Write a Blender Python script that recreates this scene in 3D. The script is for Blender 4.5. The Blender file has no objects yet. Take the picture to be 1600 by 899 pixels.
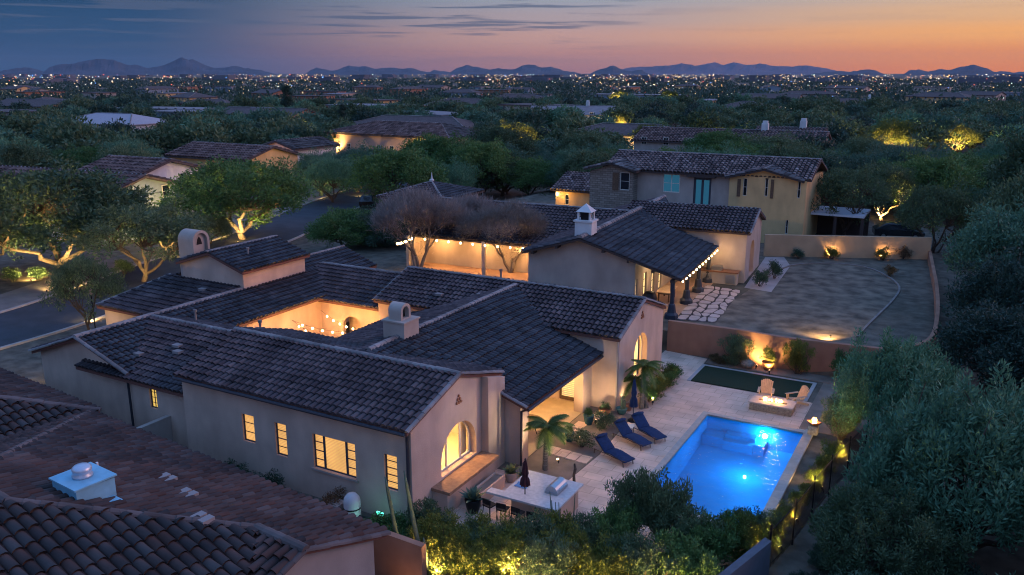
import bpy, bmesh, math, random
import numpy as np
from mathutils import Vector, Matrix
from mathutils.geometry import delaunay_2d_cdt
R = math.radians
PI = math.pi
SC = bpy.context.scene
COL = SC.collection
random.seed(7)
RNG = np.random.default_rng(11)

# ------------------------------------------------------------------ camera
CAM_H = 17.0
F_PX, CX, CY, HOR = 1311.0, 800.0, 449.5, 115.0
PITCH = math.atan((CY - HOR) / F_PX)
YAW = R(29.0)
cd = bpy.data.cameras.new('camera')
cd.sensor_width = 36.0
cd.lens = 36.0 * F_PX / 1600.0
cd.clip_start = 0.1
cd.clip_end = 60000.0
cam = bpy.data.objects.new('camera', cd)
COL.objects.link(cam)
cam.location = (0, 0, CAM_H)
cam.rotation_euler = (PI / 2 - PITCH, 0, YAW)
SC.camera = cam

# ------------------------------------------------------------------ sky (dusk: the sun is down beyond the far plain)
SUN_AZ = R(29.0 - 52.0)        # angle from +Y, counter-clockwise, of the after-glow
world = bpy.data.worlds.new('World')
SC.world = world
world.use_nodes = True
wn, wl = world.node_tree.nodes, world.node_tree.links
wn.clear()


def wnode(t, **kw):
    n = wn.new(t)
    for k, v in kw.items():
        setattr(n, k, v)
    return n


def wmath(op, a, b=None, c=None, clamp=False):
    n = wn.new('ShaderNodeMath')
    n.operation = op
    n.use_clamp = clamp
    for i, s in enumerate((a, b, c)):
        if s is None:
            continue
        if isinstance(s, (int, float)):
            n.inputs[i].default_value = s
        else:
            wl.new(s, n.inputs[i])
    return n.outputs[0]


def wramp(fac, stops, interp='EASE'):
    n = wn.new('ShaderNodeValToRGB')
    cr = n.color_ramp
    cr.interpolation = interp
    while len(cr.elements) < len(stops):
        cr.elements.new(0.5)
    for e, (p, c) in zip(cr.elements, stops):
        e.position = p
        e.color = (*c, 1)
    wl.new(fac, n.inputs[0])
    return n.outputs[0]


def wmix(f, a, b, mode='MIX'):
    n = wn.new('ShaderNodeMix')
    n.data_type = 'RGBA'
    n.blend_type = mode
    if isinstance(f, (int, float)):
        n.inputs[0].default_value = f
    else:
        wl.new(f, n.inputs[0])
    for i, s in ((6, a), (7, b)):
        if isinstance(s, tuple):
            n.inputs[i].default_value = (*s, 1)
        else:
            wl.new(s, n.inputs[i])
    return n.outputs[2]


tc = wnode('ShaderNodeTexCoord')
sep = wnode('ShaderNodeSeparateXYZ')
wl.new(tc.outputs['Generated'], sep.inputs[0])
X_, Y_, Z_ = sep.outputs
hlen = wmath('SQRT', wmath('MAXIMUM', wmath('ADD', wmath('MULTIPLY', X_, X_), wmath('MULTIPLY', Y_, Y_)), 1e-5))
# cosine of the azimuth distance from the after-glow
ca = wmath('DIVIDE', wmath('ADD', wmath('MULTIPLY', X_, -math.sin(SUN_AZ)), wmath('MULTIPLY', Y_, math.cos(SUN_AZ))), hlen)
glow = wmath('MULTIPLY_ADD', ca, 0.5, 0.5)            # 1 towards the glow, 0 opposite
elev = wmath('MAXIMUM', wmath('DIVIDE', Z_, 0.5), 0.0, clamp=True)   # 0..30 degrees -> 0..1
warm = wramp(elev, [(0.0, (0.47, 0.135, 0.025)), (0.04, (0.48, 0.165, 0.040)), (0.08, (0.49, 0.22, 0.065)), (0.12, (0.40, 0.23, 0.115)),
                    (0.17, (0.27, 0.222, 0.19)), (0.36, (0.20, 0.25, 0.39)), (0.65, (0.15, 0.25, 0.50)), (1.0, (0.12, 0.24, 0.54))])
pink = wramp(elev, [(0.0, (0.22, 0.105, 0.105)), (0.04, (0.275, 0.135, 0.115)), (0.08, (0.285, 0.168, 0.145)), (0.12, (0.21, 0.17, 0.182)),
                    (0.17, (0.152, 0.172, 0.215)), (0.34, (0.14, 0.20, 0.36)), (0.65, (0.125, 0.225, 0.48)), (1.0, (0.115, 0.235, 0.53))])
cool = wramp(elev, [(0.0, (0.016, 0.045, 0.100)), (0.08, (0.010, 0.038, 0.090)), (0.17, (0.005, 0.030, 0.076)), (0.38, (0.06, 0.115, 0.25)),
                    (0.65, (0.105, 0.20, 0.45)), (1.0, (0.11, 0.23, 0.525))])
f1 = wnode('ShaderNodeMapRange', interpolation_type='SMOOTHSTEP')
wl.new(glow, f1.inputs[0])
f1.inputs[1].default_value, f1.inputs[2].default_value = 0.62, 0.84
f2 = wnode('ShaderNodeMapRange', interpolation_type='SMOOTHSTEP')
wl.new(glow, f2.inputs[0])
f2.inputs[1].default_value, f2.inputs[2].default_value = 0.83, 0.985
# rosy belt added in the unseen sky behind the camera, lifts the front wall
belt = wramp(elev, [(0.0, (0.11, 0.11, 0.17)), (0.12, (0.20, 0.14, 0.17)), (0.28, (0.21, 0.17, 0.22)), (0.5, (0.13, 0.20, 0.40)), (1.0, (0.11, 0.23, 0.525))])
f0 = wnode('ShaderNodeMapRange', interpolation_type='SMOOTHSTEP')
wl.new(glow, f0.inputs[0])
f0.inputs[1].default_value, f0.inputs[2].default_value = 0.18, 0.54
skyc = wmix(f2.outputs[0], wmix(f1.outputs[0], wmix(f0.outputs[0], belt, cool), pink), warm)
# thin streaks of cloud, flattened towards the horizon
cvec = wnode('ShaderNodeCombineXYZ')
wl.new(wmath('MULTIPLY', wmath('ARCTAN2', X_, Y_), 3.0), cvec.inputs[0])
wl.new(wmath('MULTIPLY', Z_, 75.0), cvec.inputs[1])
cn = wnode('ShaderNodeTexNoise')
cn.inputs['Scale'].default_value = 1.6
cn.inputs['Detail'].default_value = 6.0
cn.inputs['Roughness'].default_value = 0.55
wl.new(cvec.outputs[0], cn.inputs['Vector'])
cm = wnode('ShaderNodeMapRange', interpolation_type='SMOOTHSTEP')
wl.new(cn.outputs[0], cm.inputs[0])
cm.inputs[1].default_value, cm.inputs[2].default_value = 0.51, 0.60
cband = wmath('MULTIPLY', cm.outputs[0], wramp(elev, [(0.0, (0, 0, 0)), (0.05, (0.25, 0.25, 0.25)), (0.10, (1, 1, 1)), (0.5, (0.8, 0.8, 0.8)), (1.0, (0.3, 0.3, 0.3))]))
caz = wramp(glow, [(0.40, (0.7, 0.7, 0.7)), (0.68, (1, 1, 1)), (0.82, (0.95, 0.95, 0.95)), (0.88, (0.12, 0.12, 0.12)), (1.0, (0.05, 0.05, 0.05))])
cloudf = wmath('MULTIPLY', wmath('MULTIPLY', cband, caz), 0.8)
skyc = wmix(cloudf, skyc, (0.036, 0.054, 0.098))
bg = wnode('ShaderNodeBackground')
wl.new(skyc, bg.inputs[0])
bg.inputs[1].default_value = 1.0
# the faint scattered light that a set sun still leaves in the upper air
nish = wnode('ShaderNodeTexSky', sky_type='NISHITA', sun_disc=False)
nish.sun_elevation = R(0.5)
nish.sun_rotation = -SUN_AZ
nish.altitude = 600.0
bg2 = wnode('ShaderNodeBackground')
wl.new(nish.outputs[0], bg2.inputs[0])
bg2.inputs[1].default_value = 0.003
addw = wnode('ShaderNodeAddShader')
wl.new(bg.outputs[0], addw.inputs[0])
wl.new(bg2.outputs[0], addw.inputs[1])
wo = wnode('ShaderNodeOutputWorld')
wl.new(addw.outputs[0], wo.inputs[0])

# ------------------------------------------------------------------ last glow of the sun
sd = bpy.data.lights.new('sun', 'SUN')
sd.energy = 0.65
sd.angle = R(40)
sd.color = (1.0, 0.50, 0.42)
sun = bpy.data.objects.new('sun', sd)
COL.objects.link(sun)
sun_az = R(29.0 - 85.0)        # the broad glow reaches round beyond the frame
sdir = Vector((-math.sin(sun_az) * math.cos(R(18)), math.cos(sun_az) * math.cos(R(18)), math.sin(R(18))))
sun.rotation_euler = sdir.to_track_quat('Z', 'Y').to_euler()

vs = SC.view_settings
vs.view_transform = 'Standard'
vs.look = 'None'
vs.exposure = 1.05
vs.gamma = 1.0
SC.cycles.use_denoising = True
try:
    SC.cycles.denoiser = 'OPENIMAGEDENOISE'
    SC.cycles.denoising_input_passes = 'RGB_ALBEDO_NORMAL'
except Exception:
    pass
SC.cycles.pixel_filter_type = 'BLACKMAN_HARRIS'
SC.cycles.filter_width = 1.1
SC.cycles.max_bounces = 6
SC.cycles.diffuse_bounces = 3
SC.cycles.glossy_bounces = 3
SC.cycles.transmission_bounces = 4
SC.cycles.transparent_max_bounces = 8
SC.cycles.sample_clamp_indirect = 4.0
SC.cycles.caustics_reflective = False
SC.cycles.caustics_refractive = False
SC.cycles.use_light_tree = True

# ================================================================== helpers
def pix(u, v, z=0.0):
    """the point at height z that the survey line through (u, v) of the photograph meets"""
    fh = (-math.sin(YAW), math.cos(YAW))
    rt = (math.cos(YAW), math.sin(YAW))
    a, b = u - CX, CY - v
    k = b * math.sin(PITCH) + F_PX * math.cos(PITCH)
    dx = rt[0] * a + fh[0] * k
    dy = rt[1] * a + fh[1] * k
    dz = b * math.cos(PITCH) - F_PX * math.sin(PITCH)
    t = (z - CAM_H) / dz
    return (dx * t, dy * t, z)


MATS = {}


def mat(name, col, rough=0.8, var=0.0, scale=3.0, bump=0.0, bscale=40.0, metal=0.0, spec=0.3, emit=None, estr=0.0, col2=None, detail=4.0, coords='Object'):
    if name in MATS:
        return MATS[name]
    m = bpy.data.materials.new(name)
    m.use_nodes = True
    nt = m.node_tree
    b = nt.nodes['Principled BSDF']
    b.inputs['Base Color'].default_value = (*col, 1)
    b.inputs['Roughness'].default_value = rough
    b.inputs['Metallic'].default_value = metal
    b.inputs['Specular IOR Level'].default_value = spec
    if emit:
        b.inputs['Emission Color'].default_value = (*emit, 1)
        b.inputs['Emission Strength'].default_value = estr
    t = None
    if var > 0 or bump > 0:
        t = nt.nodes.new('ShaderNodeTexCoord')
    if var > 0:
        n = nt.nodes.new('ShaderNodeTexNoise')
        n.inputs['Scale'].default_value = scale
        n.inputs['Detail'].default_value = detail
        nt.links.new(t.outputs[coords], n.inputs['Vector'])
        r = nt.nodes.new('ShaderNodeValToRGB')
        c2 = col2 or tuple(min(1, c * (1 + var)) for c in col)
        c1 = tuple(c * (1 - var) for c in col)
        r.color_ramp.elements[0].position, r.color_ramp.elements[1].position = 0.32, 0.68
        r.color_ramp.elements[0].color = (*c1, 1)
        r.color_ramp.elements[1].color = (*c2, 1)
        nt.links.new(n.outputs[0], r.inputs[0])
        nt.links.new(r.outputs[0], b.inputs['Base Color'])
    if bump > 0:
        n2 = nt.nodes.new('ShaderNodeTexNoise')
        n2.inputs['Scale'].default_value = bscale
        n2.inputs['Detail'].default_value = 3
        nt.links.new(t.outputs[coords], n2.inputs['Vector'])
        bp = nt.nodes.new('ShaderNodeBump')
        bp.inputs['Strength'].default_value = bump
        bp.inputs['Distance'].default_value = 0.02
        nt.links.new(n2.outputs[0], bp.inputs['Height'])
        nt.links.new(bp.outputs[0], b.inputs['Normal'])
    MATS[name] = m
    return m


def tile_mat(name, cols, rough=0.85):
    """each tile its own shade: by mesh island in a joined field, by object for single tiles"""
    m = bpy.data.materials.new(name)
    m.use_nodes = True
    nt = m.node_tree
    b = nt.nodes['Principled BSDF']
    g = nt.nodes.new('ShaderNodeNewGeometry')
    oi = nt.nodes.new('ShaderNodeObjectInfo')
    ad = nt.nodes.new('ShaderNodeMath')
    ad.operation = 'ADD'
    fr = nt.nodes.new('ShaderNodeMath')
    fr.operation = 'FRACT'
    nt.links.new(g.outputs['Random Per Island'], ad.inputs[0])
    nt.links.new(oi.outputs['Random'], ad.inputs[1])
    nt.links.new(ad.outputs[0], fr.inputs[0])
    r = nt.nodes.new('ShaderNodeValToRGB')
    r.color_ramp.interpolation = 'LINEAR'
    while len(r.color_ramp.elements) < len(cols):
        r.color_ramp.elements.new(0.5)
    for i, (e, c) in enumerate(zip(r.color_ramp.elements, cols)):
        e.position = i / (len(cols) - 1)
        e.color = (*c, 1)
    nt.links.new(fr.outputs[0], r.inputs[0])
    tc_ = nt.nodes.new('ShaderNodeTexCoord')
    n = nt.nodes.new('ShaderNodeTexNoise')
    n.inputs['Scale'].default_value = 0.7
    n.inputs['Detail'].default_value = 6
    nt.links.new(g.outputs['Position'], n.inputs['Vector'])
    mr = nt.nodes.new('ShaderNodeMapRange')
    nt.links.new(n.outputs[0], mr.inputs[0])
    mr.inputs[1].default_value, mr.inputs[2].default_value = 0.3, 0.7
    mr.inputs[3].default_value, mr.inputs[4].default_value = 0.6, 1.25
    mx = nt.nodes.new('ShaderNodeMix')
    mx.data_type = 'RGBA'
    mx.blend_type = 'MULTIPLY'
    mx.inputs[0].default_value = 1
    nt.links.new(r.outputs[0], mx.inputs[6])
    nt.links.new(mr.outputs[0], mx.inputs[7])
    nt.links.new(mx.outputs[2], b.inputs['Base Color'])
    b.inputs['Roughness'].default_value = rough
    b.inputs['Specular IOR Level'].default_value = 0.14
    MATS[name] = m
    return m


def leaf_mat(name, c1, c2, trans=0.25):
    m = bpy.data.materials.new(name)
    m.use_nodes = True
    nt = m.node_tree
    b = nt.nodes['Principled BSDF']
    g = nt.nodes.new('ShaderNodeNewGeometry')
    oi = nt.nodes.new('ShaderNodeObjectInfo')
    r = nt.nodes.new('ShaderNodeValToRGB')
    r.color_ramp.elements[0].color = (*c1, 1)
    r.color_ramp.elements[1].color = (*c2, 1)
    nt.links.new(g.outputs['Random Per Island'], r.inputs[0])
    hs = nt.nodes.new('ShaderNodeHueSaturation')
    mr = nt.nodes.new('ShaderNodeMapRange')
    mr.inputs[3].default_value, mr.inputs[4].default_value = 0.475, 0.525
    nt.links.new(oi.outputs['Random'], mr.inputs[0])
    mr2 = nt.nodes.new('ShaderNodeMapRange')
    mr2.inputs[3].default_value, mr2.inputs[4].default_value = 1.7, 0.95
    nt.links.new(oi.outputs['Random'], mr2.inputs[0])
    nt.links.new(mr.outputs[0], hs.inputs['Hue'])
    nt.links.new(mr2.outputs[0], hs.inputs['Value'])
    nt.links.new(r.outputs[0], hs.inputs['Color'])
    nt.links.new(hs.outputs[0], b.inputs['Base Color'])
    b.inputs['Roughness'].default_value = 0.6
    b.inputs['Specular IOR Level'].default_value = 0.25
    tr = nt.nodes.new('ShaderNodeBsdfTranslucent')
    nt.links.new(hs.outputs[0], tr.inputs[0])
    mx = nt.nodes.new('ShaderNodeMixShader')
    mx.inputs[0].default_value = trans
    out = nt.nodes['Material Output']
    nt.links.new(b.outputs[0], mx.inputs[1])
    nt.links.new(tr.outputs[0], mx.inputs[2])
    nt.links.new(mx.outputs[0], out.inputs[0])
    MATS[name] = m
    return m


def emit_mat(name, col, strength, var=0.0, scale=1.0):
    m = mat(name, tuple(min(0.8, c) for c in col), 0.6, emit=col, estr=strength)
    if var > 0 and len(m.node_tree.nodes) < 4:
        nt = m.node_tree
        t = nt.nodes.new('ShaderNodeTexCoord')
        n = nt.nodes.new('ShaderNodeTexNoise')
        n.inputs['Scale'].default_value = scale
        nt.links.new(t.outputs['Object'], n.inputs['Vector'])
        mr = nt.nodes.new('ShaderNodeMapRange')
        mr.inputs[1].default_value, mr.inputs[2].default_value = 0.3, 0.7
        mr.inputs[3].default_value, mr.inputs[4].default_value = strength * (1 - var), strength * (1 + var)
        nt.links.new(n.outputs[0], mr.inputs[0])
        nt.links.new(mr.outputs[0], nt.nodes['Principled BSDF'].inputs['Emission Strength'])
    return m


class MB:
    """collects shapes, then links them as one mesh object"""

    def __init__(self):
        self.v, self.f, self.mi, self.m = [], [], [], 0

    def add(self, vs_, fs_):
        o = len(self.v)
        self.v.extend([tuple(p) for p in vs_])
        self.f.extend([tuple(i + o for i in f) for f in fs_])
        self.mi.extend([self.m] * len(fs_))
        return self

    def box(self, x0, y0, z0, x1, y1, z1):
        x0, x1 = min(x0, x1), max(x0, x1)
        y0, y1 = min(y0, y1), max(y0, y1)
        z0, z1 = min(z0, z1), max(z0, z1)
        return self.add([(x0, y0, z0), (x1, y0, z0), (x1, y1, z0), (x0, y1, z0), (x0, y0, z1), (x1, y0, z1), (x1, y1, z1), (x0, y1, z1)],
                        [(0, 3, 2, 1), (4, 5, 6, 7), (0, 1, 5, 4), (1, 2, 6, 5), (2, 3, 7, 6), (3, 0, 4, 7)])

    def mbox(self, M, sx, sy, sz):
        """box of the given full sizes centred at the origin of matrix M"""
        vs_ = [M @ Vector((x * sx / 2, y * sy / 2, z * sz / 2)) for z in (-1, 1) for (x, y) in ((-1, -1), (1, -1), (1, 1), (-1, 1))]
        return self.add(vs_, [(0, 3, 2, 1), (4, 5, 6, 7), (0, 1, 5, 4), (1, 2, 6, 5), (2, 3, 7, 6), (3, 0, 4, 7)])

    def prism(self, pts, z0, z1):
        n = len(pts)
        vs_ = [(p[0], p[1], z0) for p in pts] + [(p[0], p[1], z1) for p in pts]
        fs_ = [tuple(range(n - 1, -1, -1)), tuple(range(n, 2 * n))] + [(i, (i + 1) % n, n + (i + 1) % n, n + i) for i in range(n)]
        return self.add(vs_, fs_)

    def tube(self, pts, rad, n=6, cap=True):
        """tube through pts; rad a number or one per point"""
        pts = [Vector(p) for p in pts]
        if isinstance(rad, (int, float)):
            rad = [rad] * len(pts)
        vs_, fs_ = [], []
        ref = None
        for i, p in enumerate(pts):
            d = (pts[min(i + 1, len(pts) - 1)] - pts[max(i - 1, 0)])
            d = d.normalized() if d.length > 1e-9 else Vector((0, 0, 1))
            if ref is None:
                ref = d.orthogonal().normalized()
            a = (ref - d * ref.dot(d))
            a = a.normalized() if a.length > 1e-6 else d.orthogonal().normalized()
            ref = a
            b = d.cross(a)
            for k in range(n):
                t = 2 * PI * k / n
                vs_.append(p + (a * math.cos(t) + b * math.sin(t)) * rad[i])
        for i in range(len(pts) - 1):
            for k in range(n):
                k2 = (k + 1) % n
                fs_.append((i * n + k, i * n + k2, (i + 1) * n + k2, (i + 1) * n + k))
        if cap:
            fs_.append(tuple(range(n - 1, -1, -1)))
            e = (len(pts) - 1) * n
            fs_.append(tuple(range(e, e + n)))
        return self.add(vs_, fs_)

    def lathe(self, prof, c=(0, 0, 0), n=14, closed=True):
        vs_, fs_ = [], []
        for (r, z) in prof:
            for k in range(n):
                t = 2 * PI * k / n
                vs_.append((c[0] + r * math.cos(t), c[1] + r * math.sin(t), c[2] + z))
        for i in range(len(prof) - 1):
            for k in range(n):
                k2 = (k + 1) % n
                fs_.append((i * n + k, i * n + k2, (i + 1) * n + k2, (i + 1) * n + k))
        if closed:
            fs_.append(tuple(range(n - 1, -1, -1)))
            e = (len(prof) - 1) * n
            fs_.append(tuple(range(e, e + n)))
        return self.add(vs_, fs_)

    def sheet(self, grid):
        """grid of points [row][col]"""
        r, c = len(grid), len(grid[0])
        vs_ = [p for row in grid for p in row]
        return self.add(vs_, [(i * c + j, i * c + j + 1, (i + 1) * c + j + 1, (i + 1) * c + j) for i in range(r - 1) for j in range(c - 1)])

    def mesh(self, name, mats, smooth=False):
        me = bpy.data.meshes.new(name)
        me.from_pydata(self.v, [], self.f)
        for m in (mats if isinstance(mats, (list, tuple)) else [mats]):
            me.materials.append(m)
        if any(self.mi):
            me.polygons.foreach_set('material_index', self.mi)
        if smooth:
            me.polygons.foreach_set('use_smooth', [True] * len(me.polygons))
        me.update()
        return me

    def build(self, name, mats, parent=None, smooth=False, inv=None):
        return link(name, self.mesh(name, mats, smooth), parent, inv)


def link(name, data, parent=None, inv=None):
    o = bpy.data.objects.new(name, data)
    COL.objects.link(o)
    if parent is not None:
        o.parent = parent
        if inv is not None:
            o.matrix_parent_inverse = inv
    return o


def fast_mesh(name, verts, faces, mats, smooth=False):
    """verts (N,3) array; faces (M,k) array, all of one size"""
    me = bpy.data.meshes.new(name)
    verts = np.asarray(verts, np.float32)
    faces = np.asarray(faces, np.int32)
    m, k = faces.shape
    me.vertices.add(len(verts))
    me.vertices.foreach_set('co', verts.ravel())
    me.loops.add(m * k)
    me.loops.foreach_set('vertex_index', faces.ravel())
    me.polygons.add(m)
    me.polygons.foreach_set('loop_start', np.arange(0, m * k, k, dtype=np.int32))
    me.polygons.foreach_set('loop_total', np.full(m, k, np.int32))
    if smooth:
        me.polygons.foreach_set('use_smooth', np.ones(m, bool))
    for x in (mats if isinstance(mats, (list, tuple)) else [mats]):
        me.materials.append(x)
    me.update(calc_edges=True)
    me.validate()
    return me


def tag(o, label=None, cat=None, group=None, kind=None):
    if label:
        o['label'] = label
    if cat:
        o['category'] = cat
    if group:
        o['group'] = group
    if kind:
        o['kind'] = kind
    return o


def thing(name, label, cat, loc=(0, 0, 0), rz=0.0, group=None):
    o = bpy.data.objects.new(name, None)
    o.empty_display_size = 0.3
    COL.objects.link(o)
    o.location = loc
    o.rotation_euler = (0, 0, rz)
    return tag(o, label, cat, group)


def copy_tree(o, parent=None):
    c = o.copy()
    COL.objects.link(c)
    c.parent = parent
    for ch in o.children:
        copy_tree(ch, c)
    return c


def struct(o):
    o['kind'] = 'structure'
    return o


def point_in(poly, x, y):
    ins = False
    n = len(poly)
    j = n - 1
    for i in range(n):
        xi, yi = poly[i]
        xj, yj = poly[j]
        if (yi > y) != (yj > y) and x < (xj - xi) * (y - yi) / (yj - yi) + xi:
            ins = not ins
        j = i
    return ins


def panel(mb, O, U, V, outline, holes=(), thick=0.25):
    """a wall slab: outline and holes in (u, v), outer face at O, outward normal U x V"""
    O, U, V = Vector(O), Vector(U), Vector(V)
    N = U.cross(V)
    pts, edges = [], []
    for ring in [list(outline)] + [list(h) for h in holes]:
        o = len(pts)
        pts += [Vector((p[0], p[1])) for p in ring]
        edges += [(o + i, o + (i + 1) % len(ring)) for i in range(len(ring))]
    rv, re, rf, *_ = delaunay_2d_cdt(pts, edges, [], 0, 1e-5)
    fs_ = []
    for f in rf:
        cx = sum(rv[i].x for i in f) / len(f)
        cy = sum(rv[i].y for i in f) / len(f)
        if point_in([(p[0], p[1]) for p in outline], cx, cy) and not any(point_in(h, cx, cy) for h in holes):
            fs_.append(tuple(f))
    n = len(rv)
    front = [O + U * p.x + V * p.y for p in rv]
    back = [p - N * thick for p in front]

    def ccw(f):
        a, b, c = (rv[f[0]], rv[f[1]], rv[f[2]])
        return (b.x - a.x) * (c.y - a.y) - (b.y - a.y) * (c.x - a.x) > 0
    fs_ = [f if ccw(f) else tuple(reversed(f)) for f in fs_]
    allf = fs_ + [tuple(i + n for i in reversed(f)) for f in fs_]
    cnt = {}
    for f in fs_:
        for i in range(len(f)):
            e = (f[i], f[(i + 1) % len(f)])
            cnt[e] = cnt.get(e, 0) + 1
    for (a, b) in cnt:
        if (b, a) not in cnt:
            allf.append((b, a, a + n, b + n))
    mb.add(front + back, allf)
    return mb


def arch_poly(c, w, z0, ztop, n=14):
    r = w / 2
    zs = ztop - r
    return [(c - r, z0), (c + r, z0)] + [(c + r * math.cos(PI * i / n), zs + r * math.sin(PI * i / n)) for i in range(n + 1)]


def rect(u0, v0, u1, v1):
    return [(u0, v0), (u1, v0), (u1, v1), (u0, v1)]


# ------------------------------------------------------------------ tiled roofs
class Roof:
    """planes given by facing, eave and slope over a plan polygon; slabs, tiles and caps collected for one house"""

    def __init__(self, w=0.30, l=0.40, seg=5, ht=0.42, jit=1.0):
        self.slab, self.w, self.l, self.seg, self.ht, self.jit = MB(), w, l, seg, ht, jit
        self.tv, self.tf4, self.cap = [], [], MB()
        self.single = []
        self.n = 0
        self.caps = []

    def zfun(self, face, e, ze, s):
        sx, sy = {'-y': (0, -1), '+y': (0, 1), '+x': (1, 0), '-x': (-1, 0)}[face]
        return lambda x, y: ze + s * (e - (x if sx else y)) * (sx or sy)

    def plane(self, face, e, ze, s, plan, thick=0.16, tiles=True, single=False, clip=None, w=None):
        sx, sy = {'-y': (0, -1), '+y': (0, 1), '+x': (1, 0), '-x': (-1, 0)}[face]
        zf = self.zfun(face, e, ze, s)
        k = math.sqrt(1 + s * s)
        D = Vector((sx / k, sy / k, -s / k))
        E = Vector((-sy, sx, 0))          # along the eave
        N = E.cross(D)
        if N.z < 0:
            N = -N
        pts = [Vector((x, y, zf(x, y))) for x, y in plan]
        n = len(pts)
        top = [p - Vector((0, 0, 0.02)) for p in pts]
        bot = [p - Vector((0, 0, thick)) for p in pts]
        area = sum(plan[i][0] * plan[(i + 1) % n][1] - plan[(i + 1) % n][0] * plan[i][1] for i in range(n))
        f = list(range(n)) if area > 0 else list(range(n - 1, -1, -1))
        self.slab.add(top + bot, [tuple(f), tuple(i + n for i in reversed(f))] +
                      [(f[(i + 1) % n], f[i], f[i] + n, f[(i + 1) % n] + n) for i in range(n)])
        if not tiles:
            return
        O = pts[0]
        ab = [((p - O).dot(E), (p - O).dot(D)) for p in pts]
        a0, a1 = min(a for a, b in ab), max(a for a, b in ab)
        w, l = w or self.w, self.l
        nc = max(1, round((a1 - a0) / w))
        w = (a1 - a0) / nc
        rnd = random.Random(int(abs(pts[0].x) * 97 + abs(pts[0].y) * 31) + n)
        for c in range(nc):
            ac = a0 + (c + 0.5) * w
            xs = []
            for i in range(n):
                (p0, q0), (p1, q1) = ab[i], ab[(i + 1) % n]
                if (p0 > ac) != (p1 > ac):
                    xs.append(q0 + (ac - p0) * (q1 - q0) / (p1 - p0))
            xs.sort()
            for i in range(0, len(xs) - 1, 2):
                lo, hi = xs[i], xs[i + 1]
                b = hi + 0.04
                while b > lo + 0.08:
                    t0 = max(b - l, lo)
                    P = O + E * ac + D * b
                    ln = (b - t0)
                    full = ln > l - 1e-6
                    if clip is None or clip(P):
                        self.tile(P, E, D, N, w, ln + (0.05 if full else 0.0), rnd, single and full)
                    b -= l

    def tile(self, P, E, D, N, w, ln, rnd, single):
        j = self.jit
        tilt = rnd.uniform(-0.012, 0.022) * j
        da = rnd.uniform(-0.012, 0.012) * j
        db = rnd.uniform(-0.02, 0.02) * j
        if single:
            self.single.append((P + E * da + D * db, E, D, N, w, rnd.uniform(-0.03, 0.03) * j, tilt))
            return
        sg = self.seg
        base = self.n
        for t, up, r in ((0.0, 0.05 + tilt, 1.0), (1.0, 0.0, 0.86)):
            for i in range(sg + 1):
                th = PI * i / sg
                q = P + E * (da + 0.455 * w * r * math.cos(th)) + D * (db - ln * t) + N * (self.ht * w * math.sin(th) * r + up)
                self.tv.append((q.x, q.y, q.z))
        m = sg + 1
        for i in range(sg):
            self.tf4.append((base + i, base + i + 1, base + m + i + 1, base + m + i))
        for i in range((sg - 1) // 2):
            self.tf4.append((base + i, base + i + 1, base + sg - i - 1, base + sg - i))
        self.n += 2 * m

    def ridge(self, p, q, r=0.15, l=0.38, seg=5, z=0.03):
        p, q = Vector(p), Vector(q)
        d = q - p
        L = d.length
        d.normalize()
        side = d.cross(Vector((0, 0, 1))).normalized()
        up = side.cross(d).normalized()
        if up.z < 0:
            up = -up
        k = max(1, round(L / l))
        rnd = random.Random(int(L * 1000))
        for i in range(k):
            a = p + d * (L * i / k - 0.02)
            b = p + d * (L * (i + 1) / k + 0.03)
            ra, rb = r * 1.06, r * 0.92
            jz = rnd.uniform(-0.012, 0.012)
            vs_ = []
            for c, rr in ((a, ra), (b, rb)):
                for s in range(seg + 1):
                    th = PI * s / seg
                    vs_.append(c + side * (rr * math.cos(th)) + up * (rr * 0.8 * math.sin(th) + z + jz))
            m = seg + 1
            self.cap.add(vs_, [(s, s + 1, m + s + 1, m + s) for s in range(seg)] + [tuple(range(m)), tuple(range(2 * m - 1, m - 1, -1))])

    def build(self, root, slab_mat, tilemat, capmat, inv=None, single_name='roof_tile', max_single=300):
        roof = self.slab.build('roof', slab_mat, root, inv=inv)
        keep = self.single
        if self.single:
            # the tiles that show largest stay single pieces
            keep = sorted(self.single, key=lambda t: (t[0] - self.eye).length)
            rest = keep[max_single:]
            keep = keep[:max_single]
            for (P, E, D, N, w, rot, tilt) in rest:
                self.tile(P, E, D, N, w, self.l + 0.05, random.Random(int(P.x * 77 + P.y * 13)), False)
            sg = 5
            vs_, fs_ = [], []
            w, ln = keep[0][4], self.l + 0.05
            for t, up, r in ((0.0, 0.05, 1.0), (1.0, 0.0, 0.86)):
                for i in range(sg + 1):
                    th = PI * i / sg
                    vs_.append((0.455 * w * r * math.cos(th), -ln * t, self.ht * w * math.sin(th) * r + up))
            m = sg + 1
            fs_ = [(i, i + 1, m + i + 1, m + i) for i in range(sg)] + [tuple(range(m))]
            tm = bpy.data.meshes.new('roof_tile')
            tm.from_pydata(vs_, [], fs_)
            tm.materials.append(tilemat)
            for (P, E, D, N, w_, rot, tilt) in keep:
                o = bpy.data.objects.new(single_name, tm)
                COL.objects.link(o)
                o.parent = roof
                Mx = Matrix((E, D, N)).transposed().to_4x4()
                Mx.translation = P
                o.matrix_basis = Mx @ Matrix.Rotation(rot, 4, 'Z') @ Matrix.Rotation(tilt, 4, 'X')
        if self.tv:
            me = fast_mesh('roof_tiles', self.tv, self.tf4, tilemat)
            o = link('tile_field', me, roof)
            o['kind'] = 'stuff'
        if self.cap.v:
            o = self.cap.build('ridge_capping', capmat, roof)
            o['kind'] = 'stuff'
        return roof


Roof.eye = Vector((0, 0, CAM_H))


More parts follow.
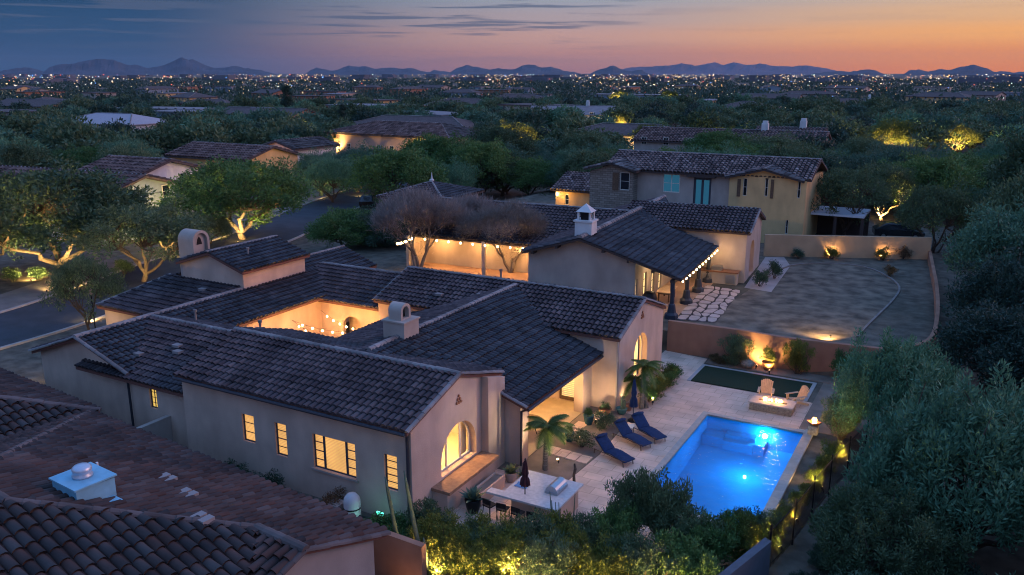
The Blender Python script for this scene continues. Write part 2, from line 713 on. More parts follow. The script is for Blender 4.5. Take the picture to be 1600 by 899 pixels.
# ------------------------------------------------------------------ windows, lamps
def window(root, O, U, V, u0, v0, u1, v1, cols=1, rows=1, frame=None, pane=None, depth=0.10, t=0.05, bar=0.025, inv=None, poly=None, name='window'):
    """frame and bars set back in a wall opening; the pane is its sub-part"""
    O, U, V = Vector(O), Vector(U), Vector(V)
    N = U.cross(V)
    Mx = Matrix((U, V, N)).transposed().to_4x4()
    mb = MB()

    def bx(a0, b0, a1, b1, n0, n1):
        c = O + U * ((a0 + a1) / 2) + V * ((b0 + b1) / 2) + N * ((n0 + n1) / 2)
        M2 = Mx.copy()
        M2.translation = c
        mb.mbox(M2, abs(a1 - a0), abs(b1 - b0), abs(n1 - n0))
    d0, d1 = -depth - 0.05, -depth
    bx(u0, v0, u1, v0 + t, d0, d1)
    bx(u0, v1 - t, u1, v1, d0, d1)
    bx(u0, v0 + t, u0 + t, v1 - t, d0, d1)
    bx(u1 - t, v0 + t, u1, v1 - t, d0, d1)
    for i in range(1, cols):
        x = u0 + (u1 - u0) * i / cols
        bx(x - bar, v0 + t, x + bar, v1 - t, d0, d1 - 0.005)
    for j in range(1, rows):
        z = v0 + (v1 - v0) * j / rows
        bx(u0 + t, z - bar * 0.6, u1 - t, z + bar * 0.6, d0, d1 - 0.01)
    w = mb.build(name, frame, root, inv=inv)
    pm = MB()
    pts = [(u0 + t * .5, v0 + t * .5), (u1 - t * .5, v0 + t * .5), (u1 - t * .5, v1 - t * .5), (u0 + t * .5, v1 - t * .5)]
    pm.add([O + U * a + V * b + N * (d0 + 0.012) for a, b in pts], [(0, 1, 2, 3)])
    pm.build('pane', pane, w)
    return w


def lamp(parent, loc, energy, col=(1, 0.62, 0.28), kind='POINT', radius=0.08, target=None, spot=R(110), blend=0.6, inv=None):
    ld = bpy.data.lights.new('lamp', kind)
    ld.energy = energy
    ld.color = col
    ld.shadow_soft_size = radius
    if kind == 'SPOT':
        ld.spot_size = spot
        ld.spot_blend = blend
    o = bpy.data.objects.new('lamp', ld)
    COL.objects.link(o)
    o.location = loc
    if target is not None:
        o.rotation_euler = (Vector(loc) - Vector(target)).to_track_quat('Z', 'Y').to_euler()
    if parent is not None:
        o.parent = parent
        if inv is not None:
            o.matrix_parent_inverse = inv
    return o




def blinds(root_window, O, U, V, u0, v0, u1, v1, depth, n, m):
    """thin tilted slats in front of a lit pane"""
    O, U, V = Vector(O), Vector(U), Vector(V)
    N = U.cross(V)
    mb = MB()
    for i in range(n):
        z = v0 + (v1 - v0) * (i + 0.5) / n
        h = (v1 - v0) / n * 0.42
        a = O + U * u0 + V * z - N * depth
        b_ = O + U * u1 + V * z - N * depth
        mb.add([a - V * h * .5, b_ - V * h * .5, b_ + V * h * .5 - N * 0.012, a + V * h * .5 - N * 0.012], [(0, 1, 2, 3)])
    o = mb.build('blind', m, root_window)
    o['kind'] = 'stuff'


WARM = (1.0, 0.56, 0.20)
GOLD = (1.0, 0.66, 0.22)

# ================================================================== materials
M_WALL = mat('stucco_sand', (0.53, 0.38, 0.29), 0.9, var=0.13, scale=0.55, bump=0.45, bscale=22, detail=9)
M_WALL2 = mat('stucco_grey', (0.40, 0.33, 0.28), 0.9, var=0.08, scale=0.8, bump=0.2, bscale=30)
M_YEL = mat('stucco_ochre', (0.64, 0.41, 0.19), 0.9, var=0.07, scale=0.7, bump=0.2, bscale=30)
M_TERRA = mat('stucco_terracotta', (0.33, 0.16, 0.10), 0.9, var=0.12, scale=0.9, bump=0.2, bscale=25)
M_WHITE = mat('stucco_white', (0.62, 0.60, 0.58), 0.9, var=0.06, scale=1.0, bump=0.2, bscale=30)
M_PLASTER = mat('room_plaster', (0.72, 0.62, 0.45), 0.9)
M_FASCIA = mat('fascia_brown', (0.06, 0.04, 0.035), 0.7)
M_RED = mat('fascia_red', (0.14, 0.06, 0.045), 0.7)
M_GUTTER = mat('gutter_metal', (0.05, 0.05, 0.06), 0.45, metal=0.3)
M_DARKF = mat('window_frame_dark', (0.05, 0.055, 0.07), 0.5)
M_LIGHTF = mat('window_frame_pale', (0.62, 0.58, 0.50), 0.5)
M_GLASS = mat('dusk_glass', (0.012, 0.018, 0.025), 0.08, spec=0.9)
M_LIT = emit_mat('lit_shade', (1.0, 0.50, 0.13), 0.42, 0.2, 1.2)
M_LIT2 = emit_mat('lit_shade_gold', (1.0, 0.60, 0.12), 0.36, 0.2, 1.5)
M_LITW = emit_mat('lit_room_pale', (1.0, 0.68, 0.32), 0.42, 0.3, 2.5)
M_BULB = emit_mat('bulb_warm', (1.0, 0.66, 0.30), 8.0)
M_BULBW = emit_mat('bulb_white', (1.0, 0.84, 0.6), 10.0)
M_TILE = tile_mat('clay_tile_slate', [(0.054, 0.045, 0.050), (0.074, 0.060, 0.062), (0.090, 0.074, 0.076), (0.064, 0.054, 0.060), (0.115, 0.094, 0.094), (0.070, 0.056, 0.058)])
M_TILE1 = tile_mat('clay_tile_rust', [(0.050, 0.036, 0.034), (0.070, 0.046, 0.041), (0.082, 0.056, 0.050), (0.060, 0.043, 0.041), (0.088, 0.070, 0.066), (0.080, 0.042, 0.034), (0.058, 0.042, 0.040)])
M_TILE3 = tile_mat('clay_tile_mixed', [(0.05, 0.042, 0.045), (0.11, 0.085, 0.08), (0.20, 0.16, 0.15), (0.08, 0.06, 0.058), (0.26, 0.22, 0.21)])
M_TILEF = tile_mat('clay_tile_umber', [(0.045, 0.034, 0.034), (0.09, 0.06, 0.055), (0.12, 0.085, 0.075), (0.16, 0.12, 0.11)])
M_CAP = tile_mat('mortared_caps', [(0.17, 0.15, 0.145), (0.26, 0.235, 0.225), (0.21, 0.185, 0.175)])
M_METAL = mat('black_iron', (0.018, 0.018, 0.02), 0.5, metal=0.6)
M_STEEL = mat('steel', (0.42, 0.44, 0.46), 0.3, metal=0.9)
M_WOOD = mat('stained_wood', (0.13, 0.075, 0.045), 0.7, var=0.2, scale=6)
M_TEAK = mat('pale_teak', (0.50, 0.33, 0.20), 0.65, var=0.12, scale=8)
M_STONE = mat('ledge_stone', (0.30, 0.23, 0.17), 0.85, var=0.3, scale=9, bump=0.4, bscale=30)
M_TRAV = mat('travertine', (0.72, 0.50, 0.37), 0.8, spec=0.12, var=0.16, scale=0.9, bump=0.06, bscale=12, detail=9)
nt = M_TRAV.node_tree
bk = nt.nodes.new('ShaderNodeTexBrick')
bk.inputs['Color1'].default_value = (1, 1, 1, 1)
bk.inputs['Color2'].default_value = (0.88, 0.86, 0.85, 1)
bk.inputs['Mortar'].default_value = (0.62, 0.58, 0.56, 1)
bk.inputs['Scale'].default_value = 1.0
bk.inputs['Brick Width'].default_value = 0.9
bk.inputs['Row Height'].default_value = 0.6
bk.inputs['Mortar Size'].default_value = 0.012
tc2 = nt.nodes.new('ShaderNodeTexCoord')
nt.links.new(tc2.outputs['Object'], bk.inputs[0])
mx2 = nt.nodes.new('ShaderNodeMix')
mx2.data_type = 'RGBA'
mx2.blend_type = 'MULTIPLY'
mx2.inputs[0].default_value = 1.0
bs = nt.nodes['Principled BSDF']
src = bs.inputs['Base Color'].links[0].from_socket
nt.links.new(src, mx2.inputs[6])
nt.links.new(bk.outputs[0], mx2.inputs[7])
nt.links.new(mx2.outputs[2], bs.inputs['Base Color'])
M_CONC = mat('concrete', (0.36, 0.29, 0.26), 0.9, spec=0.1, var=0.12, scale=1.0, bump=0.1, bscale=30)
M_GRAVEL = mat('decomposed_granite', (0.22, 0.165, 0.125), 0.95, var=0.22, scale=1.2, bump=0.6, bscale=18, detail=9)
M_ASPHALT = mat('asphalt', (0.05, 0.052, 0.058), 0.9, var=0.2, scale=0.6, bump=0.2, bscale=40)
M_KERB = mat('kerb_concrete', (0.36, 0.33, 0.31), 0.9, var=0.1, scale=1.5)
M_TURF = mat('putting_turf', (0.014, 0.030, 0.013), 0.95, var=0.25, scale=60, bump=0.5, bscale=120)
M_CLAY = mat('terracotta_pot', (0.30, 0.12, 0.06), 0.7, var=0.15, scale=6)
M_GLAZE = mat('teal_glaze', (0.05, 0.16, 0.16), 0.25, spec=0.6)
M_SOIL = mat('soil', (0.05, 0.035, 0.025), 1.0)
M_NAVY = mat('navy_canvas', (0.012, 0.030, 0.085), 0.9, var=0.15, scale=9, bump=0.2, bscale=60)
M_MAROON = mat('maroon_canvas', (0.06, 0.016, 0.02), 0.9, var=0.15, scale=9)
M_BARK = mat('bark', (0.085, 0.062, 0.048), 0.95, var=0.3, scale=7, bump=0.7, bscale=20)
M_BARKG = mat('pale_bark', (0.20, 0.165, 0.13), 0.95, var=0.25, scale=7, bump=0.6, bscale=20)
L_OLIVE = leaf_mat('leaf_olive', (0.035, 0.065, 0.032), (0.09, 0.13, 0.06))
L_GREEN = leaf_mat('leaf_green', (0.035, 0.085, 0.025), (0.09, 0.16, 0.045))
L_SAGE = leaf_mat('leaf_sage', (0.034, 0.092, 0.058), (0.09, 0.17, 0.10))
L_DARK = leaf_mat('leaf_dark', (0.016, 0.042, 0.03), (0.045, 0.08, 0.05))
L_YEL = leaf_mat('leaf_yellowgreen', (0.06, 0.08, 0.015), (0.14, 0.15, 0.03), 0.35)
L_BROWN = leaf_mat('leaf_russet', (0.06, 0.045, 0.025), (0.14, 0.085, 0.03))
L_TWIG = leaf_mat('twig_grey', (0.13, 0.11, 0.10), (0.22, 0.19, 0.165), 0.1)
L_PALM = leaf_mat('leaf_palm', (0.05, 0.085, 0.02), (0.10, 0.13, 0.03), 0.3)
L_AGAVE = mat('agave_skin', (0.10, 0.15, 0.10), 0.5, var=0.2, scale=5)
L_CACTUS = mat('cactus_skin', (0.085, 0.115, 0.075), 0.7, var=0.25, scale=6)



def weather(m, amount=0.13):
    """faint vertical run-off streaks and blotches on stucco"""
    nt = m.node_tree
    bs_ = nt.nodes['Principled BSDF']
    src_ = bs_.inputs['Base Color'].links[0].from_socket
    tcw_ = nt.nodes.new('ShaderNodeTexCoord')
    mp = nt.nodes.new('ShaderNodeMapping')
    mp.inputs['Scale'].default_value = (1.1, 1.1, 0.42)
    nz = nt.nodes.new('ShaderNodeTexNoise')
    nz.inputs['Scale'].default_value = 1.0
    nz.inputs['Detail'].default_value = 7
    nt.links.new(tcw_.outputs['Object'], mp.inputs[0])
    nt.links.new(mp.outputs[0], nz.inputs['Vector'])
    mr_ = nt.nodes.new('ShaderNodeMapRange')
    mr_.inputs[1].default_value, mr_.inputs[2].default_value = 0.35, 0.65
    mr_.inputs[3].default_value, mr_.inputs[4].default_value = 1 - amount, 1.05
    nt.links.new(nz.outputs[0], mr_.inputs[0])
    mm = nt.nodes.new('ShaderNodeMix')
    mm.data_type = 'RGBA'
    mm.blend_type = 'MULTIPLY'
    mm.inputs[0].default_value = 1.0
    nt.links.new(src_, mm.inputs[6])
    nt.links.new(mr_.outputs[0], mm.inputs[7])
    nt.links.new(mm.outputs[2], bs_.inputs['Base Color'])


for m_ in (M_WALL, M_WALL2, M_YEL, M_TERRA, M_WHITE):
    weather(m_)
M_CAP1 = tile_mat('weathered_caps', [(0.085, 0.065, 0.06), (0.13, 0.105, 0.10), (0.10, 0.08, 0.075)])

# ================================================================== ground
gm = bpy.data.materials.new('desert_floor')
gm.use_nodes = True
nt = gm.node_tree
b = nt.nodes['Principled BSDF']
g = nt.nodes.new('ShaderNodeNewGeometry')
n1 = nt.nodes.new('ShaderNodeTexNoise')
n1.inputs['Scale'].default_value = 0.035
n1.inputs['Detail'].default_value = 8
n2 = nt.nodes.new('ShaderNodeTexNoise')
n2.inputs['Scale'].default_value = 1.3
n2.inputs['Detail'].default_value = 8
for n_ in (n1, n2):
    nt.links.new(g.outputs['Position'], n_.inputs['Vector'])
r1 = nt.nodes.new('ShaderNodeValToRGB')
r1.color_ramp.elements[0].position, r1.color_ramp.elements[1].position = 0.38, 0.62
r1.color_ramp.elements[0].color = (0.085, 0.078, 0.058, 1)
r1.color_ramp.elements[1].color = (0.19, 0.145, 0.11, 1)
nt.links.new(n1.outputs[0], r1.inputs[0])
mr = nt.nodes.new('ShaderNodeMapRange')
mr.inputs[1].default_value, mr.inputs[2].default_value, mr.inputs[3].default_value, mr.inputs[4].default_value = 0.3, 0.7, 0.6, 1.3
nt.links.new(n2.outputs[0], mr.inputs[0])
mx = nt.nodes.new('ShaderNodeMix')
mx.data_type = 'RGBA'
mx.blend_type = 'MULTIPLY'
mx.inputs[0].default_value = 1
nt.links.new(r1.outputs[0], mx.inputs[6])
nt.links.new(mr.outputs[0], mx.inputs[7])
nt.links.new(mx.outputs[2], b.inputs['Base Color'])
b.inputs['Roughness'].default_value = 0.95
b.inputs['Specular IOR Level'].default_value = 0.1
bp = nt.nodes.new('ShaderNodeBump')
bp.inputs['Strength'].default_value = 0.6
bp.inputs['Distance'].default_value = 0.06
nt.links.new(n2.outputs[0], bp.inputs['Height'])
nt.links.new(bp.outputs[0], b.inputs['Normal'])
M_GROUND = gm

POOL = (-10.7, 29.9, -5.9, 40.06)
# one ground sheet to the horizon, with the pit of the pool left open
mb = MB()
BIG = 42000.0
x0, y0, x1, y1 = POOL[0] - 0.2, POOL[1] - 0.2, POOL[2] + 0.2, POOL[3] + 0.2
xs = [-BIG, -4000, -400, x0, x1, 400, 4000, BIG]
ys = [-BIG, -4000, -400, y0, y1, 400, 4000, BIG]
vs_ = [(x, y, -0.03) for y in ys for x in xs]
fs_ = [(j * 8 + i, j * 8 + i + 1, (j + 1) * 8 + i + 1, (j + 1) * 8 + i) for j in range(7) for i in range(7) if not (i == 3 and j == 3)]
mb.add(vs_, fs_)
struct(mb.build('ground', M_GROUND))

# raised terrace that the neighbouring houses behind stand on
TZ = 1.2
terr = [(-52, 49.25), (-3.0, 49.25), (0.5, 52.5), (1.5, 60), (1.5, 70), (3, 84), (3, 112), (-52, 112)]
outer = [(-56, 49.0), (-2.0, 49.0), (3.5, 50.5), (6.5, 58), (7.0, 71), (9, 84), (10, 120), (-58, 120)]
mb = MB()
mb.add([(x, y, TZ) for x, y in terr], [tuple(range(len(terr)))])
mb.add([(x, y, TZ) for x, y in terr] + [(x, y, -0.04) for x, y in outer], [(i, i + 8, (i + 1) % 8 + 8, (i + 1) % 8) for i in range(8)])
struct(mb.build('terrace_terrain', M_GROUND))


def ribbon(mb, pts, width, z):
    """flat band along pts (x, y)"""
    L, Rr = [], []
    n = len(pts)
    for i in range(n):
        a, b = Vector(pts[max(i - 1, 0)]), Vector(pts[min(i + 1, n - 1)])
        d = (b - a).normalized()
        nrm = Vector((-d.y, d.x))
        p = Vector(pts[i])
        L.append((p.x + nrm.x * width / 2, p.y + nrm.y * width / 2, z))
        Rr.append((p.x - nrm.x * width / 2, p.y - nrm.y * width / 2, z))
    mb.sheet([L, Rr])
    return L, Rr


def smooth_path(pts, n=8):
    out = []
    P = [Vector(p) for p in pts]
    for i in range(len(P) - 1):
        p0, p1, p2, p3 = P[max(i - 1, 0)], P[i], P[i + 1], P[min(i + 2, len(P) - 1)]
        for k in range(n):
            t = k / n
            out.append(0.5 * ((2 * p1) + (p2 - p0) * t + (2 * p0 - 5 * p1 + 4 * p2 - p3) * t * t + (3 * p1 - p0 - 3 * p2 + p3) * t ** 3))
    out.append(P[-1])
    return [tuple(p) for p in out]


road_pts = smooth_path([pix(-120, 548)[:2], pix(40, 505)[:2], pix(150, 468)[:2], pix(270, 420)[:2], pix(410, 370)[:2], pix(500, 330)[:2], pix(600, 292)[:2], pix(720, 262)[:2], pix(900, 240)[:2]])
mb = MB()
Lp, Rp = ribbon(mb, road_pts, 8.0, -0.012)
struct(mb.build('road', M_ASPHALT))
for nm, side in (('kerb', Lp), ('kerb', Rp)):
    mb = MB()
    pp = [(p[0], p[1]) for p in side]
    n = len(pp)
    rows = [[], [], [], []]
    for i in range(n):
        a, b = Vector(pp[max(i - 1, 0)]), Vector(pp[min(i + 1, n - 1)])
        d = (b - a).normalized()
        nr = Vector((-d.y, d.x)) * 0.12
        p = Vector(pp[i])
        rows[0].append((p.x + nr.x, p.y + nr.y, -0.05))
        rows[1].append((p.x + nr.x, p.y + nr.y, 0.11))
        rows[2].append((p.x - nr.x, p.y - nr.y, 0.11))
        rows[3].append((p.x - nr.x, p.y - nr.y, -0.05))
    mb.sheet(rows)
    struct(mb.build(nm, M_KERB))
# pale paved strip between the road and the planting of the house across the street
mb = MB()
off = []
for i in range(len(road_pts)):
    a, b = Vector(road_pts[max(i - 1, 0)]), Vector(road_pts[min(i + 1, len(road_pts) - 1)])
    d = (b - a).normalized()
    p = Vector(road_pts[i]) + Vector((-d.y, d.x)) * 6.4
    off.append((p.x, p.y))
ribbon(mb, off, 4.2, -0.016)
struct(mb.build('pavement', mat('worn_pavement', (0.21, 0.175, 0.15), 0.95, var=0.25, scale=0.5, bump=0.2)))

# pool deck and paving round the house
mb = MB()
px0, py0, px1, py1 = POOL
deck = [(-17.4, 23.0), (-11.0, 23.0), (-5.6, 27.5), (-5.45, 44.3), (-13.0, 44.3), (-13.2, 48.6), (-16.0, 48.9), (-16.0, 38.2), (-14.0, 38.2), (-13.7, 33.0), (-13.9, 29.5), (-17.4, 29.5)]
hole = rect(px0, py0, px1, py1)
panel(mb, (0, 0, 0.0), (1, 0, 0), (0, 1, 0), deck, [hole], 0.03)
struct(mb.build('pool_deck', M_TRAV))
mb = MB()
for a in (rect(-20.9, 30.5, -16.45, 38.2),):
    mb.add([(x, y, 0.012) for x, y in a], [(0, 1, 2, 3)])
struct(mb.build('patio_paving', mat('patio_stone', (0.42, 0.31, 0.20), 0.75, var=0.12, scale=1.5)))
mb = MB()
mb.prism([(-16.4, 29.6), (-13.9, 29.6), (-13.75, 33.0), (-14.05, 38.15), (-16.4, 38.15)], -0.02, 0.006)
struct(mb.build('gravel_bed', M_GRAVEL))
# bed against the retaining wall and paving beside it
mb = MB()
mb.prism([(-13.1, 47.75), (-3.4, 47.75), (-3.4, 48.9), (-13.1, 48.9)], -0.02, 0.02)
mb.prism([(-6.25, 40.5), (-2.5, 40.5), (-2.5, 47.7), (-6.25, 47.7)], -0.02, 0.008)
struct(mb.build('planting_bed', M_GRAVEL))

# ---- pool
M_POOLP = mat('pool_plaster', (0.04, 0.33, 0.60), 0.6, var=0.06, scale=1.2)
M_COPING = mat('coping_stone', (0.42, 0.36, 0.31), 0.7, var=0.1, scale=3)
mb = MB()
zb0, zb1 = -1.2, -1.9
mb.add([(px0, py0, -0.06), (px1, py0, -0.06), (px1, py1, -0.06), (px0, py1, -0.06), (px0, py0, zb1), (px1, py0, zb1), (px1, py1, zb0), (px0, py1, zb0)],
       [(4, 5, 6, 7), (0, 4, 7, 3), (1, 2, 6, 5), (0, 1, 5, 4), (3, 7, 6, 2)])
struct(mb.build('pool_basin', M_POOLP))
mb = MB()
for (a, b, c, d, z) in ((px0 + 0.01, py1 - 0.9, px0 + 1.1, py1 - 0.01, -0.75), (px0 + 1.1, py1 - 0.55, px0 + 2.6, py1 - 0.01, -0.62), (px0 + 2.6, py1 - 0.9, px0 + 3.1, py1 - 0.01, -0.75), (px0 + 1.1, py1 - 1.0, px0 + 2.6, py1 - 0.55, -0.8)):
    mb.box(a, b, -1.9, c, d, z)
tag(mb.build('pool_bench', M_POOLP), 'submerged plastered bench with step under the far edge of the pool', 'bench')
wm = bpy.data.materials.new('pool_water')
wm.use_nodes = True
nt = wm.node_tree
nt.nodes.clear()
out = nt.nodes.new('ShaderNodeOutputMaterial')
trn = nt.nodes.new('ShaderNodeBsdfTransparent')
trn.inputs[0].default_value = (0.80, 0.95, 1.0, 1)
gl = nt.nodes.new('ShaderNodeBsdfGlossy')
gl.inputs['Roughness'].default_value = 0.03
fr = nt.nodes.new('ShaderNodeFresnel')
fr.inputs[0].default_value = 1.33
mxs = nt.nodes.new('ShaderNodeMixShader')
tcw = nt.nodes.new('ShaderNodeTexCoord')
nw = nt.nodes.new('ShaderNodeTexNoise')
nw.inputs['Scale'].default_value = 2.6
nw.inputs['Detail'].default_value = 3
nt.links.new(tcw.outputs['Object'], nw.inputs['Vector'])
bpw = nt.nodes.new('ShaderNodeBump')
bpw.inputs['Strength'].default_value = 0.7
bpw.inputs['Distance'].default_value = 0.12
nt.links.new(nw.outputs[0], bpw.inputs['Height'])
nt.links.new(bpw.outputs[0], gl.inputs['Normal'])
nt.links.new(bpw.outputs[0], fr.inputs['Normal'])
nt.links.new(fr.outputs[0], mxs.inputs[0])
nt.links.new(trn.outputs[0], mxs.inputs[1])
nt.links.new(gl.outputs[0], mxs.inputs[2])
nt.links.new(mxs.outputs[0], out.inputs[0])
mb = MB()
mb.add([(px0 + 0.003, py0 + 0.003, -0.11), (px1 - 0.003, py0 + 0.003, -0.11), (px1 - 0.003, py1 - 0.003, -0.11), (px0 + 0.003, py1 - 0.003, -0.11)], [(0, 1, 2, 3)])
struct(mb.build('pool_water', wm))
# coping: separate stones round the rim, the long one a raised beam
pc = thing('pool_coping', 'band of pale stone coping round the rim of the lit pool', 'coping', ((px0 + px1) / 2, (py0 + py1) / 2, 0))
inv = Matrix.Translation(-pc.location)
for (ax, lo, hi, c0, c1, z1) in (('x', px0 - 0.3, px1, py1, py1 + 0.3, 0.012), ('y', py0, py1, px0 - 0.3, px0, 0.012), ('x', px0 - 0.3, px1, py0 - 0.3, py0, 0.012), ('y', py0 - 0.3, py1 + 0.3, px1, px1 + 0.42, 0.10)):
    k = round((hi - lo) / 0.6)
    for i in range(k):
        a, b_ = lo + (hi - lo) * i / k + 0.004, lo + (hi - lo) * (i + 1) / k - 0.004
        mb = MB()
        if ax == 'x':
            mb.box(a, c0, -0.09, b_, c1, z1)
        else:
            mb.box(c0, a, -0.09, c1, b_, z1)
        mb.build('coping_stone', M_COPING, pc, inv=inv)
BLUE = (0.015, 0.42, 1.0)
for i, (x, y, z, e, lab) in enumerate(((-7.75, py1 - 0.06, -0.55, 115, 'round underwater light in the far pool wall'), (-7.9, 36.8, -0.45, 95, 'round underwater light in the pool floor mid way along'), (-6.2, 33.2, -0.8, 75, 'round underwater light in the pool wall under the raised beam'))):
    t = thing('pool_light', lab, 'pool light', (x, y, z))
    mbl = MB()
    if i == 0:
        mbl.tube([(0, 0.05, 0), (0, 0.0, 0)], 0.14, 12)
    elif i == 1:
        mbl.tube([(0, 0, -0.98), (0, 0, -0.88)], 0.07, 12)
    else:
        mbl.tube([(0.30, 0, 0), (0.24, 0, 0)], 0.12, 12)
    mbl.build('lens', emit_mat('pool_lens', (0.45, 0.8, 1.0), 4.0), t)
    lamp(t, (0, -0.12, 0.0) if i == 0 else (0, 0, 0.0), e, BLUE, radius=0.15 if i != 1 else 0.4)

# ---- turf rectangle with its pale border, and the paving round it
mb = MB()
mb.prism([(-12.95, 44.45), (-6.75, 44.45), (-6.75, 47.25), (-12.95, 47.25)], -0.02, 0.016)
struct(mb.build('turf_green', M_TURF))
mb = MB()
for (a, b_, c, d) in ((-13.15, 44.33, -12.95, 47.45), (-6.75, 44.33, -6.55, 47.45), (-12.95, 47.25, -6.75, 47.45)):
    mb.box(a, b_, -0.02, c, d, 0.03)
struct(mb.build('turf_border', M_KERB))

# ---- the neighbour's yard: lawn of dry grass behind a curved kerb, walk, flagstones
yard = [pix(u, v, TZ)[:2] for u, v in ((1062, 503), (1100, 500), (1165, 457), (1190, 440), (1235, 416), (1300, 413), (1350, 418), (1385, 432), (1405, 450), (1395, 470), (1370, 495), (1352, 513), (1340, 528), (1200, 512))]
mb = MB()
ys2 = smooth_path(yard[3:13], 4)
poly = [yard[0], yard[1], yard[2]] + ys2 + [(yard[12][0], 49.4), (yard[0][0], 49.4)]
mb.add([(x, y, TZ + 0.012) for x, y in poly], [tuple(range(len(poly)))])
struct(mb.build('dry_lawn', mat('dormant_grass', (0.135, 0.105, 0.075), 0.95, var=0.55, scale=0.9, bump=1.0, bscale=6, detail=12)))
mb = MB()
rows = [[], [], [], []]
for i, p in enumerate(ys2):
    a, b_ = Vector(ys2[max(i - 1, 0)]), Vector(ys2[min(i + 1, len(ys2) - 1)])
    d = (b_ - a).normalized()
    nr = Vector((-d.y, d.x)) * 0.07
    for r_, (s, z) in zip(rows, ((1, 0), (1, 0.10), (-1, 0.10), (-1, 0))):
        r_.append((p[0] + s * nr.x, p[1] + s * nr.y, TZ + z))
mb.sheet(rows)
struct(mb.build('lawn_kerb', mat('worn_kerb', (0.20, 0.17, 0.15), 0.95, var=0.2, scale=2)))
mb = MB()
wk = [pix(u, v, TZ)[:2] for u, v in ((1163, 450), (1205, 457), (1235, 416), (1225, 402), (1196, 402))]
mb.add([(x, y, TZ + 0.016) for x, y in wk], [tuple(range(len(wk)))])
struct(mb.build('garden_walk', M_CONC))

# ================================================================== the courtyard house
XA, YA, ZA = (1, 0, 0), (0, 1, 0), (0, 0, 1)
H0 = thing('courtyard_house', 'low sand stucco house of tiled wings round a lit courtyard beside the blue pool', 'house', (-27, 32, 0))
HI = Matrix.Translation((27, -32, 0))

rf = Roof()
S1 = 0.30


def w1z(y):
    return 5.18 - S1 * abs(y - 27.05)


# front wing
rf.plane('-y', 23.35, w1z(23.35), S1, [(-30.05, 23.35), (-17.42, 23.35), (-17.42, 27.05), (-30.05, 27.05)], single=True)
rf.plane('+y', 30.55, w1z(30.55), S1, [(-30.05, 27.05), (-17.42, 27.05), (-17.42, 30.55), (-30.05, 30.55)])
rf.ridge((-30.05, 27.05, 5.18), (-17.4, 27.05, 5.18), r=0.14)
rf.ridge((-17.42, 23.33, w1z(23.33) + .02), (-17.42, 27.05, 5.2), r=0.11, z=0.0)
rf.ridge((-17.42, 30.55, w1z(30.55) + .02), (-17.42, 27.05, 5.2), r=0.11, z=0.0)
# lower link towards the garage gable
rf.plane('-y', 23.85, 2.97, 0.314, [(-37.9, 23.85), (-29.9, 23.85), (-29.9, 28.4), (-37.9, 28.4)])
rf.plane('+y', 30.4, 3.772, 0.314, [(-37.9, 28.4), (-29.9, 28.4), (-29.9, 30.4), (-37.9, 30.4)])
rf.ridge((-37.7, 28.4, 4.40), (-30.0, 28.4, 4.40), r=0.13)
# long wing with its gable towards the lane
rf.plane('+x', -34.25, 3.16, 0.34, [(-34.25, 24.05), (-34.25, 29.0), (-35.0, 29.0), (-35.0, 41.9), (-37.9, 41.9), (-37.9, 24.05)])
rf.plane('-x', -41.8, 3.07, 0.34, [(-37.9, 24.05), (-37.9, 34.8), (-41.8, 34.8), (-41.8, 24.05)])
rf.ridge((-37.9, 24.0, 4.40), (-37.9, 34.8, 4.40), r=0.17)
rf.ridge((-34.2, 24.02, 3.17), (-37.9, 24.02, 4.42), r=0.11, z=0.0)
rf.ridge((-41.85, 24.02, 3.07), (-37.9, 24.02, 4.42), r=0.11, z=0.0)
# entry range in front of the tower
rf.plane('-y', 31.0, 3.2, 0.34, [(-46.3, 31.0), (-38.0, 31.0), (-38.0, 34.95), (-44.4, 34.95)])
rf.plane('-x', -46.3, 3.2, 0.6, [(-46.3, 31.0), (-44.1, 34.95), (-44.1, 38.0), (-46.3, 40.0)])
rf.ridge((-46.3, 31.0, 3.22), (-44.3, 35.0, 4.55), r=0.12)
# range across the back of the courtyard
rf.plane('-y', 38.55, 3.28, 0.37, [(-38.2, 38.55), (-30.2, 38.55), (-30.2, 42.1), (-38.2, 42.1)])
rf.plane('+y', 45.6, 3.28, 0.37, [(-38.2, 42.1), (-30.2, 42.1), (-30.2, 45.6), (-38.2, 45.6)])
rf.ridge((-37.9, 42.1, 4.60), (-30.3, 42.1, 4.60), r=0.13)
# small roof beyond
rf.plane('+x', -37.4, 3.5, 0.36, [(-37.4, 41.0), (-37.4, 47.2), (-40.4, 47.2), (-40.4, 41.0)])
rf.plane('-x', -43.4, 3.5, 0.36, [(-40.4, 41.0), (-40.4, 47.2), (-43.4, 47.2), (-43.4, 41.0)])
rf.ridge((-40.4, 40.5, 4.6), (-40.4, 47.2, 4.6), r=0.13)
# tower
rf.plane('+x', -37.5, 5.55, 0.316, [(-37.5, 34.65), (-37.5, 40.45), (-40.4, 40.45), (-40.4, 34.65)])
rf.plane('-x', -43.3, 5.55, 0.316, [(-40.4, 34.65), (-40.4, 40.45), (-43.3, 40.45), (-43.3, 34.65)])
rf.ridge((-40.4, 34.6, 6.47), (-40.4, 40.5, 6.47), r=0.13)
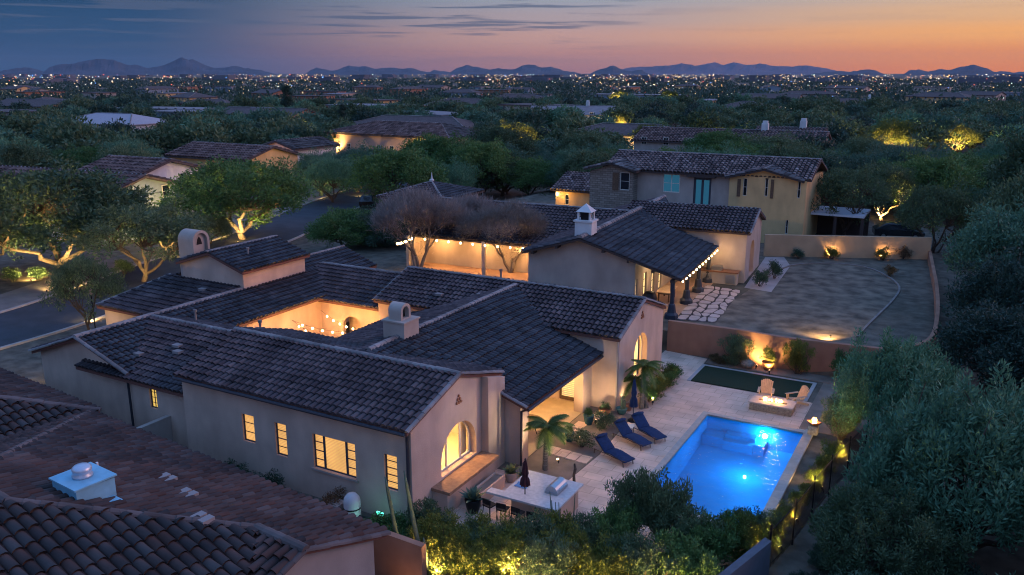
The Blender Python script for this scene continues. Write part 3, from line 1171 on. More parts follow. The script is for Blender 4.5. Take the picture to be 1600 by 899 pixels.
# patio roof
SP = 0.34
rf.plane('+x', -15.9, 2.96, SP, [(-22.5, 27.3), (-17.95, 27.3), (-17.95, 30.0), (-15.9, 30.0), (-15.9, 38.2), (-19.0, 38.2), (-22.5, 41.0)], w=0.27)
rf.plane('-x', -30.0, 5.2 - 7.5 * SP, SP, [(-22.5, 27.3), (-22.5, 41.0), (-30.0, 41.0), (-30.0, 27.3)])
rf.ridge((-22.5, 27.6, 5.2), (-22.5, 41.0, 5.2), r=0.16)
rf.ridge((-15.88, 30.0, 2.98), (-17.5, 30.0, 3.52), r=0.10, z=0.0)
# great room
SG = 0.352
rf.plane('-y', 37.95, 4.0, SG, [(-30.4, 37.95), (-14.82, 37.95), (-14.82, 41.5), (-30.4, 41.5)])
rf.plane('+y', 45.05, 4.0, SG, [(-30.4, 41.5), (-14.82, 41.5), (-14.82, 45.05), (-30.4, 45.05)])
rf.ridge((-30.4, 41.5, 5.25), (-14.8, 41.5, 5.25), r=0.13)
rf.ridge((-14.84, 37.93, 4.02), (-14.84, 41.5, 5.27), r=0.11, z=0.0)
rf.ridge((-14.84, 45.07, 4.02), (-14.84, 41.5, 5.27), r=0.11, z=0.0)
rf.ridge((-30.4, 37.95, 4.02), (-30.4, 41.5, 5.27), r=0.10, z=0.0)
rf.build(H0, M_RED, M_TILE, M_CAP, inv=HI)

# ---- walls
mb = MB()
WF = [rect(-18.80, 1.28, -18.19, 2.76), rect(-22.43, 1.31, -20.23, 2.82), rect(-24.5, 1.40, -23.87, 2.87), rect(-26.4, 1.62, -25.7, 2.88)]
panel(mb, (0, 23.7, 0), XA, ZA, rect(-30.0, -0.1, -17.504, 4.02), WF, 0.28)
ARCH1 = arch_poly(27.05, 2.7, 1.15, 3.05, 18)
panel(mb, (-17.5, 0, 0), YA, ZA, [(23.7 + .001, -0.1), (30.3, -0.1), (30.3, 4.05), (27.05, 5.02), (23.7 + .001, 4.02)], [ARCH1], 0.45)
panel(mb, (-17.15, 0, 0), YA, ZA, [(28.85, -0.1), (30.28, -0.1), (30.28, 4.08), (28.85, 4.5)], [], 0.349)
mb.box(-29.996, 23.984, -0.1, -29.75, 30.3, 4.0)
panel(mb, (0, 24.2, 0), XA, ZA, rect(-34.3, -0.1, -30.004, 2.98), [rect(-33.0, 1.64, -32.5, 2.68)], 0.25)
panel(mb, (0, 24.35, 0), XA, ZA, [(-41.5, -0.1), (-34.32, -0.1), (-34.32, 3.05), (-37.9, 4.28), (-41.5, 3.02)], [], 0.25)
mb.box(-41.5, 24.6, -0.1, -41.25, 34.6, 3.0)
mb.box(-46.0, 31.3, -0.1, -41.5, 31.55, 3.2)
mb.box(-46.0, 31.55, -0.1, -45.75, 40, 3.1)
# patio front wall: the long opening with its curved corners
arc = [(31.1, 0.0), (37.1, 0.0), (37.1, 2.0)] + [(37.1 - 0.45 * (1 - math.cos(a)), 2.0 + 0.42 * math.sin(a)) for a in (0.4, 0.8, 1.2, 1.57)] + [(31.7, 2.42)] + [(31.1 + 0.6 * (1 - math.sin(a)), 2.0 + 0.42 * math.cos(a)) for a in (0.35, 0.75, 1.15, 1.57)]
arc = [(a, max(b_, -0.099)) for a, b_ in arc]
arc[0], arc[1] = (31.1, -0.099), (37.1, -0.099)
panel(mb, (-16.4, 0, 0), YA, ZA, [(30.35 + .001, -0.1), (38.2, -0.1), (38.2, 2.92), (30.35 + .001, 2.92)], [arc], 0.5)
panel(mb, (0, 30.35, 0), XA, ZA, [(-17.49, -0.1), (-16.404, -0.1), (-16.404, 2.95), (-17.49, 3.32)], [], 0.3)
mb.box(-21.05, 30.66, -0.1, -20.8, 38.2, 4.3)
mb.box(-20.8, 30.4, -0.1, -17.52, 30.65, 3.5)
panel(mb, (0, 38.25, 0), XA, ZA, rect(-30.3, -0.1, -14.944, 3.95), [rect(-18.3, 0.02, -17.2, 2.25), rect(-28.6, 1.0, -27.4, 2.2)], 0.25)
ARCH2 = arch_poly(41.45, 2.0, 0.55, 3.35, 16)
panel(mb, (-14.94, 0, 0), YA, ZA, [(38.25 + .001, -0.1), (45.0, -0.1), (45.0, 3.98), (41.5, 5.15), (38.25 + .001, 4.0)], [ARCH2], 0.45)
# courtyard walls
panel(mb, (-35.4, 0, 0), YA, ZA, rect(30.4, -0.1, 38.9, 3.25), [], 0.2)
panel(mb, (0, 38.9, 0), XA, ZA, rect(-35.399, -0.1, -30.3, 3.1), [arch_poly(-32.9, 1.5, 0.05, 2.4)], 0.25)
mb.box(-35.4, 30.0, -0.1, -29.3, 30.2, 3.6)
mb.box(-29.55, 30.2, -0.1, -29.3, 38.2, 2.6)
mb.box(-34.0, 39.9, 0, -31.8, 40.1, 2.9)
# tower walls
panel(mb, (0, 34.9, 0), XA, ZA, [(-43.0, 0), (-37.754, 0), (-37.754, 5.5), (-40.4, 6.32), (-43.0, 5.5)], [], 0.25)
panel(mb, (-37.75, 0, 0), YA, ZA, rect(34.901, 0, 40.2, 5.45), [], 0.25)
mb.box(-43.0, 35.16, 0, -42.75, 40.2, 5.4)
mb.box(-42.75, 39.95, 0, -38.01, 40.2, 5.4)
mb.box(-40.0, 46.7, 0, -37.7, 46.95, 3.6)
mb.box(-37.9, 42.0, 0, -37.7, 46.7, 3.4)
mb.build('wall', M_WALL, H0, inv=HI)

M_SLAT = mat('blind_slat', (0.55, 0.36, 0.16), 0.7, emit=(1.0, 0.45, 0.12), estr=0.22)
# ---- front windows: amber shades behind dark bars
for (u0, v0, u1, v1), (c, r_) in zip([(p[0][0], p[0][1], p[2][0], p[2][1]) for p in WF], ((1, 5), (1, 1), (1, 4), (1, 3))):
    if c == 1 and u1 - u0 > 1.5:
        w3 = [(u0, u0 + 0.52, 4), (u0 + 0.52, u1 - 0.52, 1), (u1 - 0.52, u1, 4)]
        for a, b_, rr in w3:
            w_ = window(H0, (0, 23.7, 0), XA, ZA, a, v0, b_, v1, 1, rr, M_DARKF, M_LIT, 0.09, inv=HI)
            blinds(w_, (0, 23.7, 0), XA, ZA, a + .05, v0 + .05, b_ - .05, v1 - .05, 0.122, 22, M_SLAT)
    else:
        w_ = window(H0, (0, 23.7, 0), XA, ZA, u0, v0, u1, v1, c, r_, M_DARKF, M_LIT, 0.09, inv=HI)
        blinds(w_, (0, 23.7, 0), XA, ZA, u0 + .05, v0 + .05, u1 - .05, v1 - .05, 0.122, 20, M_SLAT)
window(H0, (0, 24.2, 0), XA, ZA, -33.0, 1.64, -32.5, 2.68, 2, 4, M_DARKF, M_LIT2, 0.08, bar=0.015, inv=HI)
mb = MB()
mb.box(-22.55, 23.62, 1.22, -20.12, 23.70 - .002, 1.31)
mb.build('window_sill', M_WALL2, H0, inv=HI)

# ---- arched picture window of the front wing, with the room behind it
mb = MB()
for y0, y1 in ((25.75, 25.81), (26.5, 26.58), (27.55, 27.63), (28.28, 28.35)):
    zt = 1.70 + math.sqrt(max(0.0, 1.35 ** 2 - (((y0 + y1) / 2) - 27.05) ** 2)) - 0.02
    mb.box(-17.86, y0, 1.16, -17.80, y1, zt)
mb.box(-17.87, 25.71, 1.155, -17.79, 28.39, 1.23)
ring = arch_poly(27.05, 2.69, 1.16, 3.045, 18)
ring2 = arch_poly(27.05, 2.55, 1.17, 2.975, 18)
panel(mb, (-17.795, 0, 0), YA, ZA, ring, [ring2], 0.07)
w = mb.build('arched_window', M_LIGHTF, H0, inv=HI)
mb = MB()
mb.box(-22.6, 24.1, -0.05, -22.4, 30.2, 3.6)
mb.box(-22.4, 24.0, -0.05, -17.96, 24.1, 3.6)
mb.box(-22.4, 30.1, -0.05, -17.96, 30.2, 3.6)
mb.box(-22.4, 24.1, 3.5, -17.96, 30.1, 3.6)
mb.box(-22.4, 24.1, -0.05, -17.96, 30.1, 0.9)
rm = mb.build('room', M_PLASTER, H0, inv=HI)
lamp(rm, (-19.0, 27.6, 3.2), 330, WARM, radius=0.3)
rt = thing('dining_table', 'dark wooden table standing in the lit room behind the arched window', 'table', (-19.4, 26.9, 0.9))
mb = MB()
mb.lathe([(0.62, 0.70), (0.65, 0.72), (0.65, 0.76), (0.62, 0.77)], n=20)
mb.build('tabletop', M_WOOD, rt)
for a in range(4):
    mb = MB()
    mb.tube([(0.4 * math.cos(a * PI / 2 + .7), 0.4 * math.sin(a * PI / 2 + .7), 0), (0.45 * math.cos(a * PI / 2 + .7), 0.45 * math.sin(a * PI / 2 + .7), 0.7)], 0.035, 6)
    mb.build('leg', M_WOOD, rt)
# furnishings seen through the arch
M_CURT = mat('linen_curtain', (0.75, 0.62, 0.42), 0.9)
for y0, y1 in ((25.55, 25.95), (28.1, 28.55)):
    mb = MB()
    g0, g1 = [], []
    for i in range(17):
        y = y0 + (y1 - y0) * i / 16
        x = -18.12 + 0.05 * math.sin(i * 1.6)
        g0.append((x, y, 0.92))
        g1.append((x, y, 3.1))
    mb.sheet([g0, g1])
    mb.build('curtain', M_CURT, H0, inv=HI)
t = thing('pendant_lamp', 'glowing pendant lamp hanging in the room behind the arched window', 'lamp', (-19.5, 26.6, 2.45))
mb = MB()
mb.tube([(0, 0, 0.2), (0, 0, 1.05)], 0.012, 5)
mb.build('cord', M_METAL, t)
mb = MB()
mb.lathe([(0.05, 0.22), (0.2, 0.16), (0.26, 0.0), (0.2, -0.14), (0.05, -0.2)], n=12)
mb.build('shade', M_BULBW, t, smooth=True)
t = thing('sideboard', 'dark sideboard against the back wall of the lit arched room', 'sideboard', (-22.1, 27.4, 0.9))
mb = MB()
mb.box(-0.25, -1.1, 0.1, 0.25, 1.1, 0.85)
mb.build('body', M_WOOD, t)
for y in (-1.0, 1.0):
    mb = MB()
    mb.box(-0.2, y - 0.05, 0, 0.2, y + 0.05, 0.1)
    mb.build('foot', M_WOOD, t)
mb = MB()
mb.box(-22.395, 26.7, 2.0, -22.36, 28.1, 2.9)
tag(mb.build('framed_picture', mat('picture', (0.12, 0.16, 0.14), 0.6, var=0.6, scale=2.5)), 'dark landscape picture hanging in the lit arched room', 'picture')
# sill seat under the arch and its planter
mb = MB()
mb.box(-17.495, 24.95, 0.93, -16.62, 28.84, 1.06)
mb.build('window_ledge', mat('brick_ledge', (0.30, 0.17, 0.10), 0.85, var=0.2, scale=7, bump=0.3, bscale=20), H0, inv=HI)
mb = MB()
mb.box(-17.495, 25.05, -0.05, -16.8, 28.8, 0.93)
mb.build('ledge_base', M_WALL, H0, inv=HI)
# clay pipe vent in each gable
for (gx, gy, gz) in ((-17.5, 27.05, 3.95), (-14.94, 41.45, 4.25)):
    mb = MB()
    for r_ in range(3):
        for k in range(3 - r_):
            y = gy + (k - (2 - r_) / 2) * 0.16
            mb.tube([(gx - 0.04, y, gz + r_ * 0.14), (gx + 0.05, y, gz + r_ * 0.14)], 0.065, 8)
    mb.build('gable_vent', M_CLAY, H0, inv=HI)
# gutters and downpipes
mb = MB()
mb.tube([(-30.0, 23.27, 3.98), (-17.45, 23.27, 3.98)], 0.075, 8)
mb.build('gutter', M_GUTTER, H0, inv=HI)
mb = MB()
mb.tube([(-17.62, 23.3, 3.95), (-17.62, 23.62, 3.75), (-17.62, 23.62, 0.0)], 0.06, 8)
mb.build('downpipe', M_GUTTER, H0, inv=HI)
mb = MB()
mb.tube([(-15.82, 30.0, 2.86), (-15.82, 38.15, 2.86)], 0.075, 8)
mb.build('gutter', M_GUTTER, H0, inv=HI)
mb = MB()
mb.tube([(-15.85, 30.1, 2.85), (-16.3, 30.27, 2.6), (-16.32, 30.28, 0.0)], 0.055, 8)
mb.build('downpipe', M_GUTTER, H0, inv=HI)
mb = MB()
mb.tube([(-34.35, 24.1, 3.0), (-34.35, 24.12, 0.0)], 0.06, 8)
mb.build('downpipe', M_GUTTER, H0, inv=HI)
mb = MB()
mb.box(-15.05, 38.14, 0, -14.97, 38.24, 3.9)
mb.build('downpipe', M_WALL2, H0, inv=HI)

# ---- patio: door with blinds, dark door, ceiling lamp
dm = MB()
dm.box(-18.3, 38.30, 0.02, -18.19, 38.36, 2.25)
dm.box(-17.31, 38.30, 0.02, -17.2, 38.36, 2.25)
dm.box(-18.19, 38.30, 2.14, -17.31, 38.36, 2.25)
dm.box(-18.19, 38.30, 0.02, -17.31, 38.36, 0.22)
door = dm.build('patio_door', M_WOOD, H0, inv=HI)
mb = MB()
mb.add([(-18.19, 38.35, 0.22), (-17.31, 38.35, 0.22), (-17.31, 38.35, 2.14), (-18.19, 38.35, 2.14)], [(0, 1, 2, 3)])
mb.build('pane', M_LITW, door)
for k in range(17):
    mb = MB()
    mb.box(-18.18, 38.315, 0.28 + k * 0.109, -17.32, 38.335, 0.335 + k * 0.109)
    mb.build('blind_slat', M_LIGHTF, door)
mb = MB()
mb.box(-20.78, 34.6, 0.02, -20.72, 36.9, 2.2)
d2 = mb.build('patio_door', M_WOOD, H0, inv=HI)
for k in range(3):
    mb = MB()
    mb.add([(-20.715, 34.75 + k * 0.72, 0.3), (-20.715, 35.3 + k * 0.72, 0.3), (-20.715, 35.3 + k * 0.72, 2.05), (-20.715, 34.75 + k * 0.72, 2.05)], [(0, 1, 2, 3)])
    mb.build('pane', M_LITW if k == 1 else M_GLASS, d2)
lf = MB()
lf.lathe([(0.04, 0.35), (0.05, 0.2), (0.16, 0.14), (0.14, 0.0), (0.05, -0.02)], (-18.4, 34.6, 3.05), 10)
pl = lf.build('ceiling_lamp', M_BULBW, H0, inv=HI)
lamp(pl, (-18.4, 34.6, 2.75), 260, (1.0, 0.62, 0.24), radius=0.25)
lamp(pl, (-17.3, 36.9, 2.5), 80, (1.0, 0.62, 0.24), radius=0.2)

# ---- great room arch: lit curtains
mb = MB()
grid = [[], []]
for i in range(41):
    y = 40.40 + 2.1 * i / 40
    x = -15.62 + 0.07 * math.sin(i * 1.45)
    grid[0].append((x, y, 0.5))
    grid[1].append((x, y, 3.45))
mb.sheet(grid)
mb.build('curtain', emit_mat('lit_curtain', (1.0, 0.62, 0.22), 0.75), H0, inv=HI)
mb = MB()
for y0 in (41.05, 41.8):
    mb.box(-15.30, y0, 0.56, -15.25, y0 + 0.05, 3.25)
panel(mb, (-15.24, 0, 0), YA, ZA, arch_poly(41.45, 1.99, 0.56, 3.34, 16), [arch_poly(41.45, 1.86, 0.6, 3.28, 16)], 0.06)
aw = mb.build('arched_window', M_LIGHTF, H0, inv=HI)
lamp(aw, (-15.2, 41.45, 2.2), 14, WARM, radius=0.3)

# ---- chimneys with a barrel head


def barrel_chimney(x0, x1, y0, y1, z0, zs, ztop, m=M_WHITE):
    mb = MB()
    if z0 < zs:
        mb.box(x0, y0, z0, x1, y1, zs)
        mb.box(x0 - 0.06, y0 - 0.06, zs, x1 + 0.06, y1 + 0.06, zs + 0.07)
    c = (y0 + y1) / 2
    w_ = (y1 - y0) * 0.66
    x1 -= 0.22
    x0 += 0.12
    panel(mb, (x1 - 0.28, 0, 0), YA, ZA, arch_poly(c, w_, zs + 0.07, ztop, 16), [], (x1 - x0) - 0.34)
    panel(mb, (x1 - 0.08, 0, 0), YA, ZA, arch_poly(c, w_, zs + 0.07, ztop, 16), [arch_poly(c, w_ * 0.62, zs + 0.12, ztop - w_ * 0.19, 12)], 0.199)
    ch = mb.build('chimney', m, H0, inv=HI)
    mb = MB()
    mb.add([(x1 - 0.275, c - w_ * 0.26, zs + 0.13), (x1 - 0.275, c + w_ * 0.26, zs + 0.13), (x1 - 0.275, c + w_ * 0.22, ztop - w_ * 0.38), (x1 - 0.275, c - w_ * 0.22, ztop - w_ * 0.38)], [(0, 1, 2, 3)])
    mb.build('flue_grille', M_METAL, ch)


barrel_chimney(-23.3, -22.1, 29.7, 30.85, 3.9, 5.9, 6.72, M_WALL2)
# bell gable on the tower front
mb = MB()
panel(mb, (-42.05, 0, 0), YA, ZA, arch_poly(35.55, 1.28, 0.0, 7.55, 16), [], 1.15)
panel(mb, (-41.85, 0, 0), YA, ZA, arch_poly(35.55, 1.28, 5.3, 7.55, 16), [arch_poly(35.55, 0.95, 5.9, 7.38, 14)], 0.199)
bgab = mb.build('bell_gable', M_WALL2, H0, inv=HI)
mb = MB()
mb.add([(-42.04, 35.33, 6.65), (-42.04, 35.77, 6.65), (-42.04, 35.68, 7.0), (-42.04, 35.55, 7.15), (-42.04, 35.42, 7.0)], [(0, 1, 2, 3, 4)])
mb.build('bell_niche', M_METAL, bgab)

# ---- vents on the roofs
for (x, y, z, h) in ((-31.5, 30.0, 3.8, 0.75), (-35.6, 29.4, 4.0, 0.7), (-24.6, 43.0, 4.6, 0.8), (-39.0, 36.6, 6.0, 0.45)):
    mb = MB()
    mb.tube([(x, y, z), (x, y, z + h)], 0.06, 8)
    mb.tube([(x, y, z + h), (x, y, z + h + 0.12)], 0.10, 8)
    mb.build('vent_pipe', M_CAP, H0, inv=HI)
for (x, y, z) in ((-33.1, 26.1, 3.78), (-33.6, 26.5, 3.9), (-35.1, 25.4, 3.55), (-26.5, 39.1, 4.52), (-24.0, 39.6, 4.7), (-40.2, 33.9, 4.28), (-25.6, 33.4, 4.3)):
    mb = MB()
    mb.box(x - 0.22, y - 0.16, z, x + 0.22, y + 0.16, z + 0.13)
    mb.build('roof_vent', M_CAP, H0, inv=HI)

# ---- courtyard floor, festoon and lamps
mb = MB()
mb.add([(-35.4, 30.2, 0.0), (-29.6, 30.2, 0.0), (-29.6, 38.9, 0.0), (-35.4, 38.9, 0.0)], [(0, 1, 2, 3)])
struct(mb.build('courtyard_paving', M_CONC))


def festoon(label, group, runs, sag=0.25, nb=10, r=0.05, power=3.0, bulbm=None, cat='string lights'):
    p0 = Vector(runs[0][0])
    t = thing('string_lights', label, cat, p0, group=group)
    cb = MB()
    pts_all = []
    for a, c in runs:
        a, c = Vector(a), Vector(c)
        pts = []
        for i in range(nb + 1):
            u = i / nb
            p = a.lerp(c, u) - Vector((0, 0, sag * 4 * u * (1 - u))) - p0
            pts.append(p)
        cb.tube(pts, 0.008, 4)
        pts_all += pts[1:-1] if sag > 0.1 else pts
    cb.build('cable', M_METAL, t)
    bm = MB()
    bm.lathe([(0.3 * r, 0.0), (0.9 * r, -0.6 * r), (r, -1.4 * r), (0.6 * r, -2.2 * r), (0.1 * r, -2.4 * r)], n=8)
    me = bm.mesh('bulb', bulbm or M_BULB, True)
    for p in pts_all:
        o = link('bulb', me, t)
        o.location = p
    return t


ft = festoon('zigzag of warm bulbs strung across the open courtyard', None,
             [((-34.7, 33.0, 2.75), (-29.7, 34.6, 2.6)), ((-29.7, 34.6, 2.6), (-34.7, 35.6, 2.75)), ((-34.7, 35.6, 2.75), (-29.7, 36.9, 2.6)), ((-29.7, 36.9, 2.6), (-34.7, 38.1, 2.75))], sag=0.4, nb=8, r=0.06)
for (x, y) in ((-33.4, 37.4), (-31.2, 37.2), (-33.3, 34.6), (-31.0, 34.2)):
    lamp(ft, Vector((x, y, 2.3)) - ft.location, 115, (1.0, 0.50, 0.13), radius=0.2)

# ================================================================== neighbouring houses
def piy(u, v, y):
    """where the survey line through (u, v) meets the vertical plane at y: (x, z)"""
    a = pix(u, v, 0.0)
    t = y / a[1]
    return a[0] * t, CAM_H - CAM_H * t


# ---- N1: rust-tiled hipped house whose roof fills the near corner
N1 = thing('hipped_house', 'house with broad rust red barrel tile roof and a pale metal vent box on it', 'house', (-22.2, 11.5, 0), R(-5.5))
r1 = Roof(w=0.34, l=0.52, seg=5, ht=0.40, jit=1.5)
S = 0.33
AZ = 5.64
r1.eye = N1.matrix_basis.inverted() @ Vector((0, 0, CAM_H)) if False else Vector((22.2 * 0.995 + 11.5 * 0.0958, -11.5, CAM_H))
py_ = [(-2.5, 0), (0, 0), (4.6, 4.6), (6.6, 4.6), (6.6, 7.9), (-10.4, 7.9)]
r1.plane('+y', 7.9, AZ - S * 7.9, S, py_, single=True)
r1.plane('+x', 6.2, AZ - S * 6.2, S, [(0, 0), (0, -9), (6.2, -9), (6.2, 3.0), (4.6, 4.6)])
r1.plane('-y', 2.0, AZ - S * 4.6 - S * 2.6, S, [(4.6, 4.6), (6.6, 4.6), (6.6, 1.2), (6.2, 1.2), (6.2, 3.0)])
r1.plane('-x', -10.4, AZ - S * 7.9, S, [(-2.5, 0), (-10.4, 7.9), (-10.4, -9), (-2.5, -9)])
r1.plane('+y', 8.6, 2.75, S, [(-26, 8.6), (-10.9, 8.6), (-15.5, 3.8), (-26, 3.8)])
r1.plane('+x', -10.9, 2.75, S, [(-10.9, 8.6), (-15.5, 3.8), (-15.5, -6), (-10.9, -6)])
hz = lambda d: AZ - S * d
r1.ridge((-2.5, 0, AZ), (-10.4, 7.9, hz(7.9)), r=0.15, l=0.45)
r1.ridge((0, 0, AZ), (4.6, 4.6, hz(4.6)), r=0.13, l=0.45)
r1.ridge((4.6, 4.6, hz(4.6)), (6.65, 4.6, hz(4.6)), r=0.16, l=0.45)
r1.ridge((-2.5, 0, AZ), (0, 0, AZ), r=0.16, l=0.45)
r1.ridge((-10.9, 8.6, 2.75), (-15.5, 3.8, 2.75 + S * 4.8), r=0.15, l=0.45)
r1.ridge((6.6, 7.95, hz(7.9)), (6.6, 4.6, hz(4.6)), r=0.12, z=-0.03, l=0.45)
r1.ridge((6.6, 1.2, hz(8.0)), (6.6, 4.6, hz(4.6)), r=0.12, z=-0.03, l=0.45)
roof1 = r1.build(N1, M_RED, M_TILE1, M_CAP1)
mb = MB()
panel(mb, (6.4, 0, 0), YA, ZA, [(1.4, -0.1), (7.5, -0.1), (7.5, 2.98), (4.6, 3.94), (1.4, 2.88)], [rect(5.0, 1.2, 5.8, 2.2)], 0.25)
mb.box(-10.0, 7.25, -0.1, 6.14, 7.5, 2.96)
mb.box(-10.0, -8.5, -0.1, -9.75, 7.25, 2.96)
mb.box(5.6, -8.5, -0.1, 5.85, 1.35, 3.4)
mb.box(-25.5, 7.9, -0.1, -11.4, 8.15, 2.7)
mb.build('wall', mat('stucco_taupe', (0.27, 0.235, 0.215), 0.9, var=0.15, scale=0.8, bump=0.3, bscale=20), N1)
window(N1, (6.4, 0, 0), YA, ZA, 5.0, 1.2, 5.8, 2.2, 2, 2, M_DARKF, M_GLASS, 0.1)


def on_n1(x, y):
    return hz(y)


vb = MB()
vx0, vx1, vy0, vy1 = -0.45, 0.85, 1.45, 2.6
zt = hz(vy0) + 0.40
vb.add([(vx0, vy0, hz(vy0) - .1), (vx1, vy0, hz(vy0) - .1), (vx1, vy1, hz(vy1) - .1), (vx0, vy1, hz(vy1) - .1), (vx0, vy0, zt), (vx1, vy0, zt), (vx1, vy1, zt - 0.05), (vx0, vy1, zt - 0.05)],
       [(0, 3, 2, 1), (4, 5, 6, 7), (0, 1, 5, 4), (1, 2, 6, 5), (2, 3, 7, 6), (3, 0, 4, 7)])
vb.box(vx0 - .06, vy0 - .06, zt + .004, vx1 + .06, vy1 + .06, zt + 0.05)
M_PALEMETAL = mat('pale_blue_metal', (0.22, 0.46, 0.58), 0.5, metal=0.2, var=0.1, scale=3)
vent = vb.build('roof_vent', M_PALEMETAL, N1)
tb = MB()
tb.lathe([(0.27, 0.0), (0.29, 0.06), (0.24, 0.10), (0.27, 0.18), (0.27, 0.28), (0.2, 0.34), (0.06, 0.37)], (0.2, 2.02, zt + 0.05), 18)
tb.build('turbine', mat('cloudy_metal', (0.5, 0.55, 0.62), 0.35, metal=0.5), vent, smooth=True)
fl = MB()
fl.box(0.86, 1.9, hz(2.3) + 0.08, 1.35, 2.5, hz(2.3) + 0.12)
fl.build('flashing', M_PALEMETAL, vent)
for (x, y) in ((1.1, 4.6), (3.3, 3.6), (-0.6, 5.0)):
    for k in range(2):
        mb = MB()
        xx = x + k * 0.36
        mb.box(xx - 0.13, y - 0.2, hz(y) + 0.04, xx + 0.13, y + 0.2, hz(y) + 0.17)
        mb.build('vent_tile', mat('vent_tile', (0.26, 0.23, 0.22), 0.8), N1)
mb = MB()
mb.tube([(-1.2, 3.2, hz(3.2)), (-1.2, 3.2, hz(3.2) + 0.6)], 0.04, 6)
mb.build('vent_pipe', M_WHITE, N1)

# boundary wall between the two lots
bw = MB()
for a, c in (((-40, 20.9), (-22, 20.6)), ((-22, 20.6), (-14.6, 20.3))):
    d = (Vector(c) - Vector(a))
    n_ = Vector((-d.y, d.x)).normalized() * 0.12
    bw.prism([(a[0] - n_.x, a[1] - n_.y), (c[0] - n_.x, c[1] - n_.y), (c[0] + n_.x, c[1] + n_.y), (a[0] + n_.x, a[1] + n_.y)], -0.1, 1.85)
tag(bw.build('boundary_wall', M_TERRA), 'brown stucco wall between the rust roofed house and the side yard', 'wall')
gw = MB()
gw.box(-31.9, 21.0, -0.1, -31.65, 24.19, 1.5)
tag(gw.build('side_gate_wall', M_WALL2), 'short stucco wall across the side yard by the small lit window', 'wall')

# ---- N2: ranch house with festooned porch behind the retaining wall
N2 = thing('ranch_house', 'tiled ranch house with festooned porch and a small white cupola on its ridge', 'house', (-16.4, 52.3, TZ), R(4.0))
r2 = Roof(w=0.33, l=0.44, seg=3, ht=0.40)
E2 = 2.75
r2.plane('+x', 0.25, E2, 0.30, [(0.25, -0.4), (0.25, 11.3), (-2.5, 11.3), (-6.9, 21.5), (-6.9, -0.4)])
r2.plane('-x', -11.2, E2 + 0.30 * 2.85, 0.30, [(-6.9, -0.4), (-6.9, 21.5), (-11.2, 21.5), (-11.2, -0.4)])
r2.ridge((-6.9, -0.4, E2 + 2.15), (-6.9, 21.5, E2 + 2.15), r=0.24, l=0.5)
r2.plane('-y', 11.3, 4.0, 0.34, [(-8.0, 11.3), (2.6, 11.3), (2.6, 15.1), (-8.0, 15.1)])
r2.plane('+y', 18.9, 4.0, 0.34, [(-8.0, 15.1), (2.6, 15.1), (2.6, 18.9), (-8.0, 18.9)])
r2.ridge((-6.5, 15.1, 5.29), (2.62, 15.1, 5.29), r=0.13)
r2.ridge((2.6, 11.28, 4.0), (2.6, 15.1, 5.3), r=0.11, z=0.0)
r2.plane('-y', 5.4, 2.8, 0.373, [(-24.5, 5.4), (-11.0, 5.4), (-6.9, 11.4), (-24.5, 11.4)])
r2.plane('+y', 17.4, 2.8, 0.373, [(-24.5, 11.4), (-6.9, 11.4), (-6.9, 17.4), (-24.5, 17.4)])
r2.ridge((-24.5, 11.4, 5.04), (-6.9, 11.4, 5.04), r=0.13)
# hipped pavilion
cx_, cy_, hx, hy, ez, az = -29.4, 18.3, 3.7, 4.2, 4.3, 5.45
r2.plane('-y', cy_ - hy, ez, (az - ez) / hy, [(cx_ - hx, cy_ - hy), (cx_ + hx, cy_ - hy), (cx_, cy_)])
r2.plane('+y', cy_ + hy, ez, (az - ez) / hy, [(cx_ + hx, cy_ + hy), (cx_ - hx, cy_ + hy), (cx_, cy_)])
r2.plane('+x', cx_ + hx, ez, (az - ez) / hx, [(cx_ + hx, cy_ - hy), (cx_ + hx, cy_ + hy), (cx_, cy_)])
r2.plane('-x', cx_ - hx, ez, (az - ez) / hx, [(cx_ - hx, cy_ + hy), (cx_ - hx, cy_ - hy), (cx_, cy_)])
r2.ridge((cx_ + hx, cy_ - hy, ez), (cx_, cy_, az), r=0.13)
r2.ridge((cx_ - hx, cy_ - hy, ez), (cx_, cy_, az), r=0.13)
roof2 = r2.build(N2, M_FASCIA, M_TILE, M_CAP)
mb = MB()
gz = lambda x: E2 + 2.15 - 0.30 * abs(x + 6.9) - 0.16
panel(mb, (0, 0.3, 0), XA, ZA, [(-11.0, -0.1), (-3.104, -0.1), (-3.104, gz(-3.1)), (-6.9, gz(-6.9)), (-11.0, gz(-11.0))], [], 0.25)
FW = [rect(0.55, 0.25, 1.15, 2.15), rect(2.3, 0.05, 3.3, 2.2), rect(4.4, 0.05, 5.4, 2.2), rect(6.4, 0.05, 7.4, 2.2)]
panel(mb, (-3.1, 0, 0), YA, ZA, rect(0.301, -0.1, 11.6, 3.4), FW, 0.25)
mb.box(-11.0, 0.56, -0.1, -10.75, 7.0, 3.2)
panel(mb, (0, 11.6, 0), XA, ZA, rect(-3.1, -0.1, 2.296, 4.0), [], 0.25)
panel(mb, (2.3, 0, 0), YA, ZA, [(11.601, -0.1), (18.6, -0.1), (18.6, 3.95), (15.1, 5.1), (11.601, 3.95)], [arch_poly(14.6, 2.0, 0.1, 2.9)], 0.5)
mb.box(-24.2, 7.6, -0.1, -11.0, 7.85, 3.3)
mb.box(-24.2, 5.0, -0.1, -23.95, 7.6, 2.75)
mb.box(cx_ - hx + .5, cy_ - hy + .5, 0, cx_ + hx - .5, cy_ + hy - .5, ez)
mb.box(1.55, 12.6, -0.1, 1.75, 16.6, 3.0)
mb.build('wall', M_WALL2, N2)
for p in FW:
    window(N2, (-3.1, 0, 0), YA, ZA, p[0][0], p[0][1], p[2][0], p[2][1], 2, 4, M_DARKF, M_LITW, 0.1, bar=0.02)
mb = MB()
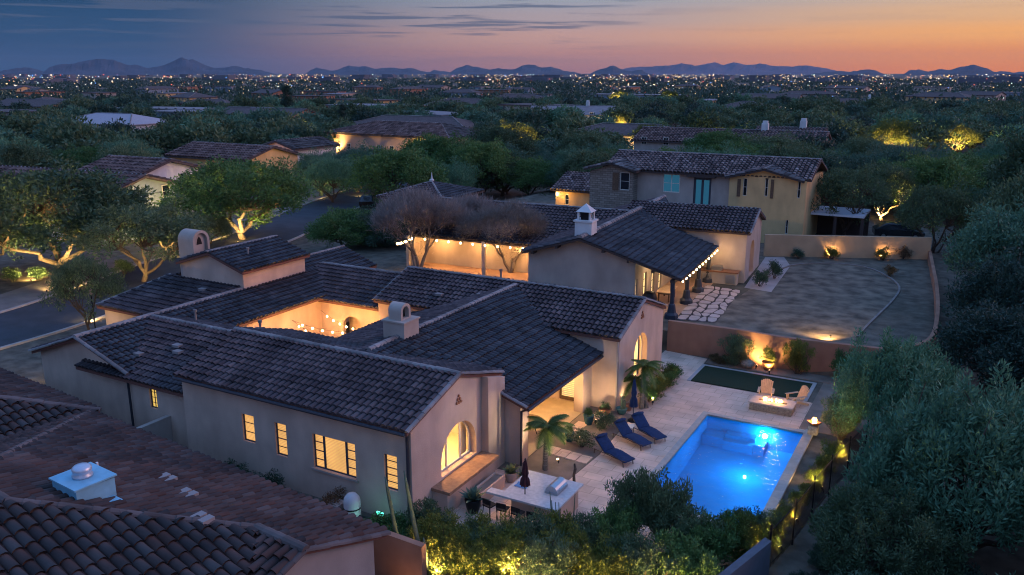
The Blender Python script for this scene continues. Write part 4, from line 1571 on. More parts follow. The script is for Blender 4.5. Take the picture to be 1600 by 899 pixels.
mb.add([(1.76, 13.7, 0.1), (1.76, 15.5, 0.1), (1.76, 15.5, 2.8), (1.76, 13.7, 2.8)], [(0, 1, 2, 3)])
mb.build('arched_window', mat('amber_glass', (0.4, 0.2, 0.08), 0.3, emit=(1.0, 0.45, 0.15), estr=0.18), N2)
# porch posts on flared bases
pm = MB()
pm.lathe([(0.46, 0.0), (0.46, 0.28), (0.30, 0.42), (0.22, 0.95), (0.15, 1.02), (0.15, 2.62)], n=8)
pme = pm.mesh('post', mat('dark_post', (0.035, 0.04, 0.055), 0.5))
for y in (-0.2, 3.9, 7.5, 10.9):
    o = link('post', pme, N2)
    o.location = (-0.35, y, 0)
mb = MB()
mb.box(-0.5, -0.35, 2.45, -0.2, 11.3, 2.62)
mb.build('beam', M_FASCIA, N2)
for x in (-10.4, -8.6, -5.2, -3.4, -1.7):
    mb = MB()
    z = gz(x) - 0.12
    mb.box(x - 0.09, -0.42, z - 0.06, x + 0.09, 0.3, z + 0.1)
    mb.build('rafter_end', M_FASCIA, N2)
# cupola chimney
mb = MB()
ccx, ccy, cz = -7.1, 1.4, E2 + 1.9
mb.box(ccx - 0.62, ccy - 0.55, cz - .4, ccx + 0.62, ccy + 0.55, cz + 1.15)
mb.box(ccx - 0.70, ccy - 0.63, cz + 1.15, ccx + 0.70, ccy + 0.63, cz + 1.27)
for sx in (-1, 1):
    for sy in (-1, 1):
        mb.box(ccx + sx * 0.42 - 0.07, ccy + sy * 0.36 - 0.07, cz + 1.27, ccx + sx * 0.42 + 0.07, ccy + sy * 0.36 + 0.07, cz + 1.85)
mb.add([(ccx - .58, ccy - .52, cz + 1.85), (ccx + .58, ccy - .52, cz + 1.85), (ccx + .58, ccy + .52, cz + 1.85), (ccx - .58, ccy + .52, cz + 1.85), (ccx, ccy, cz + 2.4)], [(3, 2, 1, 0), (0, 1, 4), (1, 2, 4), (2, 3, 4), (3, 0, 4)])
ch2 = mb.build('chimney', M_WHITE, N2)
mb = MB()
mb.box(ccx - 0.3, ccy - 0.26, cz + 1.27, ccx + 0.3, ccy + 0.26, cz + 1.84)
mb.build('flue', M_METAL, ch2)
mb = MB()
mb.lathe([(0.22, 0.0), (0.24, 0.25), (0.10, 0.3), (0.06, 0.6), (0.02, 0.95)], (cx_, cy_, az), 8)
mb.build('finial', M_WHITE, N2)
# outdoor kitchen of the ranch house
ok = thing('outdoor_kitchen', 'stucco outdoor kitchen counter with brown top and steel doors beside the porch', 'kitchen', (-16.4, 52.3, TZ), R(4.0))
mb = MB()
mb.box(-0.9, 10.7, 0, 1.9, 11.55, 0.9)
mb.build('base', M_WALL2, ok)
mb = MB()
mb.box(-1.0, 10.6, 0.9, 2.0, 11.58, 1.0)
mb.build('counter', mat('brown_counter', (0.20, 0.09, 0.05), 0.4), ok)
for x in (-0.75, 1.05):
    mb = MB()
    mb.box(x, 10.66, 0.1, x + 0.7, 10.70 - .002, 0.75)
    mb.build('door', M_STEEL, ok)
mb = MB()
mb.box(-0.1, 10.8, 1.0, 0.65, 11.4, 1.3)
mb.build('grill', M_STEEL, ok)
lamp(N2, (0.6, 10.3, 2.6), 45, WARM, radius=0.15)
lamp(N2, (-2.0, 3.2, 2.3), 45, (1.0, 0.68, 0.36), radius=0.2)
lamp(N2, (-2.0, 8.2, 2.3), 45, (1.0, 0.68, 0.36), radius=0.2)
M2 = Matrix.Translation((-16.4, 52.3, TZ)) @ Matrix.Rotation(R(4.0), 4, 'Z')
festoon('row of warm bulbs hung along the porch eave of the ranch house', None, [(M2 @ Vector((0.22, 0.1, 2.62)), M2 @ Vector((0.22, 11.0, 2.62)))], sag=0.05, nb=11, r=0.075)
festoon('warm bulbs strung along the courtyard eave behind the bare trees', None, [(M2 @ Vector((-23.6, 5.2, 2.7)), M2 @ Vector((-11.4, 5.2, 2.7))), (M2 @ Vector((-23.7, 2.9, 2.6)), M2 @ Vector((-23.6, 5.2, 2.7)))], sag=0.08, nb=11, r=0.08)
for x in (-22.0, -18.2, -14.4):
    lamp(N2, (x, 6.3, 2.2), 170, (1.0, 0.50, 0.16), radius=0.2)
lamp(N2, (-13.0, 2.5, 2.2), 90, (1.0, 0.50, 0.16), radius=0.2)
mb = MB()
mb.add([tuple(M2 @ Vector(p)) for p in ((-24.0, -2.4, 0.012), (-11.0, -2.4, 0.012), (-11.0, 7.6, 0.012), (-24.0, 7.6, 0.012))], [(0, 1, 2, 3)])
mb.add([tuple(M2 @ Vector(p)) for p in ((-3.1, 0.0, 0.012), (0.15, 0.0, 0.012), (0.15, 11.6, 0.012), (-3.1, 11.6, 0.012))], [(0, 1, 2, 3)])
struct(mb.build('porch_paving', mat('porch_tile', (0.36, 0.22, 0.14), 0.7, var=0.12, scale=1.0)))
mb = MB()
for x in (-23.8, -17.2, -11.2):
    mb.box(x - 0.14, 5.35, 0, x + 0.14, 5.63, 2.78)
mb.build('porch_column', M_WALL2, N2)
# porch furniture: long table with benches, covered grill
pt = thing('picnic_table', 'long wooden table under the festooned porch', 'table', M2 @ Vector((-1.9, 4.4, 0)), R(4))
mb = MB()
mb.box(-0.5, -1.1, 0.70, 0.5, 1.1, 0.77)
mb.build('tabletop', M_TEAK, pt)
for y in (-0.8, 0.8):
    mb = MB()
    mb.box(-0.42, y - 0.05, 0, -0.32, y + 0.05, 0.70)
    mb.box(0.32, y - 0.05, 0, 0.42, y + 0.05, 0.70)
    mb.box(-0.32, y - 0.04, 0.56, 0.32, y + 0.04, 0.70)
    mb.build('leg', M_WOOD, pt)
gc = thing('covered_grill', 'barbecue under a black fitted cover beside the porch wall', 'grill', M2 @ Vector((-2.35, 1.5, 0)), R(4))
mb = MB()
mb.lathe([(0.52, 0.0), (0.52, 0.75), (0.46, 1.0), (0.34, 1.18), (0.12, 1.26)], n=12)
mb.build('cover', mat('black_vinyl', (0.012, 0.012, 0.014), 0.5), gc, smooth=True)

# flagstones: each slab a piece of its own, set in gravel
fs_root = thing('flagstone_paving', 'pale irregular flagstones set in dark gravel beside the festooned porch', 'paving', pix(1100, 480, TZ))
fi = Matrix.Translation(-fs_root.location)
rn = random.Random(5)
q = [Vector(pix(u, v, TZ)) for u, v in ((1054, 500), (1118, 505), (1158, 455), (1104, 446))]
mb = MB()
mb.add([(p.x, p.y, TZ + 0.018) for p in q], [(0, 1, 2, 3)])
struct(mb.build('flagstone_gravel', mat('dark_gravel', (0.055, 0.042, 0.038), 0.95, var=0.3, scale=8)))
rows_, cols_ = 9, 4
gridp = {}
for j in range(rows_ + 1):
    for i in range(cols_ + 1):
        u, v = i / cols_, j / rows_
        p = q[0].lerp(q[1], u).lerp(q[3].lerp(q[2], u), v)
        if 0 < i < cols_:
            p += Vector((rn.uniform(-.22, .22), 0, 0))
        if 0 < j < rows_:
            p += Vector((rn.uniform(-.1, .1), rn.uniform(-.22, .22), 0))
        if i % 2 and 0 < j < rows_:
            p += Vector((0, 0.3, 0))
        gridp[i, j] = p
for j in range(rows_):
    for i in range(cols_):
        cs = [gridp[i, j], gridp[i + 1, j], gridp[i + 1, j + 1], gridp[i, j + 1]]
        c = sum(cs, Vector()) / 4
        pts = []
        for k in range(4):
            a = c.lerp(cs[k], 0.74)
            m_ = c.lerp(cs[k].lerp(cs[(k + 1) % 4], 0.5), rn.uniform(0.80, 0.90))
            pts += [(a.x + rn.uniform(-.05, .05), a.y + rn.uniform(-.05, .05)), (m_.x, m_.y)]
        mb = MB()
        mb.prism(pts, TZ - 0.01, TZ + 0.05 + rn.uniform(0, 0.015))
        mb.build('flagstone', mat('flagstone', (0.46, 0.36, 0.31), 0.8, var=0.12, scale=2.0), fs_root, inv=fi)

# retaining wall and its return
rw = MB()
pts = [(-15.9, 49.0), (-11.0, 49.05), (-9.0, 49.1), (-6.2, 49.2), (-3.2, 49.4)]
rows = [[], [], [], []]
for i, (x, y) in enumerate(pts):
    zt = 1.98 + 0.05 * math.sin(i * 2.1)
    rows[0].append((x, y - 0.14, -0.1))
    rows[1].append((x, y - 0.14, zt))
    rows[2].append((x, y + 0.14, zt))
    rows[3].append((x, y + 0.14, -0.1))
rw.sheet(rows)
tag(rw.build('retaining_wall', M_TERRA), 'terracotta stucco retaining wall between the pool yard and the lawn above', 'wall')
# curved wall closing the neighbour's yard on the slope side
cw = MB()
path = smooth_path([(-3.2, 49.4), (-1.4, 52.5), (-1.2, 58.0), (-1.6, 66.0), (-2.2, 73.0), (-2.9, 80.7)], 5)
rows = [[], [], [], []]
for i, p in enumerate(path):
    a, b_ = Vector(path[max(i - 1, 0)]), Vector(path[min(i + 1, len(path) - 1)])
    d = (b_ - a).normalized()
    nr = Vector((-d.y, d.x)) * 0.12
    for r_, (s, z) in zip(rows, ((1, -0.3), (1, 1.98), (-1, 1.98), (-1, -0.3))):
        r_.append((p[0] + s * nr.x, p[1] + s * nr.y, z))
cw.sheet(rows)
tag(cw.build('curved_wall', M_TERRA), 'low stucco wall curving round the lawn beneath the dark trees', 'wall')
gwl = MB()
a, c = Vector((-15.9, 75.0)), Vector((-2.9, 80.7))
d = (c - a)
nr = Vector((-d.y, d.x)).normalized() * 0.14
gwl.prism([(a.x - nr.x, a.y - nr.y), (c.x - nr.x, c.y - nr.y), (c.x + nr.x, c.y + nr.y), (a.x + nr.x, a.y + nr.y)], TZ - 0.2, TZ + 1.95)
tag(gwl.build('garden_wall', mat('stucco_tan', (0.46, 0.30, 0.18), 0.9, var=0.12, scale=0.8, bump=0.2)), 'terracotta garden wall washed by two ground lights', 'wall')

# ---- N3: two-storey house
N3 = thing('two_storey_house', 'two storey ochre and grey house with a stone gable and shuttered windows', 'house', (-25, 84, TZ))
I3 = Matrix.Translation((25, -84, -TZ))
Y3 = 81.5
M_STONEW = bpy.data.materials.new('stone_cladding')
M_STONEW.use_nodes = True
nt = M_STONEW.node_tree
bk = nt.nodes.new('ShaderNodeTexBrick')
bk.inputs['Color1'].default_value = (0.20, 0.155, 0.12, 1)
bk.inputs['Color2'].default_value = (0.30, 0.24, 0.19, 1)
bk.inputs['Mortar'].default_value = (0.10, 0.08, 0.065, 1)
bk.inputs['Scale'].default_value = 1.0
bk.inputs['Brick Width'].default_value = 0.55
bk.inputs['Row Height'].default_value = 0.22
bk.inputs['Mortar Size'].default_value = 0.02
t_ = nt.nodes.new('ShaderNodeTexCoord')
mp_ = nt.nodes.new('ShaderNodeMapping')
mp_.inputs['Rotation'].default_value = (R(90), 0, 0)
nt.links.new(t_.outputs['Object'], mp_.inputs[0])
nt.links.new(mp_.outputs[0], bk.inputs[0])
nt.links.new(bk.outputs[0], nt.nodes['Principled BSDF'].inputs['Base Color'])
nt.nodes['Principled BSDF'].inputs['Roughness'].default_value = 0.9


def z3(u, v, y=Y3):
    return piy(u, v, y)


xl = z3(993, 268)[0]
xr = z3(1262, 290)[0]
xs_ = z3(922, 268, Y3 - 1.2)[0]
xse = z3(990, 268, Y3 - 1.2)[0]
xy = z3(1141, 300)[0]
EV = 7.45
r3 = Roof(w=0.40, l=0.5, seg=3, ht=0.42)
r3.plane('-y', Y3 - 0.45, EV, 0.32, [(xs_ + 1, Y3 - 0.45), (xr + 0.4, Y3 - 0.45), (xr + 0.4, Y3 + 4.2), (xs_ + 1, Y3 + 4.2)])
r3.plane('+y', Y3 + 8.85, EV, 0.32, [(xs_ + 1, Y3 + 4.2), (xr + 0.4, Y3 + 4.2), (xr + 0.4, Y3 + 8.85), (xs_ + 1, Y3 + 8.85)])
r3.ridge((xs_ + 1, Y3 + 4.2, EV + 0.32 * 4.65), (xr + 0.4, Y3 + 4.2, EV + 0.32 * 4.65), r=0.14)
for (a, c, y, zc, sl, dep) in ((xs_ - 0.5, xse + 0.5, Y3 - 1.7, EV + 0.75, 0.26, 6.0), (xy - 0.35, xr - 0.2, Y3 - 0.95, EV + 0.85, 0.26, 5.0)):
    m_ = (a + c) / 2
    hw = (c - a) / 2
    r3.plane('+x', c, zc - sl * hw, sl, [(c, y), (c, y + dep), (m_, y + dep), (m_, y)])
    r3.plane('-x', a, zc - sl * hw, sl, [(m_, y), (m_, y + dep), (a, y + dep), (a, y)])
    r3.ridge((m_, y, zc), (m_, y + dep, zc), r=0.15)
roof3 = r3.build(N3, M_FASCIA, M_TILE3, M_CAP, inv=I3)
mb = MB()


def holes3(lst, y=Y3):
    out = []
    for u0, v0, u1, v1 in lst:
        a = piy(u0, v1, y)
        c = piy(u1, v0, y)
        out.append((a[0], a[1], c[0], c[1]))
    return out


hA = holes3([(1035, 273, 1063, 300), (1082, 279, 1112, 322)])
hB = holes3([(1160, 279, 1168, 306), (1194, 279, 1201, 307), (1245, 284, 1252, 310), (1226, 344, 1232, 366)], Y3 - 0.5)
hC = holes3([(968, 270, 984, 297)], Y3 - 1.2)
panel(mb, (0, Y3, 0), XA, ZA, rect(xl, TZ - .1, xy, EV - 0.05), [rect(*h) for h in hA], 0.25)
mb.build('wall', M_WALL2, N3, inv=I3)
mb = MB()
m_ = (xy - 0.35 + xr - 0.2) / 2
panel(mb, (0, Y3 - 0.5, 0), XA, ZA, [(xy, TZ - .1), (xr, TZ - .1), (xr, EV - .12), (xr - 0.4, EV - .1), (m_, EV + 0.66), (xy, EV - 0.1)], [rect(*h) for h in hB], 0.25)
mb.box(xy, Y3 - 0.249, TZ - .1, xy + 0.2, Y3 + 0.3, EV - .2)
mb.box(xr - 0.25, Y3 - 0.249, TZ - .1, xr, Y3 + 8.4, EV)
mb.build('ochre_wall', M_YEL, N3, inv=I3)
mb = MB()
m_ = (xs_ + xse) / 2
panel(mb, (0, Y3 - 1.2, 0), XA, ZA, [(xs_, TZ - .1), (xse, TZ - .1), (xse, EV - .25), (m_, EV + 0.56), (xs_, EV - .25)], [rect(*h) for h in hC], 0.3)
mb.box(xse - 0.3, Y3 - 0.899, TZ - .1, xse, Y3 + 0.2, EV - .2)
mb.box(xs_, Y3 - 0.899, TZ - .1, xs_ + .3, Y3 + 8, EV - .2)
mb.build('stone_wall', M_STONEW, N3, inv=I3)
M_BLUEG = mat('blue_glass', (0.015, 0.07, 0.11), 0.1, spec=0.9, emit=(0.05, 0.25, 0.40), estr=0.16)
for k, h in enumerate(hA):
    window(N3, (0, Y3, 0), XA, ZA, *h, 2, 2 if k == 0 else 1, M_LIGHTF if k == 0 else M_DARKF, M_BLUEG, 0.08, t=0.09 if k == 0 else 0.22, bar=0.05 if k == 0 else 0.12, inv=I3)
for h in hB:
    window(N3, (0, Y3 - 0.5, 0), XA, ZA, *h, 1, 2, M_LIGHTF, M_GLASS, 0.08, inv=I3)
window(N3, (0, Y3 - 1.2, 0), XA, ZA, *hC[0], 1, 2, M_LIGHTF, M_GLASS, 0.08, t=0.08, inv=I3)
for (u0, v0, u1, v1, y) in ((1151, 280, 1158, 307, Y3 - 0.5), (1203, 281, 1210, 310, Y3 - 0.5), (957, 270, 967, 297, Y3 - 1.2)):
    a, c = piy(u0, v1, y), piy(u1, v0, y)
    mb = MB()
    mb.box(a[0], y - 0.07, a[1], c[0], y - 0.004, c[1])
    mb.build('shutter', M_WOOD, N3, inv=I3)
a, c = piy(1079, 276, Y3), piy(1115, 274, Y3)
mb = MB()
mb.box(a[0] - .3, Y3 - 0.5, a[1], c[0] + .3, Y3 - 0.004, a[1] + 0.2)
mb.build('lintel', M_FASCIA, N3, inv=I3)
# lit garden store beside the two-storey house
gs = thing('garden_store', 'small ochre outbuilding with tiled roof lit by a wall lantern', 'outbuilding', pix(895, 325, TZ))
xb0, xb1 = piy(868, 320, 88.0)[0], piy(924, 320, 88.0)[0]
gi = Matrix.Translation(-gs.location)
mb = MB()
panel(mb, (0, 88.0, 0), XA, ZA, rect(xb0, TZ - .1, xb1, 4.0), [rect(xb0 + 1.2, 2.2, xb0 + 1.7, 3.4)], 0.2)
mb.box(xb0, 88.2, TZ - .1, xb0 + 0.2, 92, 4.0)
mb.build('wall', M_YEL, gs, inv=gi)
window(gs, (0, 88.0, 0), XA, ZA, xb0 + 1.2, 2.2, xb0 + 1.7, 3.4, 1, 2, M_LIGHTF, M_GLASS, 0.06, inv=gi)
rg = Roof(w=0.40, l=0.5, seg=3, ht=0.42)
rg.plane('-y', 87.5, 3.9, 0.36, [(xb0 - .5, 87.5), (xb1 + 1.0, 87.5), (xb1 + 1.0, 92.0), (xb0 - .5, 92.0)])
rg.build(gs, M_FASCIA, M_TILE3, M_CAP, inv=gi)
mb = MB()
mb.lathe([(0.06, 0), (0.1, 0.1), (0.1, 0.28), (0.03, 0.36)], (xb0 + 0.25, 87.85, 3.2), 8)
wl_ = mb.build('wall_lantern', M_BULBW, gs, inv=gi)
lamp(wl_, (xb0 + 1.0, 87.0, 3.3), 60, (1.0, 0.55, 0.14), radius=0.15)
# flat covered terrace of the two-storey house
pg = thing('terrace_shelter', 'flat roofed dark garden shelter with a pale roof beside the ochre house', 'shelter', pix(1305, 365, TZ))
x0_, x1_ = piy(1264, 350, 86.0)[0], piy(1352, 350, 86.0)[0]
pi_ = Matrix.Translation(-pg.location)
mb = MB()
mb.box(x0_, 84.5, 3.75, x1_, 89.5, 3.95)
mb.build('roof', mat('pale_membrane', (0.45, 0.50, 0.56), 0.5), pg, inv=pi_)
for x in (x0_ + .15, (x0_ + x1_) / 2, x1_ - .15):
    mb = MB()
    mb.box(x - 0.14, 84.7, TZ, x + 0.14, 85.0, 3.75)
    mb.build('post', M_FASCIA, pg, inv=pi_)
mb = MB()
mb.box(x0_, 89.0, TZ, x1_, 89.3, 3.75)
mb.build('back_wall', M_FASCIA, pg, inv=pi_)

# ================================================================== plants: generators
def leaf_cloud(rng, centres, radii, n, L, W, up=0.3, droop=0.0, outer=0.55):
    """n small leaf blades spread through clumps; returns verts and quads"""
    centres = np.asarray(centres, float)
    radii = np.asarray(radii, float)
    if radii.ndim == 1:
        radii = np.repeat(radii[:, None], 3, 1)
    pr = radii.prod(1) ** (2 / 3)
    idx = rng.choice(len(centres), n, p=pr / pr.sum())
    d = rng.normal(size=(n, 3))
    d /= np.linalg.norm(d, axis=1)[:, None]
    rad = rng.random(n) ** outer
    P = centres[idx] + d * radii[idx] * rad[:, None]
    ax = d * 0.6 + rng.normal(size=(n, 3)) * 0.6
    ax[:, 2] += up - droop
    ax /= np.linalg.norm(ax, axis=1)[:, None]
    sd_ = np.cross(ax, rng.normal(size=(n, 3)))
    sd_ /= np.linalg.norm(sd_, axis=1)[:, None] + 1e-9
    l = L * rng.uniform(0.6, 1.4, n)[:, None]
    w = W * rng.uniform(0.6, 1.4, n)[:, None]
    nrm = np.cross(ax, sd_)
    V = np.stack([P, P + ax * l * 0.45 + sd_ * w * 0.5 + nrm * w * 0.15, P + ax * l, P + ax * l * 0.45 - sd_ * w * 0.5 + nrm * w * 0.15], 1).reshape(-1, 3)
    Fc = np.arange(4 * n).reshape(n, 4)
    return V, Fc


def branch(mb, p, q, r0, r1, rnd, wob=0.12, k=4, n=5):
    p, q = Vector(p), Vector(q)
    L = (q - p).length
    pts, rs = [], []
    for i in range(k + 1):
        t = i / k
        o = Vector((rnd.uniform(-1, 1), rnd.uniform(-1, 1), rnd.uniform(-1, 1))) * wob * L * (0 if i in (0, k) else 1)
        pts.append(p.lerp(q, t) + o)
        rs.append(r0 + (r1 - r0) * t)
    mb.tube(pts, rs, n, cap=False)
    return pts


def tree_proto(seed, h, r, n, L, W, trunk_r=0.16, nclump=46, flat=0.75, base=0.30, limbs=4, lean=0.0, up=0.3, droop=0.0, clump=0.30, twigs=True, leafm=None, barkm=None, sprays=False):
    """trunk and crown meshes of one tree, base at the origin"""
    rnd = random.Random(seed)
    rng = np.random.default_rng(seed)
    zc = h * (base + (1 - base) * 0.5)
    rz = h * (1 - base) * 0.5
    C, RR = [], []
    for i in range(nclump):
        d = rng.normal(size=3)
        d /= np.linalg.norm(d)
        d[2] = abs(d[2]) * 1.1 - 0.45 if rng.random() < 0.85 else d[2]
        k = rng.uniform(0.45, 1.0) ** 0.6
        C.append((d[0] * r * k * (1 - clump * .5) + lean, d[1] * r * k * (1 - clump * .5), zc + d[2] * rz * k))
        s = clump * r * rng.uniform(0.55, 1.25)
        RR.append((s, s, s * flat) if not sprays else (s * 0.5, s * 0.5, s * 1.25))
    mb = MB()
    fork = Vector((rnd.uniform(-.2, .2), rnd.uniform(-.2, .2), h * base * 0.45))
    branch(mb, (0, 0, -0.15), fork, trunk_r * 1.25, trunk_r, rnd, 0.05, 3, 7)
    ends = []
    for i in range(limbs):
        a = 2 * PI * (i + rnd.uniform(-.3, .3)) / limbs
        e = Vector((math.cos(a) * r * 0.42 + lean * .6, math.sin(a) * r * 0.42, h * rnd.uniform(base + 0.12, base + 0.35)))
        branch(mb, fork, e, trunk_r * 0.75, trunk_r * 0.42, rnd, 0.10, 4, 6)
        ends.append(e)
    if twigs:
        for c in C:
            e = min(ends, key=lambda q_: (q_ - Vector(c)).length)
            branch(mb, e, c, trunk_r * 0.30, trunk_r * 0.08, rnd, 0.10, 3, 4)
    tm = mb.mesh('trunk', barkm or M_BARK)
    V, Fc = leaf_cloud(rng, C, RR, n, L, W, up, droop)
    cm_ = fast_mesh('crown', V, Fc, leafm or L_OLIVE)
    return tm, cm_


def bare_proto(seed, h, r, nt_=34, leafy=1500):
    """a leafless mesquite: many fine rising twigs"""
    rnd = random.Random(seed)
    rng = np.random.default_rng(seed)
    mb = MB()
    tips = []

    def grow(p, d, L, rad, lev):
        q = p + d * L
        pts = branch(mb, p, q, rad, rad * 0.62, rnd, 0.06, 3, 4 if lev > 1 else 6)
        tips.append(q)
        if lev >= 6:
            return
        for k in range(rnd.choice((2, 3)) if lev < 5 else 2):
            nd = (d + Vector((rnd.uniform(-1, 1), rnd.uniform(-1, 1), rnd.uniform(-.35, .75))) * 0.62).normalized()
            grow(q, nd, L * rnd.uniform(0.66, 0.86), rad * 0.60, lev + 1)
    for k in range(3):
        a = 2 * PI * k / 3 + rnd.random()
        grow(Vector((0, 0, 0)), Vector((math.cos(a) * 0.38, math.sin(a) * 0.38, 1)).normalized(), h * 0.27, 0.15, 0)
    tm = mb.mesh('trunk', mat('mesquite_bark', (0.15, 0.13, 0.12), 0.95))
    T = np.array([tuple(t) for t in tips])
    V, Fc = leaf_cloud(rng, T, np.full(len(T), 0.42), 15000, 0.55, 0.022, 0.9)
    return tm, fast_mesh('crown', V, Fc, L_TWIG)


def put_tree(proto, name, label, loc, s=1.0, sz=None, rz=None, group=None, cat='tree', leafm=None, names=('trunk', 'crown')):
    t = thing(name, label, cat, loc, random.uniform(0, 6.28) if rz is None else rz, group)
    t.scale = (s, s, sz or s)
    for nm, me in zip(names, proto):
        o = link(nm, me, t)
        if leafm is not None and nm == names[1]:
            o.material_slots[0].link = 'OBJECT'
            o.material_slots[0].material = leafm
    return t


def bush_proto(seed, r, h, n, L, W, leafm, nclump=22, up=0.4, stems=7, cs=1.0):
    rnd = random.Random(seed)
    rng = np.random.default_rng(seed)
    C, RR = [], []
    for i in range(nclump):
        d = rng.normal(size=3)
        d /= np.linalg.norm(d)
        k = rng.uniform(0.3, 1.12)
        C.append((d[0] * r * k * 0.8, d[1] * r * k * 0.8, h * 0.5 + d[2] * h * 0.40 * k))
        s = rng.uniform(0.20, 0.45) * cs
        RR.append((s * r, s * r, s * h * 0.55))
    mb = MB()
    for i in range(stems):
        c = C[i % nclump]
        branch(mb, (rnd.uniform(-.1, .1), rnd.uniform(-.1, .1), -0.05), c, 0.03, 0.01, rnd, 0.08, 3, 4)
    V, Fc = leaf_cloud(rng, C, RR, n, L, W, up)
    V[:, 2] = np.maximum(V[:, 2], 0.02)
    return mb.mesh('stems', M_BARK), fast_mesh('foliage', V, Fc, leafm)


def put_bush(proto, name, label, loc, s=1.0, sz=None, group=None, leafm=None, cat='shrub'):
    return put_tree(proto, name, label, loc, s, sz, None, group, cat, leafm, ('stems', 'foliage'))


SAG = bush_proto(3, 0.8, 1.2, 3000, 0.085, 0.04, L_GREEN)
SAG2 = bush_proto(4, 0.8, 1.2, 2600, 0.10, 0.035, L_OLIVE)
SPRIG = bush_proto(5, 1.25, 2.1, 9500, 0.13, 0.045, L_GREEN, nclump=85, up=0.7, stems=24, cs=0.62)
SPRIG2 = bush_proto(6, 1.25, 2.1, 8000, 0.125, 0.038, L_OLIVE, nclump=70, up=0.9, stems=24, cs=0.62)


def palm(label, loc, h, r=1.15, lean=0.0, nf=17, seed=1):
    rnd = random.Random(seed)
    t = thing('palm_tree', label, 'palm', loc, rnd.uniform(0, 6))
    mb = MB()
    pts = [(lean * (i / 6) ** 1.5, 0, h * i / 6) for i in range(7)]
    mb.tube(pts, [0.13, 0.12, 0.105, 0.10, 0.095, 0.10, 0.12], 9)
    for i in range(14):
        z = h * (0.1 + 0.85 * i / 14)
        x = lean * (z / h) ** 1.5
        mb.lathe([(0.115, 0), (0.135, 0.05), (0.11, 0.07)], (x, 0, z), 9, closed=False)
    mb.build('trunk', M_BARKG, t)
    for k in range(nf):
        a = 2 * PI * k / nf + rnd.uniform(-.15, .15)
        el = rnd.uniform(-0.1, 1.15)
        L = r * rnd.uniform(0.85, 1.15)
        fm = MB()
        pr = []
        for i in range(9):
            u = i / 8
            rad_ = L * (u * math.cos(el * (1 - .3 * u)))
            z = L * (u * math.sin(el) * 0.9 - 0.75 * u * u * (0.6 + 0.4 * (1.2 - el)))
            pr.append(Vector((math.cos(a) * rad_ + lean, math.sin(a) * rad_, h + 0.05 + z)))
        fm.tube(pr, [0.018 - 0.0015 * i for i in range(9)], 4)
        side = Vector((-math.sin(a), math.cos(a), 0))
        for i in range(34):
            u = 0.12 + 0.88 * i / 34
            j = min(int(u * 8), 7)
            p = pr[j].lerp(pr[j + 1], u * 8 - j)
            d = (pr[j + 1] - pr[j]).normalized()
            ll = 0.34 * r / 1.15 * math.sin(PI * min(0.96, 0.12 + u * 0.86)) + 0.06
            for s in (-1, 1):
                q_ = p + (side * s * 0.85 + d * 0.55 - Vector((0, 0, 0.28))).normalized() * ll
                w = d * 0.026
                fm.add([p - w, p + w, q_], [(0, 1, 2)])
        fm.build('frond', L_PALM, t)
    return t


def agave(t, z, r=0.6, n=22, seed=1, m=None):
    """blade rosette built on thing t at height z"""
    rnd = random.Random(seed)
    for k in range(n):
        a = k * 2.399 + rnd.uniform(-.1, .1)
        el = 0.35 + 1.0 * (k / n)
        L = r * rnd.uniform(0.85, 1.1) * (1 - 0.25 * k / n)
        mb = MB()
        rows = []
        for i in range(6):
            u = i / 5
            w = 0.075 * r / 0.6 * (1 - u ** 2.2) * (0.75 + 0.5 * math.sin(PI * u))
            rr = L * u * math.cos(el) + 0.03
            zz = z + L * (u * math.sin(el) - 0.16 * u * u * (1.5 - el))
            c = Vector((math.cos(a) * rr, math.sin(a) * rr, zz))
            s = Vector((-math.sin(a), math.cos(a), 0))
            rows.append([c - s * w, c - Vector((0, 0, w * 0.5)), c + s * w])
        mb.sheet(rows)
        mb.build('leaf', m or L_AGAVE, t)


UPL = 9.0


def uplight(label, loc, target, energy, col=GOLD, spot=R(120), group=None, glow=True):
    t = thing('landscape_light', label, 'landscape light', loc, 0.0, group)
    d = (Vector(target) - Vector(loc)).normalized()
    mb = MB()
    mb.tube([(0, 0, -0.02), (0, 0, 0.10)], 0.02, 6)
    p = Vector((0, 0, 0.10))
    mb.tube([p, p + d * 0.14], [0.045, 0.06], 8)
    mb.build('housing', M_METAL, t)
    lm = MB()
    lm.tube([p + d * 0.142, p + d * 0.150], 0.052, 8)
    lm.build('lens', M_BULB, t)
    lamp(t, p + d * 0.2, energy * UPL, col, 'SPOT', 0.05, p + d * 3, spot, 0.8)
    return t


